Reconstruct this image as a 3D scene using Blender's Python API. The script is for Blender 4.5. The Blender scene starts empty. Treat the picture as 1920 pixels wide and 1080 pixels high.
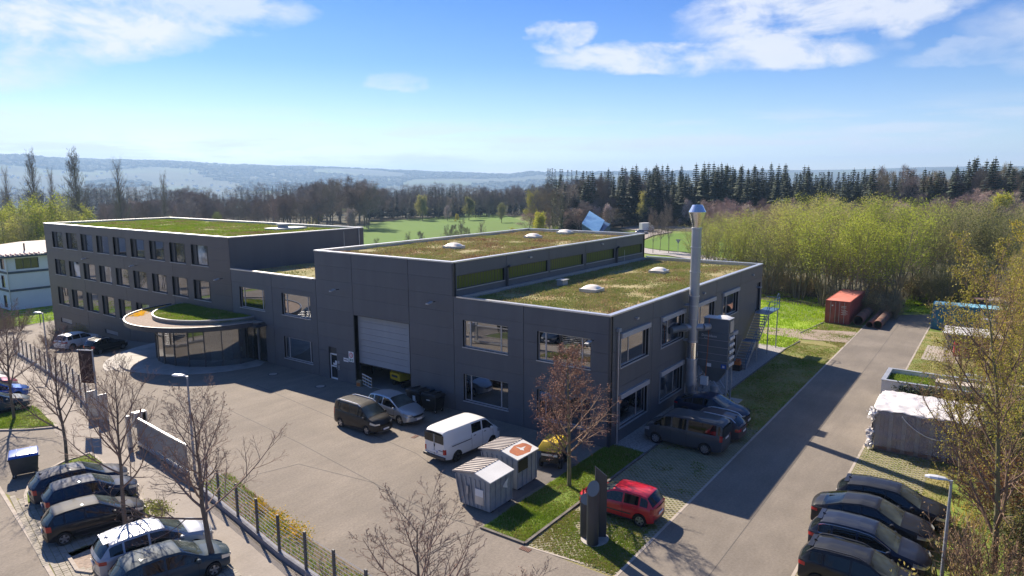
import bpy, bmesh, math, random
from mathutils import Vector, Matrix, noise
R = math.radians
C = bpy.context.scene.collection
# ------------------------------------------------------------------ camera
SC = bpy.context.scene
F, YAW, PIT, ROL = 1273.888, 0.6279, -0.1560, -0.0047
CAM = Vector((-33.935, -17.706, 15.5))
_d = Vector((math.cos(YAW)*math.cos(PIT), math.sin(YAW)*math.cos(PIT), math.sin(PIT)))
_r = _d.cross(Vector((0, 0, 1))).normalized(); _u = _r.cross(_d)
CR = _r*math.cos(ROL)+_u*math.sin(ROL); CU = -_r*math.sin(ROL)+_u*math.cos(ROL)
cd = bpy.data.cameras.new('camera'); cam = bpy.data.objects.new('camera', cd); C.objects.link(cam)
cd.sensor_width = 36; cd.lens = F/1920*36; cd.clip_start = .1; cd.clip_end = 60000
M = Matrix((CR, CU, -_d)).transposed().to_4x4(); M.translation = CAM; cam.matrix_world = M
SC.camera = cam
# ------------------------------------------------------------------ light
SUNV = Vector((0.48, 1.17, 1.0)).normalized()
sl = bpy.data.lights.new('sun', 'SUN'); sl.energy = 5.0; sl.angle = R(.55); sl.color = (1, .87, .71)
so = bpy.data.objects.new('sun', sl); C.objects.link(so)
so.rotation_euler = SUNV.to_track_quat('Z', 'Y').to_euler(); so.location = (0, 0, 60)
W = bpy.data.worlds.new('World'); SC.world = W; W.use_nodes = True
def sky():
    nt = W.node_tree; N = nt.nodes; L = nt.links; N.clear()
    out = N.new('ShaderNodeOutputWorld'); bg = N.new('ShaderNodeBackground'); bg.inputs[1].default_value = SKYS
    st = N.new('ShaderNodeTexSky'); st.sky_type = 'NISHITA'; st.sun_disc = False
    st.sun_elevation = math.asin(SUNV.z); st.sun_rotation = math.atan2(SUNV.x, SUNV.y)
    st.altitude = 400; st.air_density = 1.0; st.dust_density = .35; st.ozone_density = 3.0
    def math_(op, a, b=None, c=None, clamp=False):
        n = N.new('ShaderNodeMath'); n.operation = op; n.use_clamp = clamp
        for i, v in enumerate((a, b, c)):
            if v is None: continue
            if isinstance(v, (int, float)): n.inputs[i].default_value = v
            else: L.new(v, n.inputs[i])
        return n.outputs[0]
    tc = N.new('ShaderNodeTexCoord'); sx = N.new('ShaderNodeSeparateXYZ'); L.new(tc.outputs['Generated'], sx.inputs[0])
    z = sx.outputs[2]
    zc = math_('MAXIMUM', z, 0.0)
    # grade: the photograph's sky is a clean blue that pales to a bluish white at the horizon
    gm = N.new('ShaderNodeMix'); gm.data_type = 'RGBA'; gm.blend_type = 'MULTIPLY'; gm.inputs[0].default_value = 1
    L.new(st.outputs[0], gm.inputs[6])
    cr = N.new('ShaderNodeValToRGB'); e = cr.color_ramp.elements
    e[0].position = 0; e[0].color = SKYC[0]; e[1].position = 1; e[1].color = SKYC[3]
    a = e.new(.16); a.color = SKYC[1]
    a = e.new(.33); a.color = SKYC[2]
    L.new(zc, cr.inputs[0]); L.new(cr.outputs[0], gm.inputs[7])
    # clouds: noise on a cloud plane plus banks of cumulus in given directions
    div = math_('DIVIDE', 1.0, math_('ADD', zc, .12))
    cmb = N.new('ShaderNodeCombineXYZ')
    L.new(math_('MULTIPLY', sx.outputs[0], div), cmb.inputs[0]); L.new(math_('MULTIPLY', sx.outputs[1], div), cmb.inputs[1])
    def nz(scale, det, rough, dist=0., off=0, src=None):
        n = N.new('ShaderNodeTexNoise'); n.inputs['Scale'].default_value = scale; n.inputs['Detail'].default_value = det
        n.inputs['Roughness'].default_value = rough; n.inputs['Distortion'].default_value = dist
        mp = N.new('ShaderNodeMapping'); mp.inputs['Location'].default_value = (off, off*.7, 0)
        L.new(src or cmb.outputs[0], mp.inputs[0]); L.new(mp.outputs[0], n.inputs['Vector']); return n.outputs[0]
    big = nz(1.5, 3, .5, .3, 3.1); fine = nz(5.0, 9, .62, .5, 1.7)
    gen = N.new('ShaderNodeMapping'); L.new(tc.outputs['Generated'], gen.inputs[0]); gen.inputs['Scale'].default_value = (1, 1, 2.2)
    fw = nz(9, 10, .6, .3, 5., gen.outputs[0])
    thin = math_('MULTIPLY', math_('SUBTRACT', math_('ADD', math_('MULTIPLY', big, .55), math_('MULTIPLY', fine, .6)), .70, clamp=True), 2.4, clamp=True)
    # low streaky stratus near the horizon
    st2 = N.new('ShaderNodeMapping'); L.new(tc.outputs['Generated'], st2.inputs[0]); st2.inputs['Scale'].default_value = (1, 1, 9)
    str_ = nz(5.5, 8, .6, .2, 2.2, st2.outputs[0])
    band = math_('SUBTRACT', 1.0, math_('ABSOLUTE', math_('DIVIDE', math_('SUBTRACT', zc, .045), .06)), clamp=True)
    low = math_('MULTIPLY', math_('MULTIPLY', math_('SUBTRACT', str_, .47, clamp=True), 7., clamp=True), band)
    total = math_('MAXIMUM', math_('MULTIPLY', thin, math_('ADD', .07, math_('MULTIPLY', math_('MULTIPLY', zc, zc), 1.6))), math_('MULTIPLY', low, .85))
    # (pixel column, pixel row) only name the compass direction of each cumulus bank
    wv = N.new('ShaderNodeVectorMath'); wv.operation = 'MULTIPLY_ADD'
    nc = N.new('ShaderNodeTexNoise'); nc.inputs['Scale'].default_value = 7; nc.inputs['Detail'].default_value = 7; nc.inputs['Roughness'].default_value = .62
    L.new(gen.outputs[0], nc.inputs['Vector'])
    sb = N.new('ShaderNodeVectorMath'); sb.operation = 'SUBTRACT'; L.new(nc.outputs['Color'], sb.inputs[0]); sb.inputs[1].default_value = (.5, .5, .5)
    L.new(sb.outputs[0], wv.inputs[0]); wv.inputs[1].default_value = (.13, .13, .055); L.new(tc.outputs['Generated'], wv.inputs[2])
    for az, el, wa, we, amp in CLOUDS:
        dv = Vector((math.cos(az)*math.cos(el), math.sin(az)*math.cos(el), math.sin(el)))
        rt = Vector((-math.sin(az), math.cos(az), 0)); up = dv.cross(rt)*-1
        def dot(v):
            n = N.new('ShaderNodeVectorMath'); n.operation = 'DOT_PRODUCT'; L.new(wv.outputs[0], n.inputs[0]); n.inputs[1].default_value = v; return n.outputs['Value']
        a1 = math_('DIVIDE', dot(rt), wa); b1 = math_('DIVIDE', math_('SUBTRACT', dot(Vector((0, 0, 1))), math.sin(el)), we)
        q = math_('SUBTRACT', 1.0, math_('ADD', math_('POWER', a1, 2.), math_('POWER', b1, 2.)), clamp=True)
        q = math_('MULTIPLY', q, math_('GREATER_THAN', dot(dv), 0))
        q = math_('MULTIPLY', math_('MULTIPLY', math_('MULTIPLY', q, 2.2, clamp=True), math_('MULTIPLY', math_('SUBTRACT', fw, .36, clamp=True), 5.2, clamp=True)), amp)
        total = math_('MAXIMUM', total, q)
    mx = N.new('ShaderNodeMix'); mx.data_type = 'RGBA'
    L.new(total, mx.inputs[0]); L.new(gm.outputs[2], mx.inputs[6])
    cc = N.new('ShaderNodeMix'); cc.data_type = 'RGBA'; cc.inputs[6].default_value = CLOUDC[0]; cc.inputs[7].default_value = CLOUDC[1]
    L.new(fine, cc.inputs[0]); L.new(cc.outputs[2], mx.inputs[7])
    L.new(mx.outputs[2], bg.inputs[0]); L.new(bg.outputs[0], out.inputs[0])
SKYS = .075
SKYC = [(1.12, 1.06, 1.06, 1), (.37, .56, .84, 1), (.085, .36, .88, 1), (.66, .82, 1.06, 1)]
CLOUDC = [(5.6, 5.9, 6.5, 1), (6.6, 6.6, 6.9, 1)]
def _dir(px, py):
    v = _d*F+CR*(px-960)-CU*(py-540); v.normalize(); return math.atan2(v.y, v.x), math.asin(v.z)
CLOUDS = [(*_dir(px, py), w/F, h/F, a) for px, py, w, h, a in (
    (60, 35, 260, 60, .95), (300, 0, 240, 50, .7), (1540, 28, 250, 48, .85), (1330, 103, 290, 32, .9), (1052, 72, 55, 32, .8),
    (1810, 98, 110, 20, .35), (45, 243, 160, 32, .6), (735, 153, 60, 22, .45), (1760, 15, 60, 30, .5), (1400, 272, 330, 14, .5), (560, 268, 160, 12, .4), (1000, 270, 170, 12, .4),
    (-500, 60, 380, 70, .9), (-1000, 0, 450, 80, .8), (2650, 40, 320, 70, .9), (2900, -60, 500, 90, .8), (700, -500, 400, 120, .7), (1500, -700, 500, 160, .7))]
sky()
vs = SC.view_settings; vs.view_transform = 'Standard'; vs.look = 'None'; vs.exposure = 1.03; vs.gamma = 1; vs.use_curve_mapping = False
SC.cycles.use_denoising = True
SC.cycles.max_bounces = 8; SC.cycles.transparent_max_bounces = 12; SC.cycles.volume_bounces = 0
SC.cycles.caustics_reflective = False; SC.cycles.caustics_refractive = False
SC.cycles.sample_clamp_indirect = 6

# ------------------------------------------------------------------ helpers
def G(px, py, z=0.0):
    'point where the line of sight through a photograph pixel meets height z'
    v = _d*F+CR*(px-960)-CU*(py-540); t = (z-CAM.z)/v.z; q = CAM+v*t; return (q.x, q.y)
def FAR(px, dist):
    'ground position at a compass direction (named by pixel column) and a distance'
    v = _d*F+CR*(px-960)-CU*(340-540); h = Vector((v.x, v.y)).normalized(); return (CAM.x+h.x*dist, CAM.y+h.y*dist)
class MB:
    def __init__(s): s.v = []; s.f = []; s.m = []
    def add(s, vs, fs, m=0):
        o = len(s.v); s.v += [tuple(v) for v in vs]; s.f += [tuple(i+o for i in f) for f in fs]; s.m += [m]*len(fs)
        return s
    def box(s, x0, x1, y0, y1, z0, z1, m=0):
        return s.add([(x0, y0, z0), (x1, y0, z0), (x1, y1, z0), (x0, y1, z0), (x0, y0, z1), (x1, y0, z1), (x1, y1, z1), (x0, y1, z1)],
              [(3, 2, 1, 0), (4, 5, 6, 7), (0, 1, 5, 4), (1, 2, 6, 5), (2, 3, 7, 6), (3, 0, 4, 7)], m)
    def obox(s, c, sx, sy, sz, rz=0, m=0, M=None):
        Mx = M or Matrix.Rotation(rz, 3, 'Z')
        c = Vector(c); P = [c+Mx@Vector((a*sx/2, b*sy/2, d*sz/2)) for d in (-1, 1) for a, b in ((-1, -1), (1, -1), (1, 1), (-1, 1))]
        return s.add(P, [(3, 2, 1, 0), (4, 5, 6, 7), (0, 1, 5, 4), (1, 2, 6, 5), (2, 3, 7, 6), (3, 0, 4, 7)], m)
    def tube(s, p0, p1, r0, r1=None, n=6, m=0, cap=True):
        r1 = r0 if r1 is None else r1
        p0 = Vector(p0); p1 = Vector(p1); d = (p1-p0)
        if d.length < 1e-6: return s
        d.normalize(); a = Vector((0, 0, 1)) if abs(d.z) < .9 else Vector((1, 0, 0))
        u = d.cross(a).normalized(); w = d.cross(u)
        P = []
        for p, r in ((p0, r0), (p1, r1)):
            for k in range(n):
                t = 2*math.pi*k/n; P.append(p+u*math.cos(t)*r+w*math.sin(t)*r)
        fs = [(k, (k+1) % n, n+(k+1) % n, n+k) for k in range(n)]
        if cap: fs += [tuple(range(n-1, -1, -1)), tuple(range(n, 2*n))]
        return s.add(P, fs, m)
    def path(s, pts, r, n=6, m=0):
        for a, b in zip(pts, pts[1:]): s.tube(a, b, r, r, n, m)
        return s
    def lathe(s, prof, c=(0, 0, 0), n=24, m=0, axis='Z', cap=True):
        P = []
        for (r, h) in prof:
            for k in range(n):
                t = 2*math.pi*k/n; a, b = r*math.cos(t), r*math.sin(t)
                q = (a, b, h) if axis == 'Z' else ((a, h, b) if axis == 'Y' else (h, a, b))
                P.append((c[0]+q[0], c[1]+q[1], c[2]+q[2]))
        fs = []
        for i in range(len(prof)-1):
            for k in range(n): fs.append((i*n+k, i*n+(k+1) % n, (i+1)*n+(k+1) % n, (i+1)*n+k))
        if cap: fs += [tuple(range(n-1, -1, -1)), tuple(range((len(prof)-1)*n, len(prof)*n))]
        return s.add(P, fs, m)
    def prism(s, poly, z0, z1, m=0, mt=None):
        n = len(poly); P = [(x, y, z0) for x, y in poly]+[(x, y, z1) for x, y in poly]
        s.add(P, [tuple(range(n-1, -1, -1))]+[(k, (k+1) % n, n+(k+1) % n, n+k) for k in range(n)], m)
        s.add(P[n:], [tuple(range(n))], m if mt is None else mt); return s
    def hull(s, A, B, m=0):
        'two equal-length rings joined and capped'
        n = len(A); return s.add(list(A)+list(B), [tuple(range(n-1, -1, -1)), tuple(range(n, 2*n))]+[(k, (k+1) % n, n+(k+1) % n, n+k) for k in range(n)], m)
    def build(s, name, mats, parent=None, smooth=False, bevel=0, fixn=False, ang=35):
        me = bpy.data.meshes.new(name); me.from_pydata(s.v, [], s.f)
        if not isinstance(mats, (list, tuple)): mats = [mats]
        for m in mats: me.materials.append(m)
        if len(mats) > 1: me.polygons.foreach_set('material_index', s.m)
        if bevel or fixn:
            bm = bmesh.new(); bm.from_mesh(me)
            if fixn: bmesh.ops.recalc_face_normals(bm, faces=bm.faces[:])
            if bevel:
                bmesh.ops.remove_doubles(bm, verts=bm.verts[:], dist=1e-4)
                es = [e for e in bm.edges if len(e.link_faces) == 2 and e.calc_face_angle(0) > .5]
                bmesh.ops.bevel(bm, geom=es, offset=bevel, segments=2, affect='EDGES', profile=.6, clamp_overlap=True)
            bm.to_mesh(me); bm.free()
        if smooth:
            me.shade_smooth()
            if ang: me.set_sharp_from_angle(angle=R(ang))
        o = bpy.data.objects.new(name, me); C.objects.link(o)
        if parent: o.parent = parent
        return o
def tag(o, label=None, cat=None, group=None, kind=None):
    if label: o['label'] = label
    if cat: o['category'] = cat
    if group: o['group'] = group
    if kind: o['kind'] = kind
    return o
def thing(name, label, cat, loc=(0, 0, 0), rz=0, group=None):
    o = bpy.data.objects.new(name, None); C.objects.link(o); o.empty_display_size = .2
    o.location = loc; o.rotation_euler = (0, 0, rz); return tag(o, label, cat, group)
def copy_tree(o, parent=None):
    c = o.copy(); C.objects.link(c); c.parent = parent
    for ch in [x for x in KIDS.get(o.name, ())]: copy_tree(ch, c)
    return c
KIDS = {}
def kids_index():
    KIDS.clear()
    for o in bpy.data.objects:
        if o.parent: KIDS.setdefault(o.parent.name, []).append(o)

# ------------------------------------------------------------------ materials
MT = {}
def mat(name, c1, c2=None, scale=1., rough=.8, metal=0., bump=0., bscale=30., spec=.5, c3=None, s3=.1, coat=0., detail=6, stops=(.35, .65), vscale=(1, 1, 1), trans=0., objvar=0., grain=0., gs=60.):
    m = bpy.data.materials.new(name); m.use_nodes = True; nt = m.node_tree; N = nt.nodes; L = nt.links
    b = N['Principled BSDF']; b.inputs['Roughness'].default_value = rough; b.inputs['Metallic'].default_value = metal
    b.inputs['Specular IOR Level'].default_value = spec; b.inputs['Coat Weight'].default_value = coat; b.inputs['Coat Roughness'].default_value = .03
    c1 = (*c1, 1); b.inputs['Base Color'].default_value = c1
    tc = N.new('ShaderNodeTexCoord'); mp = N.new('ShaderNodeMapping'); L.new(tc.outputs['Object'], mp.inputs[0]); mp.inputs['Scale'].default_value = vscale
    col = None
    if c2:
        n = N.new('ShaderNodeTexNoise'); n.inputs['Scale'].default_value = scale; n.inputs['Detail'].default_value = detail; n.inputs['Roughness'].default_value = .6
        L.new(mp.outputs[0], n.inputs['Vector'])
        cr = N.new('ShaderNodeValToRGB'); e = cr.color_ramp.elements; e[0].position = stops[0]; e[1].position = stops[1]; e[0].color = c1; e[1].color = (*c2, 1)
        L.new(n.outputs[0], cr.inputs[0]); col = cr.outputs[0]
        if c3:
            n2 = N.new('ShaderNodeTexNoise'); n2.inputs['Scale'].default_value = s3; n2.inputs['Detail'].default_value = 8; L.new(mp.outputs[0], n2.inputs['Vector'])
            r2 = N.new('ShaderNodeValToRGB'); r2.color_ramp.elements[0].position = .48; r2.color_ramp.elements[1].position = .68; L.new(n2.outputs[0], r2.inputs[0])
            mx = N.new('ShaderNodeMix'); mx.data_type = 'RGBA'; L.new(r2.outputs[0], mx.inputs[0]); L.new(col, mx.inputs[6]); mx.inputs[7].default_value = (*c3, 1); col = mx.outputs[2]
    if grain and col:
        ng = N.new('ShaderNodeTexNoise'); ng.inputs['Scale'].default_value = gs; ng.inputs['Detail'].default_value = 3; L.new(mp.outputs[0], ng.inputs['Vector'])
        mg = N.new('ShaderNodeMapRange'); L.new(ng.outputs[0], mg.inputs[0]); mg.inputs[1].default_value = .3; mg.inputs[2].default_value = .7; mg.inputs[3].default_value = 1-grain; mg.inputs[4].default_value = 1+grain
        ns = N.new('ShaderNodeTexNoise'); ns.inputs['Scale'].default_value = .55; ns.inputs['Detail'].default_value = 9; ns.inputs['Roughness'].default_value = .7; ms2 = N.new('ShaderNodeMapping'); ms2.inputs['Rotation'].default_value = (0, 0, .5); ms2.inputs['Scale'].default_value = (.5, 3.2, 1); L.new(tc.outputs['Object'], ms2.inputs[0]); L.new(ms2.outputs[0], ns.inputs['Vector'])
        m3 = N.new('ShaderNodeMapRange'); L.new(ns.outputs[0], m3.inputs[0]); m3.inputs[1].default_value = .35; m3.inputs[2].default_value = .65; m3.inputs[3].default_value = 1-grain*.7; m3.inputs[4].default_value = 1+grain*.5
        mm_ = N.new('ShaderNodeMath'); mm_.operation = 'MULTIPLY'; L.new(mg.outputs[0], mm_.inputs[0]); L.new(m3.outputs[0], mm_.inputs[1])
        hv = N.new('ShaderNodeHueSaturation'); L.new(col, hv.inputs['Color']); L.new(mm_.outputs[0], hv.inputs['Value']); col = hv.outputs[0]
    if objvar:
        oi = N.new('ShaderNodeObjectInfo'); hs = N.new('ShaderNodeHueSaturation')
        ma = N.new('ShaderNodeMapRange'); L.new(oi.outputs['Random'], ma.inputs[0]); ma.inputs[3].default_value = 1-objvar; ma.inputs[4].default_value = 1+objvar
        mh = N.new('ShaderNodeMapRange'); L.new(oi.outputs['Random'], mh.inputs[0]); mh.inputs[3].default_value = .5+objvar*.05; mh.inputs[4].default_value = .5-objvar*.05
        L.new(ma.outputs[0], hs.inputs['Value']); L.new(mh.outputs[0], hs.inputs['Hue'])
        if col: L.new(col, hs.inputs['Color'])
        else: hs.inputs['Color'].default_value = c1
        col = hs.outputs[0]
    if col: L.new(col, b.inputs['Base Color'])
    if bump:
        nb = N.new('ShaderNodeTexNoise'); nb.inputs['Scale'].default_value = bscale; nb.inputs['Detail'].default_value = 4; L.new(mp.outputs[0], nb.inputs['Vector'])
        bp = N.new('ShaderNodeBump'); bp.inputs['Strength'].default_value = bump; bp.inputs['Distance'].default_value = .05
        L.new(nb.outputs[0], bp.inputs['Height']); L.new(bp.outputs[0], b.inputs['Normal'])
    if trans:
        tr = N.new('ShaderNodeBsdfTranslucent'); ms = N.new('ShaderNodeMixShader'); ms.inputs[0].default_value = trans
        if col: L.new(col, tr.inputs[0])
        else: tr.inputs[0].default_value = c1
        L.new(b.outputs[0], ms.inputs[1]); L.new(tr.outputs[0], ms.inputs[2]); L.new(ms.outputs[0], N['Material Output'].inputs[0])
    MT[name] = m; return m
def ribbed(name, c1, c2, freq, axis='Z', rough=.45, metal=0., bump=.35):
    'sheet metal with fine parallel profiling'
    m = mat(name, c1, c2, .5, rough, metal, vscale=(2.2, 2.2, .3), objvar=.055); nt = m.node_tree; N = nt.nodes; L = nt.links; b = N['Principled BSDF']
    tc = N.new('ShaderNodeTexCoord'); w = N.new('ShaderNodeTexWave'); w.bands_direction = axis; w.inputs['Scale'].default_value = freq; w.inputs['Distortion'].default_value = 0
    L.new(tc.outputs['Object'], w.inputs[0]); bp = N.new('ShaderNodeBump'); bp.inputs['Strength'].default_value = bump; bp.inputs['Distance'].default_value = .02
    L.new(w.outputs[1], bp.inputs['Height']); L.new(bp.outputs[0], b.inputs['Normal']); return m
def glass(name, tint, refl=.35, rough=.015, clear=0., plain=False):
    'coated window glass: mirror share plus a dim interior (or a clear share)'
    m = bpy.data.materials.new(name); m.use_nodes = True; nt = m.node_tree; N = nt.nodes; L = nt.links; N.remove(N['Principled BSDF'])
    gl = N.new('ShaderNodeBsdfGlossy'); gl.inputs['Roughness'].default_value = rough; gl.inputs[0].default_value = (.95, .97, 1, 1)
    df = N.new('ShaderNodeBsdfDiffuse'); df.inputs[0].default_value = (*tint, 1)
    base = df.outputs[0]
    if clear:
        tr = N.new('ShaderNodeBsdfTransparent'); tr.inputs[0].default_value = (.75, .8, .8, 1); m2 = N.new('ShaderNodeMixShader'); m2.inputs[0].default_value = clear
        L.new(df.outputs[0], m2.inputs[1]); L.new(tr.outputs[0], m2.inputs[2]); base = m2.outputs[0]
    elif not plain:
        tc = N.new('ShaderNodeTexCoord'); n = N.new('ShaderNodeTexNoise'); n.inputs['Scale'].default_value = .7; n.inputs['Detail'].default_value = 3; L.new(tc.outputs['Object'], n.inputs['Vector'])
        cr = N.new('ShaderNodeValToRGB'); cr.color_ramp.elements[0].color = (tint[0]*.3, tint[1]*.3, tint[2]*.3, 1); cr.color_ramp.elements[1].color = (tint[0]*1.8, tint[1]*1.8, tint[2]*1.8, 1)
        cr.color_ramp.elements[0].position = .4; cr.color_ramp.elements[1].position = .62
        L.new(n.outputs[0], cr.inputs[0]); L.new(cr.outputs[0], df.inputs[0])
    fr = N.new('ShaderNodeFresnel'); fr.inputs[0].default_value = 1.5
    mr = N.new('ShaderNodeMapRange'); L.new(fr.outputs[0], mr.inputs[0]); mr.inputs[1].default_value = .04; mr.inputs[2].default_value = 1; mr.inputs[3].default_value = refl; mr.inputs[4].default_value = 1
    ms = N.new('ShaderNodeMixShader'); L.new(mr.outputs[0], ms.inputs[0]); L.new(base, ms.inputs[1]); L.new(gl.outputs[0], ms.inputs[2])
    L.new(ms.outputs[0], N['Material Output'].inputs[0]); MT[name] = m; return m
mat('asphalt', (.176, .152, .126), (.222, .191, .158), .35, .9, bump=.25, bscale=90, c3=(.163, .141, .118), s3=.13, grain=.15, gs=9)
mat('asphalt_lane', (.163, .142, .118), (.208, .181, .150), .3, .9, bump=.25, bscale=90, c3=(.146, .127, .106), s3=.16, grain=.12, gs=9)
mat('asphalt_patch', (.12, .108, .10), (.15, .135, .125), 2, .9, bump=.2, bscale=90)
mat('seam_tar', (.085, .078, .072), rough=.8)
mat('pavement', (.25, .22, .19), (.30, .265, .23), .6, .9, bump=.2, bscale=60, grain=.08, gs=9)
mat('concrete', (.38, .36, .33), (.46, .43, .40), 1.5, .85, bump=.15, bscale=40, c3=(.3, .29, .26), s3=.8)
mat('kerb', (.33, .29, .25), (.42, .37, .32), 2.5, .9)
mat('kerb_dark', (.10, .09, .08), (.16, .145, .13), 2.5, .9)
mat('lawn_bright', (.20, .31, .012), (.26, .37, .02), .5, 1, c3=(.24, .30, .02), s3=.25, bump=.5, bscale=14)
mat('blade_bright', (.25, .42, .012), (.33, .48, .02), .8, .8, trans=.4)
mat('paver_rib', (.22, .205, .14), (.30, .275, .19), 3, .9)
mat('cobble', (.27, .245, .20), (.36, .33, .28), 3, .9)
mat('soil', (.10, .075, .05), (.16, .12, .075), 3, 1)
mat('grass_ground', (.11, .17, .022), (.155, .22, .03), .5, 1, c3=(.16, .205, .035), s3=.25, bump=.5, bscale=14)
mat('grass_dry', (.20, .185, .06), (.27, .235, .09), .9, 1, c3=(.15, .19, .04), s3=.6, bump=.6, bscale=20)
mat('field_green', (.066, .150, .001), (.085, .175, .001), .02, 1, c3=(.075, .14, .002), s3=.01)
mat('gravel', (.22, .21, .20), (.42, .40, .38), 9, .95, bump=1, bscale=12)
mat('gravel_brown', (.24, .19, .155), (.38, .30, .24), 6, .95, bump=.8, bscale=10)
mat('blade', (.15, .25, .02), (.23, .31, .035), .8, .8, trans=.4, objvar=0)
mat('blade_dry', (.36, .31, .12), (.28, .27, .07), .8, .8, trans=.3)
mat('sedum_ground', (.21, .20, .075), (.33, .28, .14), .45, 1, c3=(.25, .14, .065), s3=.33, bump=.7, bscale=9)
mat('sedum_green', (.23, .27, .07), (.33, .35, .11), 1.1, .9, trans=.25)
mat('sedum_brown', (.40, .29, .14), (.48, .38, .2), 1.1, .9, trans=.2)
mat('sedum_red', (.32, .12, .06), (.38, .2, .09), 1, .9)
ribbed('cladding', (.096, .101, .111), (.110, .115, .126), 5.0)
ribbed('cladding_ground_glow', (.090, .075, .072), (.105, .087, .082), 5.0)  # brown tint has the reflection of the warm ground painted in
mat('joint_dark', (.008, .008, .01), rough=.7)
mat('aluminium', (.62, .62, .64), (.7, .7, .72), 1, .38, .85)
mat('alu_frame', (.42, .43, .45), rough=.4, metal=.4)
mat('frame_dark', (.045, .048, .055), rough=.45)
mat('reveal', (.02, .022, .028), rough=.6)
mat('blind', (.55, .55, .55), rough=.5, metal=.3)
glass('pane', (.012, .015, .018), .36)
glass('pane_office', (.045, .06, .07), .25); glass('pane_blind', (.30, .36, .38), .15); glass('pane_room', (.12, .11, .09), .22)
glass('pane_clear', (.02, .025, .03), .25, clear=.8)
glass('pane_green', (.105, .14, .018), .012, .3, plain=True)
glass('pane_dark', (.006, .009, .014), .10)
glass('car_glass', (.010, .014, .015), .045, .03); glass('windscreen', (.05, .062, .058), .045, .03)
mat('shutter_box', (.42, .42, .43), (.47, .47, .48), 1, .5, .2)
ribbed('gate_sheet', (.27, .30, .33), (.30, .33, .36), 3.4, rough=.5)
mat('white_paint', (.78, .78, .77), rough=.5)
mat('white_sheet', (.68, .68, .66), (.78, .78, .76), .8, .45)
mat('rust', (.50, .17, .07), (.36, .11, .05), 2.2, .8)
mat('dome', (.80, .72, .60), (.86, .80, .70), 1.5, .35)
mat('galv', (.42, .44, .47), (.55, .56, .58), 1.1, .42, .55)
mat('galv_dull', (.30, .33, .37), (.40, .43, .46), 1.2, .6, .3, c3=(.22, .24, .28), s3=.7)
mat('lid_grey', (.28, .25, .24), (.38, .35, .33), 1.5, .6, .2)
mat('steel_bright', (.72, .74, .78), (.8, .8, .82), .8, .22, .95)
mat('steel_dull', (.34, .36, .39), (.42, .43, .45), .9, .45, .5)
mat('filter_grey', (.115, .135, .15), (.15, .17, .185), .7, .5, .1)
mat('blue_rail', (.04, .10, .19), (.06, .14, .25), 2, .45)
mat('blue_container', (.018, .17, .29), (.03, .22, .36), .7, .5, c3=(.02, .11, .2), s3=.8)
mat('blue_container_top', (.16, .42, .55), (.26, .50, .60), .7, .5)
mat('red_container', (.30, .055, .045), (.38, .09, .07), .8, .6, c3=(.22, .06, .045), s3=1.2)
mat('red_container_top', (.56, .17, .12), (.66, .24, .18), .7, .6)
mat('rust_pipe', (.15, .075, .055), (.26, .12, .08), 1.5, .8, c3=(.11, .075, .06), s3=.6)
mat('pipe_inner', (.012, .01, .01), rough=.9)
mat('black_plastic', (.014, .014, .016), rough=.45)
mat('grey_plastic', (.035, .036, .04), rough=.5)
mat('rubber', (.012, .012, .012), rough=.8)
mat('rim', (.45, .46, .48), rough=.3, metal=.8)
mat('rim_dark', (.06, .06, .065), rough=.4, metal=.5)
mat('bin_black', (.012, .013, .015), (.02, .021, .024), 2, .4)
mat('bin_blue', (.02, .09, .42), (.03, .12, .5), 2, .3)
mat('bin_grey', (.035, .04, .045), (.05, .055, .06), 2, .55)
mat('yellow', (.62, .42, .015), (.70, .50, .03), 2, .45)
mat('orange', (.55, .16, .03), rough=.6)
mat('red_lens', (.42, .008, .012), rough=.15, spec=.8)
mat('lens_clear', (.55, .58, .6), rough=.12, metal=.5)
mat('plate', (.75, .76, .76), rough=.5)
mat('plate_blue', (.02, .06, .4), rough=.5)
mat('chrome', (.75, .76, .78), rough=.12, metal=1)
mat('sign_dark', (.035, .040, .052), (.045, .050, .062), .6, .4)
mat('sign_top', (.05, .075, .11), rough=.35)
mat('flag', (.035, .014, .012), (.06, .022, .016), 1.5, .8)
mat('wood', (.30, .16, .07), (.42, .25, .12), 2, .7)
mat('wood_grey', (.26, .22, .19), (.36, .30, .26), 3, .8)
mat('plank_brown', (.17, .10, .075), (.30, .19, .15), 2, .8)
mat('cardboard', (.42, .30, .18), rough=.8)
mat('floor_hall', (.20, .19, .18), (.26, .25, .24), .8, .6)
mat('wall_inside', (.35, .33, .30), rough=.9)
mat('plaster_white', (.72, .76, .80), (.78, .81, .84), .5, .9)
mat('trim_blue', (.05, .075, .11), rough=.6)
mat('roof_pale', (.50, .44, .39), (.58, .52, .46), .4, .8)
mat('tile_pale', (.60, .42, .36), (.72, .60, .55), 2, .8)
mat('curtain', (.70, .58, .33), rough=.9)
mat('sign_white', (.80, .80, .79), rough=.5)
mat('sign_red', (.55, .02, .02), rough=.5)
mat('sign_green', (.02, .18, .08), rough=.5)
mat('sign_ink', (.02, .03, .06), rough=.5)
mat('sign_blue', (.02, .10, .42), rough=.5)
mat('lamp_head', (.62, .64, .66), rough=.35, metal=.2)
mat('wall_stone', (.20, .20, .22), (.28, .28, .30), 4, .9)
mat('flower', (.95, .60, .01), rough=.7, trans=.3)
mat('bark', (.12, .095, .075), (.19, .155, .125), 5, .95, vscale=(1, 1, .25), bump=.6, bscale=20)
mat('bark_grey', (.15, .125, .105), (.21, .18, .15), 3, .95)
mat('bark_green', (.16, .155, .075), (.22, .20, .11), 3, .95)
mat('twig_red', (.21, .145, .115), (.28, .20, .16), 2, .9)
mat('twig_brown', (.17, .11, .075), (.24, .16, .11), 2, .9)
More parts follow.
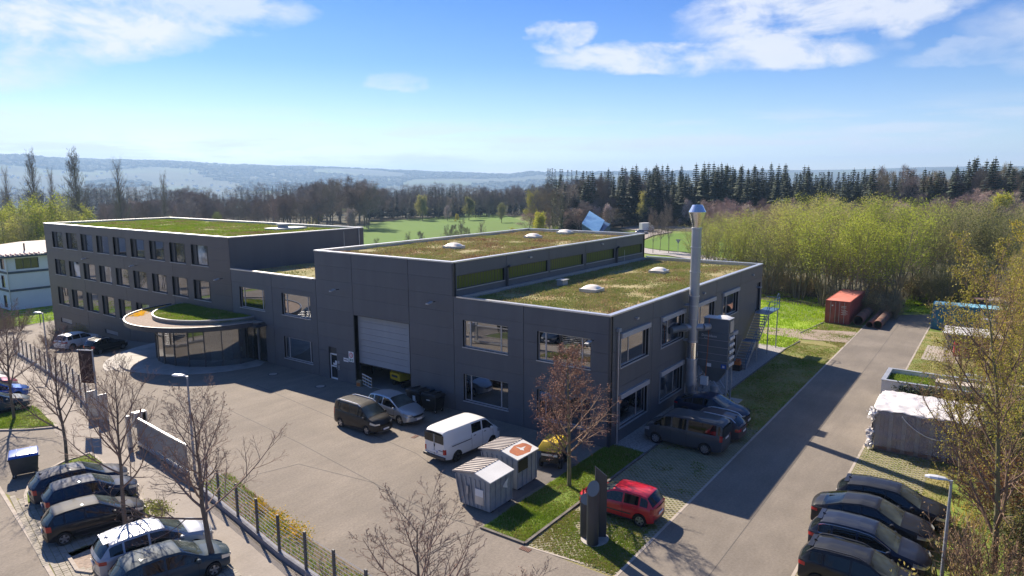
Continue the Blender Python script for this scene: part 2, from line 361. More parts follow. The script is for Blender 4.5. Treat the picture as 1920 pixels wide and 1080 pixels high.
mat('twig_grey', (.20, .165, .135), (.27, .22, .18), .4, .95, objvar=.25)
mat('twig_pink', (.29, .205, .18), (.38, .28, .245), .4, .95, objvar=.2)
mat('twig_olive', (.19, .165, .10), (.26, .22, .14), .5, .95, objvar=.15)
mat('bud_red', (.26, .11, .07), (.33, .17, .10), 2, .8)
mat('leaf_olive', (.27, .265, .085), (.35, .335, .12), .25, .75, trans=.45, objvar=.22)
mat('leaf_lime', (.33, .39, .045), (.42, .47, .07), .3, .75, trans=.45, objvar=.18)
mat('leaf_willow', (.30, .30, .09), (.38, .37, .12), .25, .75, trans=.45, objvar=.2)
mat('leaf_yellow', (.42, .38, .03), (.50, .43, .04), .6, .75, trans=.45, objvar=.1)
mat('leaf_ochre', (.42, .32, .07), (.50, .40, .10), .6, .75, trans=.4, objvar=.15)
mat('leaf_dark', (.03, .055, .018), (.05, .085, .025), .5, .7, trans=.2, objvar=.2)
mat('leaf_brown', (.25, .16, .07), (.33, .22, .10), .6, .8, trans=.2, objvar=.2)
mat('needle', (.020, .040, .022), (.042, .066, .032), .3, .8, objvar=.45)
mat('blossom', (.50, .44, .41), (.60, .52, .48), .6, .8, trans=.3)
mat('ivy', (.035, .07, .015), (.07, .12, .03), 1.5, .6, trans=.2)
mat('hay_brush', (.19, .135, .095), (.25, .19, .13), .3, .9, objvar=.2)
mat('post_dark', (.07, .068, .072), (.10, .10, .105), 3, .6)
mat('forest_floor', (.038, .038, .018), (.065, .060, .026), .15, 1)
mat('film', (.66, .63, .62), (.76, .74, .73), 1.2, .25)
mat('gate_bar', (.20, .22, .26), (.26, .28, .32), 1, .5, .2)
mat('film_side', (.22, .23, .28), (.34, .31, .32), 1.3, .3, c3=(.40, .40, .44), s3=.6)
mat('bin_green', (.03, .07, .05), rough=.6)
def paint(name, c, metal=.3, rough=.3, coat=.6):
    dk = max(c) < .1
    return mat(name, c, rough=.6 if dk else rough, metal=0. if dk else metal, coat=.55 if dk else coat, spec=.2 if dk else .5)
paint('paint_black', (.010, .011, .014)); paint('paint_black_brown', (.014, .012, .011)); paint('paint_navy', (.008, .022, .055)); paint('paint_night', (.010, .016, .035))
paint('paint_silver', (.42, .45, .48), .6); paint('paint_silver2', (.36, .38, .42), .35, .4); paint('paint_grey', (.055, .062, .07), .5); paint('paint_mocca', (.075, .055, .058), .5)
paint('paint_red', (.52, .008, .022), 0., .3); paint('paint_white', (.76, .76, .74), 0., .35); paint('paint_blue', (.01, .10, .42), .4); paint('paint_wine', (.25, .05, .07), .4); paint('paint_bluegrey', (.02, .045, .065), .4)
# ------------------------------------------------------------------ terrain
def sstep(a, b, x):
    t = max(0., min(1., (x-a)/(b-a))); return t*t*(3-2*t)
def lerp(a, b, t): return a+(b-a)*t
def pw(x, pts):
    if x <= pts[0][0]: return pts[0][1]
    for (a, b), (c, d) in zip(pts, pts[1:]):
        if x <= c: return lerp(b, d, (x-a)/(c-a))
    return pts[-1][1]
def tzn(y): return pw(y, ((39, 0), (78, -2.9), (110, -4.5)))
RIDGE = ((-2500, 150), (-800, 190), (0, 212), (60, 224), (110, 205), (200, 190), (300, 184), (400, 166), (500, 150), (620, 136), (700, 116), (800, 102), (870, 92), (950, 62), (1000, 88), (1060, 84), (1300, 95), (1900, 110), (4000, 130))
def tz(x, y):
    n = tzn(y); dx, dy = x-CAM.x, y-CAM.y; r = math.hypot(dx, dy)
    if r < 145: return n
    a = math.atan2(dy, dx)-YAW
    while a > math.pi: a -= 2*math.pi
    while a < -math.pi: a += 2*math.pi
    px = 960-1274*math.tan(max(-1.35, min(1.35, a)))
    side = sstep(800, 1250, px)
    f = lerp(-6.5, 0., side)
    z = lerp(n, f, sstep(145, 215, r))
    z += lerp(0, -3.5, sstep(380, 520, r))*(1-side)
    if r > 560:
        z = lerp(z, -105, sstep(560, 2600, r))
        k = sstep(3300, 6400, r)
        nz = noise.noise(Vector((x*.0011, y*.0011, 3)))*26+noise.noise(Vector((x*.0028, y*.0028, 7)))*9
        spur = 34*math.exp(-((r-4700)/600)**2)*(0.6+noise.noise(Vector((x*.0006, y*.0006, 1))))
        z += (pw(px, RIDGE)+105+nz*.55)*k*(1-.35*sstep(7000, 13000, r))+spur+nz*.35*(1-k)
    return z
def lines(lo, hi, fine, extra, far, g):
    s = []; v = lo
    while v <= hi: s.append(v); v += fine
    s += extra; st = fine; v = hi
    while v < far: st *= g; v += st; s.append(v)
    st = fine; v = lo
    while v > -far: st *= g; v -= st; s.append(v)
    return sorted(set(round(q, 3) for q in s))
def terrain():
    X = lines(-90, 300, 7, [], 8300, 1.07); Y = lines(-90, 320, 7, [39, 78, 110], 8300, 1.07)
    nx = len(X); V = [(x, y, tz(x, y)-.03) for y in Y for x in X]
    near = MB(); far = MB(); near.v = V; far.v = V
    for j in range(len(Y)-1):
        for i in range(nx-1):
            q = (j*nx+i, j*nx+i+1, (j+1)*nx+i+1, (j+1)*nx+i)
            r = math.hypot((X[i]+X[i+1])/2-CAM.x, (Y[j]+Y[j+1])/2-CAM.y)
            t = near if r < 900 else far; t.f.append(q); t.m.append(0)
    for mb, nm, m in ((near, 'ground', MT['grass_ground']), (far, 'hills', MT['hill_cover'])):
        used = sorted({i for f in mb.f for i in f}); ix = {k: n for n, k in enumerate(used)}
        q = MB(); q.v = [V[i] for i in used]; q.f = [tuple(ix[i] for i in f) for f in mb.f]; q.m = mb.m
        tag(q.build(nm, m, smooth=True, ang=0), kind='structure')
m = mat('hill_cover', (.03, .045, .025), (.07, .11, .035), .0016, 1, c3=(.085, .09, .05), s3=.0024, stops=(.52, .60))
terrain()
def sheet(name, poly, dz, m, kind='structure', step=None, parent=None, zf=None):
    bm = bmesh.new(); vs = [bm.verts.new((x, y, 0)) for x, y in poly]; bm.faces.new(vs)
    bmesh.ops.triangulate(bm, faces=bm.faces[:])
    ys = [p[1] for p in poly]; xs = [p[0] for p in poly]
    cuts = [('y', c) for c in (39, 78, 110) if min(ys) < c < max(ys)]
    if step:
        k = math.ceil(min(xs)/step)
        while k*step < max(xs): cuts.append(('x', k*step)); k += 1
        k = math.ceil(min(ys)/step)
        while k*step < max(ys): cuts.append(('y', k*step)); k += 1
    for ax, c in cuts:
        bmesh.ops.bisect_plane(bm, geom=bm.verts[:]+bm.edges[:]+bm.faces[:], plane_co=(c, c, 0), plane_no=(1, 0, 0) if ax == 'x' else (0, 1, 0))
    for v in bm.verts: v.co.z = (zf or tz)(v.co.x, v.co.y)+dz
    bmesh.ops.recalc_face_normals(bm, faces=bm.faces[:])
    if sum(f.normal.z for f in bm.faces) < 0: bmesh.ops.reverse_faces(bm, faces=bm.faces[:])
    me = bpy.data.meshes.new(name); bm.to_mesh(me); bm.free(); me.materials.append(m)
    o = bpy.data.objects.new(name, me); C.objects.link(o)
    if parent: o.parent = parent
    return tag(o, kind=kind) if kind else o
FENCE = [(-19.3, -6), (-18.9, 0), (-18.3, 5.75), (-17.4, 11), (-16.75, 15.6), (-16.2, 22.8), (-15.3, 29.5), (-13.75, 36.1), (-12.3, 43.7), (-9.83, 57.5), (-8.4, 66)]
def fx(y): return pw(y, [(b, a) for a, b in FENCE])
sheet('yard', [(-150, -90),(-11.6, -90), (-11.6, .3), (.2, .3), (.2, 79.6), (14, 79.6), (14, 90), (3, 88.6), (-7, 84), (-12, 88), (-75, 92), (-150, 92)], 0, MT['asphalt'])  # the part behind the camera is added for the windows to reflect
sheet('road', [(-11.6, -12.1), (53.4, -12.1), (56.9, -11.4), (53.6, -7.6), (46.5, -6.45), (-11.6, -6.4)], .004, MT['asphalt_lane'])
sheet('paver_ground', [(-11.6, -6.4), (46.5, -6.4), (44.5, -2.1), (-11.6, -2.1)], -.012, MT['grass_dry'])
sheet('verge', [(-60, -16.6), (46, -16.6), (47, -12.1), (-60, -12.1)], .004, MT['grass_dry'])
sheet('lawn', [(-11.6, -2.1), (.6, -2.1), (.6, .3), (-11.6, .3)], .03, MT['grass_ground'])
sheet('gravel_strip', [(.6, -2.1), (31, -2.1), (31.5, .4), (.6, .4)], .02, MT['gravel'])
sheet('lawn', [(30.9, -2.2), (44.8, -2.4), (44.8, 2), (75, 16), (60, 40), (30.9, 30)], .012, MT['lawn_bright'])
sheet('lawn', [(54.6, -1), (58.6, -11.8), (58.6, -28), (82, -34), (90, 10)], .012, MT['lawn_bright'])
sheet('path', [(36.2, 3.5), (38.5, 3.5), (40.6, -2.0), (42.2, -6.3), (36.4, -6.3), (35.6, -2.0)], .026, MT['gravel_brown'])
sheet('pavement', [(fx(y)-.3, y) for y in (-6, 0, 5.75, 11, 15.6, 22.8, 29.5, 36.1, 43.7, 57.5)]+[(fx(y)-2.5, y) for y in (57.5, 43.7, 36.1, 29.5, 22.8, 15.6, 11, 5.75, 0, -6)], .006, MT['pavement'])
sheet('planting_bed', [(-19.0, -4), (-18.75, 0), (-18.15, 5.75), (-17.25, 11), (-16.6, 15.2), (-14.9, 15.2), (-15.9, 10.05), (-16.7, 6.4), (-17.2, 1.9), (-17.6, -4)], .05, MT['soil'])
# far ground: meadow beyond the halls, road curve
def fpoly(pts): return [FAR(px, d) for px, d in pts]
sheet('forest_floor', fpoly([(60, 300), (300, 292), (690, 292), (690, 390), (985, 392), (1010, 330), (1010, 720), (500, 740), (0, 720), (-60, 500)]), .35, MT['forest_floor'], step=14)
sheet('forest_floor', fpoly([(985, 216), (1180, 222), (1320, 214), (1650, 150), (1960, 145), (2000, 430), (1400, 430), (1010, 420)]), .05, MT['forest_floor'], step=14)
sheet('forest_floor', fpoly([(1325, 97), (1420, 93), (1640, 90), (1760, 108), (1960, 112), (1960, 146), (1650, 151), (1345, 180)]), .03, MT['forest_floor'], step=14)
def rowd(px, py, z=-6.5):
    x, y = G(px, py, z); return (x, y)
sheet('field', [rowd(640, 455), rowd(672, 428), rowd(720, 418), rowd(800, 409, -7.5), rowd(845, 400.5, -8.5), rowd(905, 397, -8.5), rowd(955, 413), rowd(985, 428), rowd(1010, 440), rowd(1005, 455), rowd(800, 480), rowd(640, 480)], .5, MT['field_green'], step=12)
sheet('road', [G(1195, 436, -.8), G(1215, 429, -.4), G(1320, 432, 0), G(1320, 427, 0), G(1225, 424, -.2), G(1170, 424, -1), G(1150, 430, -1.5)], .15, MT['pavement'], step=12)
sheet('road', [G(1200, 437, -.8), G(1232, 433, -.4), G(1262, 436, 0), G(1225, 443, -.4), G(1200, 452, -.6)], .19, MT['pavement'], step=12)
sheet('road', [G(1195, 455, 0), G(1215, 461, 0), G(1245, 468, 0), G(1280, 474, 0), G(1330, 481, 0), G(1400, 492, 0), G(1400, 499, 0), G(1320, 491, 0), G(1260, 481, 0), G(1220, 474, 0), G(1195, 466, 0)], .12, MT['gravel'], step=12)
sheet('meadow', [G(1200, 455, 0), G(1208, 447, 0), G(1262, 438, 0), G(1330, 434, 0), G(1400, 440, 0), G(1400, 490, 0), G(1280, 473, 0), G(1215, 460, 0)], .08, MT['field_green'], step=12)
sheet('road', [G(890, 399, -8.5), G(905, 396.5, -8.5), G(930, 399, -8.5), G(962, 405, -8), G(975, 410, -8), G(960, 410, -8), G(925, 404, -8)], .7, MT['pavement'], step=12)
# kerbs, seams
def run(name, pts, w, z0, z1, m, kind='structure', n=None, parent=None):
    mb = MB()
    for a, b in zip(pts, pts[1:]):
        a = Vector((*a, 0)); b = Vector((*b, 0)); d = (b-a).normalized(); s = Vector((-d.y, d.x, 0))*w/2
        za, zb = tz(a.x, a.y), tz(b.x, b.y)
        P = [a-s, b-s, b+s, a+s]; zz = [za, zb, zb, za]
        mb.add([(p.x, p.y, q+z0) for p, q in zip(P, zz)]+[(p.x, p.y, q+z1) for p, q in zip(P, zz)],
               [(4, 5, 6, 7), (0, 1, 5, 4), (1, 2, 6, 5), (2, 3, 7, 6), (3, 0, 4, 7)])
    o = mb.build(name, m, parent)
    return tag(o, kind=kind) if kind else o
def kerb(pts, w=.14, h=.10, m='kerb', L=1.0):
    'kerb of single stones with open joints'
    root = thing('kerb', None, None); root['kind'] = 'structure'
    for a, b in zip(pts, pts[1:]):
        a = Vector((*a, 0)); b = Vector((*b, 0)); D = (b-a).length; n = max(1, round(D/L)); d = (b-a)/n; u = d.normalized(); ang = math.atan2(d.y, d.x)
        me = None
        for k in range(n):
            if me is None:
                o = MB().box(0, d.length-.012, -w/2, w/2, -.05, h).build('kerb_stone', MT[m], root); me = o.data
            else:
                o = bpy.data.objects.new('kerb_stone', me); C.objects.link(o); o.parent = root
            p = a+d*k; o.location = (p.x, p.y, tz(p.x, p.y)); o.rotation_euler = (0, -math.asin((tz((p+d).x, (p+d).y)-tz(p.x, p.y))/d.length), ang)
    return root
kerb([(-11.6, .3), (-11.6, -2.1), (.6, -2.1)], .13, .09, 'kerb_dark', 1.0)
kerb([(.6, -2.1), (31, -2.15), (34.6, -2.5)], .10, .05, 'kerb_dark', 1.0)
kerb([(38.2, -1.65), (45.3, -2.45)], .10, .08, 'kerb_dark', 1.0)
run('kerb_line', [(-11.6, -6.4), (46.5, -6.4)], .13, -.02, .014, MT['kerb'])
run('kerb_line', [(-60, -12.1), (53.4, -12.1)], .13, -.02, .016, MT['kerb'])
run('kerb_line', [(53.6, -7.6), (56.9, -11.6)], .2, -.02, .03, MT['kerb_dark'])
run('kerb_line', [(-11.65, -2.3), (-11.5, -4), (-11.2, -6.4)], .10, -.02, .012, MT['kerb'])
for pts in ([G(420, 905), G(560, 870), G(700, 905), G(805, 960), G(900, 990)], [G(480, 722), G(640, 790), G(780, 850), G(850, 900)], [G(380, 745), G(560, 830), G(700, 905), G(800, 985)],
            [G(780, 1052), G(850, 1012), G(902, 990)], [G(255, 735), G(330, 765), G(420, 800)]):
    run('road_joint', pts, .045, -.02, .006, MT['seam_tar'])
run('road_joint', [(-11.6, -9.4), (52, -9.3)], .03, -.02, .008, MT['seam_tar'])
sheet('asphalt_patch', [G(965, 940), G(1012, 912), G(1058, 893), G(1085, 870), G(1030, 868), G(1012, 880), G(985, 905), G(925, 935), G(935, 962)], .007, MT['asphalt_patch'])
# parking lot at the near left: paved bays, kerbs and green islands
LOT = [G(0, 905), G(35, 960), G(62, 1020), G(98, 1080), (-25.5, 4), (-19.6, 4), G(345, 1010), G(272, 945), G(245, 925), G(60, 930), G(35, 905)]
kerb([G(-40, 860), G(0, 918), G(60, 1015), G(104, 1090), (-24.9, 7)], .16, .025, 'kerb', .95)
kerb([G(50, 950), G(48, 930), G(55, 912), G(80, 888), G(120, 867), G(170, 851), G(222, 892), G(256, 925), G(290, 975)], .14, .10, 'kerb', .6)
kerb([G(-40, 806), G(0, 808), G(50, 807), G(107, 802), G(76, 770)], .14, .10, 'kerb', .6)
kerb([G(128, 1045), G(145, 1072), G(175, 1076)], .14, .10, 'kerb', .5)
kerb([G(270, 985), G(300, 982), G(330, 985)], .14, .10, 'kerb', .6)
ISL1 = [G(-40, 804), G(0, 806), G(50, 805), G(104, 800), G(76, 772), G(62, 762), G(0, 780), G(-40, 790)]
ISL2 = [G(53, 945), G(51, 930), G(58, 913), G(82, 890), G(121, 870), G(169, 854), G(219, 894), G(252, 925), G(284, 970), G(262, 960), G(225, 910), G(120, 900)]
sheet('island', ISL1, .075, MT['grass_ground']); sheet('island', ISL2, .075, MT['grass_ground'])
sheet('island', [G(240, 945), G(262, 958), G(298, 984), G(276, 984), G(250, 965)], .03, MT['gravel_brown'])
sheet('island', [G(130, 1047), G(270, 988), G(325, 990), G(338, 1006), G(176, 1074), G(146, 1070)], .03, MT['gravel_brown'])
def cobbles():
    rng = random.Random(3); mb = MB(); ax = R(-10.5)
    ca, sa = math.cos(ax), math.sin(ax)
    poly = [G(8, 925), G(98, 1080), (-24.6, 7), (-24, 5), (-20, 5), (-19.9, 9), G(340, 1008), G(150, 1066), G(122, 1040), G(262, 985), G(240, 955), G(215, 915), G(60, 945)]
    def inside(x, y):
        c = False
        for (x1, y1), (x2, y2) in zip(poly, poly[1:]+poly[:1]):
            if (y1 > y) != (y2 > y) and x < (x2-x1)*(y-y1)/(y2-y1)+x1: c = not c
        return c
    sheet('parking_bay', poly, .005, MT['grass_dry'])
    for i in range(-30, 60):
        for j in range(-60, 120):
            lx = i*.245; ly = j*.17+(.085 if i % 2 else 0)
            x = -24.5+lx*ca-ly*sa; y = 12+lx*sa+ly*ca
            if inside(x, y): mb.obox((x, y, -.02+rng.uniform(.018, .03)), .225, .15, .06, ax)
    tag(mb.build('cobbles', MT['cobble']), kind='stuff')
cobbles()
def lattice(x0, x1, y0, y1, z, st=.27, w=.075, m='cobble'):
    'concrete grass pavers: raised ribs crossing in diamonds'
    mb = MB()
    for sgn, dz in ((1, 0), (-1, .0022)):
        c = (x0-y1 if sgn > 0 else x0+y0); cend = (x1-y0 if sgn > 0 else x1+y1)
        while c < cend:
            # line x - sgn*y = c
            if sgn > 0: ya, yb = max(y0, x0-c), min(y1, x1-c)
            else: ya, yb = max(y0, c-x1), min(y1, c-x0)
            if yb-ya > .1:
                xa, xb = c+sgn*ya, c+sgn*yb; L = math.hypot(xb-xa, yb-ya)
                mb.obox(((xa+xb)/2, (ya+yb)/2, z+dz-.02), L, w, .04, math.atan2(yb-ya, xb-xa))
            c += st
    return mb
tufts_later = True
lt = lattice(-11.5, 8, -6.33, -2.16, .004); tag(lt.build('grass_pavers', MT['paver_rib']), kind='stuff')
lt = lattice(-30, 20, -15.5, -12.18, .016, .3, .07); tag(lt.build('grass_pavers', MT['paver_rib']), kind='stuff')
def patch(x0, x1, y0, y1, nm):
    rng = random.Random(5); mb = MB(); x = x0
    while x < x1:
        y = y0
        while y < y1: mb.box(x, x+.36, y, y+.22, 0, .028+rng.uniform(0, .006)); y += .245
        x += .385
    tag(mb.build(nm, MT['kerb']), kind='stuff')
patch(33.5, 39.6, -15.4, -12.9, 'paving'); patch(24.2, 28, -16.2, -13.3, 'paving')
# ------------------------------------------------------------------ grass blades as real geometry
def inpoly(poly, x, y):
    c = False
    for (x1, y1), (x2, y2) in zip(poly, poly[1:]+poly[:1]):
        if (y1 > y) != (y2 > y) and x < (x2-x1)*(y-y1)/(y2-y1)+x1: c = not c
    return c
def tufts(name, poly, n, h, mats, weights, z=None, seed=1, w=.05, parent=None, kind='stuff', clump=.5, spread=.12, blades=3, freq=.5, keep=None):
    rng = random.Random(seed); mb = MB(); xs = [p[0] for p in poly]; ys = [p[1] for p in poly]; k = 0
    while k < n:
        x = rng.uniform(min(xs), max(xs)); y = rng.uniform(min(ys), max(ys)); k += 1
        if not inpoly(poly, x, y) or (keep and not keep(x, y)): continue
        d = noise.noise(Vector((x*freq, y*freq, seed)))
        if rng.random() > .62+d*clump: continue
        d2 = noise.noise(Vector((x*freq*.7+9, y*freq*.7, seed+5)))
        t = rng.random()+d2*.8; mi = 0 if t < weights[0] else (1 if t < weights[1] else len(mats)-1)
        z0 = (tz(x, y) if z is None else z); hh = h*rng.uniform(.4, 1.15)*(1+d*.7)
        for b in range(blades):
            a = rng.uniform(0, 6.28); ox, oy = x+rng.uniform(-spread, spread), y+rng.uniform(-spread, spread)
            lx, ly = rng.uniform(-.5, .5)*hh, rng.uniform(-.5, .5)*hh; ca, sa = math.cos(a)*w, math.sin(a)*w
            mb.add([(ox-ca, oy-sa, z0-.01), (ox+ca, oy+sa, z0-.01), (ox+lx, oy+ly, z0+hh)], [(0, 1, 2)], mi)
    return tag(mb.build(name, [MT[m] for m in mats], parent), kind=kind)
tufts('grass', [(-11.5, -2.0), (.6, -2.0), (.6, .25), (-11.5, .25)], 15000, .10, ('blade', 'blade_dry'), (.8, .95), seed=2, w=.02, spread=.07, z=.03)
tufts('grass', [(-11.4, -6.3), (-11.4, -2.2), (-3, -2.2), (-3, -6.3)], 30000, .06, ('blade_dry', 'blade'), (.55, .75), seed=3, w=.03, spread=.06, z=0, freq=.4, keep=lambda x, y: noise.noise(Vector((x*.5, y*.5, 4)))*1.3+(-x-7.0)*.3-max(0, -y-5)*.35 > .0)
tufts('grass', [(-3, -6.3), (34, -6.3), (34, -2.2), (-3, -2.2)], 26000, .05, ('blade_dry', 'blade'), (.5, .8), seed=13, w=.03, spread=.08, z=-.01, freq=.5, keep=lambda x, y: x > 6 or noise.noise(Vector((x*.8, y*.8, 4))) > .1)
tufts('grass', ISL1, 7000, .10, ('blade', 'blade_dry'), (.75, .95), seed=4, w=.02, z=.075)
tufts('grass', ISL2, 9000, .10, ('blade', 'blade_dry'), (.75, .95), seed=5, w=.02, z=.075)
tufts('grass', [(31, -2.2), (45.3, -2.3), (60, -2), (66, 12), (52, 30), (31, 20)], 30000, .16, ('blade_bright', 'blade_bright'), (.9, .97), seed=6, w=.05, spread=.3)
tufts('grass', [(57.5, -8), (58.6, -28), (78, -30), (76, -8)], 12000, .16, ('blade_bright', 'blade_bright'), (.9, .97), seed=7, w=.06, spread=.3)
tufts('grass', [(34, -6.3), (45.4, -6.3), (45, -2.5), (38, -2)], 5000, .08, ('blade_dry', 'blade'), (.5, .8), seed=8, w=.04, spread=.2)
tufts('grass', [(-2, -12.2), (46, -12.2), (46, -16.6), (-2, -16.6)], 14000, .07, ('blade_dry', 'blade'), (.5, .8), seed=9, w=.03, spread=.2)
tufts('grass', [(fx(y)+.25, y) for y in (-4, 0, 5.75, 11, 15)]+[(-14.9, 15), (-16, 10.05), (-16.8, 6.4), (-17.3, 1.9), (-17.7, -4)], 9000, .14, ('blade', 'blade', 'leaf_brown'), (.6, .9), seed=10, w=.022, z=.05)
tufts('grass', [(31, -2.1), (31, 20), (34, 20), (34.5, -2.4)], 2500, .14, ('blade', 'blade_dry'), (.9, .97), seed=12, w=.05, spread=.3)
tufts('grass', [(0, 89), (14, 91), (18, 106), (3, 108.5), (-14, 112), (-22, 95), (-7, 86)], 9000, .2, ('blade_bright', 'blade_bright'), (.9, .97), seed=11, w=.06, spread=.3)
# ------------------------------------------------------------------ buildings
def rects_minus(cell, ops):
    'split a rectangle (u0,u1,z0,z1) around the openings inside it'
    out = [cell]
    for (a, b, c, d) in ops:
        nx = []
        for (u0, u1, z0, z1) in out:
            x0, x1, y0, y1 = max(u0, a), min(u1, b), max(z0, c), min(z1, d)
            if x0 >= x1-1e-6 or y0 >= y1-1e-6: nx.append((u0, u1, z0, z1)); continue
            if y0 > z0: nx.append((u0, u1, z0, y0))
            if y1 < z1: nx.append((u0, u1, y1, z1))
            if x0 > u0: nx.append((u0, x0, y0, y1))
            if x1 < u1: nx.append((x1, u1, y0, y1))
        out = nx
    return out
class Wall:
    '''upright wall plane: point = O + u*U + z*Z - depth*Nn ; Nn points outward'''
    def __init__(s, parent, O, U, Nn): s.p = parent; s.O = Vector(O); s.U = Vector(U); s.N = Vector(Nn)
    def P(s, u, z, d=0.): return s.O+s.U*u+Vector((0, 0, z))+s.N*d
    def slab(s, mb, u0, u1, z0, z1, d0, d1, m=0):
        mb.hull([s.P(u0, z0, d0), s.P(u1, z0, d0), s.P(u1, z1, d0), s.P(u0, z1, d0)], [s.P(u0, z0, d1), s.P(u1, z0, d1), s.P(u1, z1, d1), s.P(u0, z1, d1)], m); return mb
    def clad(s, uj, zj, ops, m, gap=.014, t=.05, top=None, backm='joint_dark'):
        uj = sorted(uj); zj = sorted(zj)
        for a, b in zip(uj, uj[1:]):
            for c, d in zip(zj, zj[1:]):
                dd = min(d, top(a+1e-3)) if top else d
                if dd <= c: continue
                rs = rects_minus((a+.02, b-.02, c+.005, dd-.005), ops)
                if not rs: continue
                grp = []
                for r in rs:            # pieces that touch form one panel, others get their own
                    hit = [g for g in grp if any(r[0] <= q[1]+1e-5 and q[0] <= r[1]+1e-5 and r[2] <= q[3]+1e-5 and q[2] <= r[3]+1e-5 for q in g)]
                    ng = [r]
                    for g in hit: ng += g; grp.remove(g)
                    grp.append(ng)
                for g in grp:
                    mb = MB()
                    for r in g: s.slab(mb, r[0], r[1], r[2], r[3], -t, 0)
                    mb.build('panel', MT[m], s.p, fixn=True)
        mb = MB()
        for a, b in zip(uj, uj[1:]):
            T = min(zj[-1], top(a+1e-3)) if top else zj[-1]
            for r in rects_minus((a, b, zj[0], T-.02), ops): s.slab(mb, r[0], r[1], r[2], r[3], -.3, -t-.002)
        mb.build('wall', MT[backm], s.p, fixn=True)
    def window(s, u0, u1, z0, z1, mull=(), kind='alu_frame', pane='pane', dep=.13, fw=.07, sill=True, box=None, label=None, blind=None, louvre=None):
        f = MB(); s.slab(f, u0, u0+fw, z0, z1, -dep-.06, -dep); s.slab(f, u1-fw, u1, z0, z1, -dep-.06, -dep)
        s.slab(f, u0+fw, u1-fw, z0, z0+fw, -dep-.06, -dep-.001); s.slab(f, u0+fw, u1-fw, z1-fw, z1, -dep-.06, -dep-.001)
        for k in mull: s.slab(f, k-.045, k+.045, z0+fw, z1-fw, -dep-.058, -dep-.002)
        fo = f.build('window', MT[kind], s.p, fixn=True)
        if label: fo['label'] = label
        rv = MB()
        s.slab(rv, u0-.006, u0, z0, z1, -.3, .004); s.slab(rv, u1, u1+.006, z0, z1, -.3, .004); s.slab(rv, u0, u1, z1, z1+.006, -.3, .004)
        rv.build('reveal', MT['reveal'], fo, fixn=True)
        ed = [u0+fw]+[x for k in sorted(mull) for x in (k-.045, k+.045)]+[u1-fw]
        for a, b in zip(ed[::2], ed[1::2]):
            q = MB(); s.slab(q, a, b, z0+fw, z1-fw, -dep-.04, -dep-.03); q.build('pane', MT[pane], fo, fixn=True)
        if louvre:
            q = MB(); s.slab(q, louvre[0], louvre[1], z0+.01, z1-.01, -dep+.001, -dep+.05)
            q.build('vent_flap', MT['frame_dark'], fo, fixn=True)
        if blind:
            q = MB(); s.slab(q, blind[0], blind[1], blind[2], blind[3], -dep-.028, -dep-.012); q.build('blind', MT['blind'], fo, fixn=True)
        if sill:
            q = MB(); s.slab(q, u0-.05, u1+.05, z0-.07, z0-.002, -dep, .06); q.build('sill', MT['alu_frame'] if kind == 'alu_frame' else MT['steel_dull'], fo, fixn=True)
        if box:
            q = MB(); s.slab(q, u0-.06, u1+.06, z1-.03, z1+.26, .005, .17); q.build('shutter_box', MT['shutter_box'], fo, fixn=True)
            q = MB(); s.slab(q, u0-.045, u0-.005, z0-.02, z1-.03, .005, .07); s.slab(q, u1+.005, u1+.045, z0-.02, z1-.03, .005, .07)
            q.build('guide_rail', MT['alu_frame'], fo, fixn=True)
        return fo
def zrows(z0, z1, st):
    n = max(1, round((z1-z0)/st)); return [z0+(z1-z0)*k/n for k in range(n+1)]
def parapet(parent, x0, x1, y0, y1, z, w=.30, sides='nsew', drop=.06):
    'metal coping round a flat roof, in 3 m lengths'
    def run1(a, b, horiz, c):
        n = max(1, round(abs(b-a)/3)); st = (b-a)/n
        for k in range(n):
            p, q = a+st*k+.004, a+st*(k+1)-.004
            if horiz: mb = MB().box(p, q, c[0], c[1], z-drop, z+.03)
            else: mb = MB().box(c[0], c[1], p, q, z-drop, z+.03)
            mb.build('coping', MT['aluminium'], parent)
    if 's' in sides: run1(x0-.03, x1+.03, True, (y0-.035, y0+w))
    if 'n' in sides: run1(x0-.03, x1+.03, True, (y1-w, y1+.035))
    if 'w' in sides: run1(y0+w, y1-w, False, (x0-.035, x0+w))
    if 'e' in sides: run1(y0+w, y1-w, False, (x1-w, x1+.035))
def green_roof(parent, x0, x1, y0, y1, z, seed, n, mats=('sedum_green', 'sedum_brown', 'sedum_red'), wt=(.62, 1.12), gm='sedum_ground', hh=.13):
    MB().box(x0, x1, y0, y1, z-.4, z).build('roof', MT[gm], parent)
    tufts('roof_planting', [(x0+.3, y0+.3), (x1-.3, y0+.3), (x1-.3, y1-.3), (x0+.3, y1-.3)], n, hh, mats, wt, z=z, seed=seed, w=.045, parent=parent, spread=.22, freq=.38, clump=1.0)
def dome(parent, x, y, z, s=1.35, label=None):
    o = MB().box(x-s/2, x+s/2, y-s/2, y+s/2, z-.02, z+.26).build('skylight', MT['galv'], parent, bevel=.01)
    if label: o['label'] = label
    mb = MB(); n = 10; V = []
    for j in range(n+1):
        for i in range(n+1):
            a, b = i/n*2-1, j/n*2-1; V.append((x+a*s*.46, y+b*s*.46, z+.262+.26*(1-a**4)*(1-b**4)*(1-.25*(a*a+b*b))))
    mb.add(V, [(j*(n+1)+i, j*(n+1)+i+1, (j+1)*(n+1)+i+1, (j+1)*(n+1)+i) for j in range(n) for i in range(n)]); mb.build('dome', MT['dome'], o, smooth=True, ang=0)
    MB().box(x-s*.49, x+s*.49, y-s*.49, y+s*.49, z+.225, z+.268).build('dome_frame', MT['white_sheet'], o)
mat('roof_meadow', (.15, .19, .035), (.21, .23, .06), .5, 1, c3=(.28, .20, .09), s3=.22, bump=.6, bscale=9)
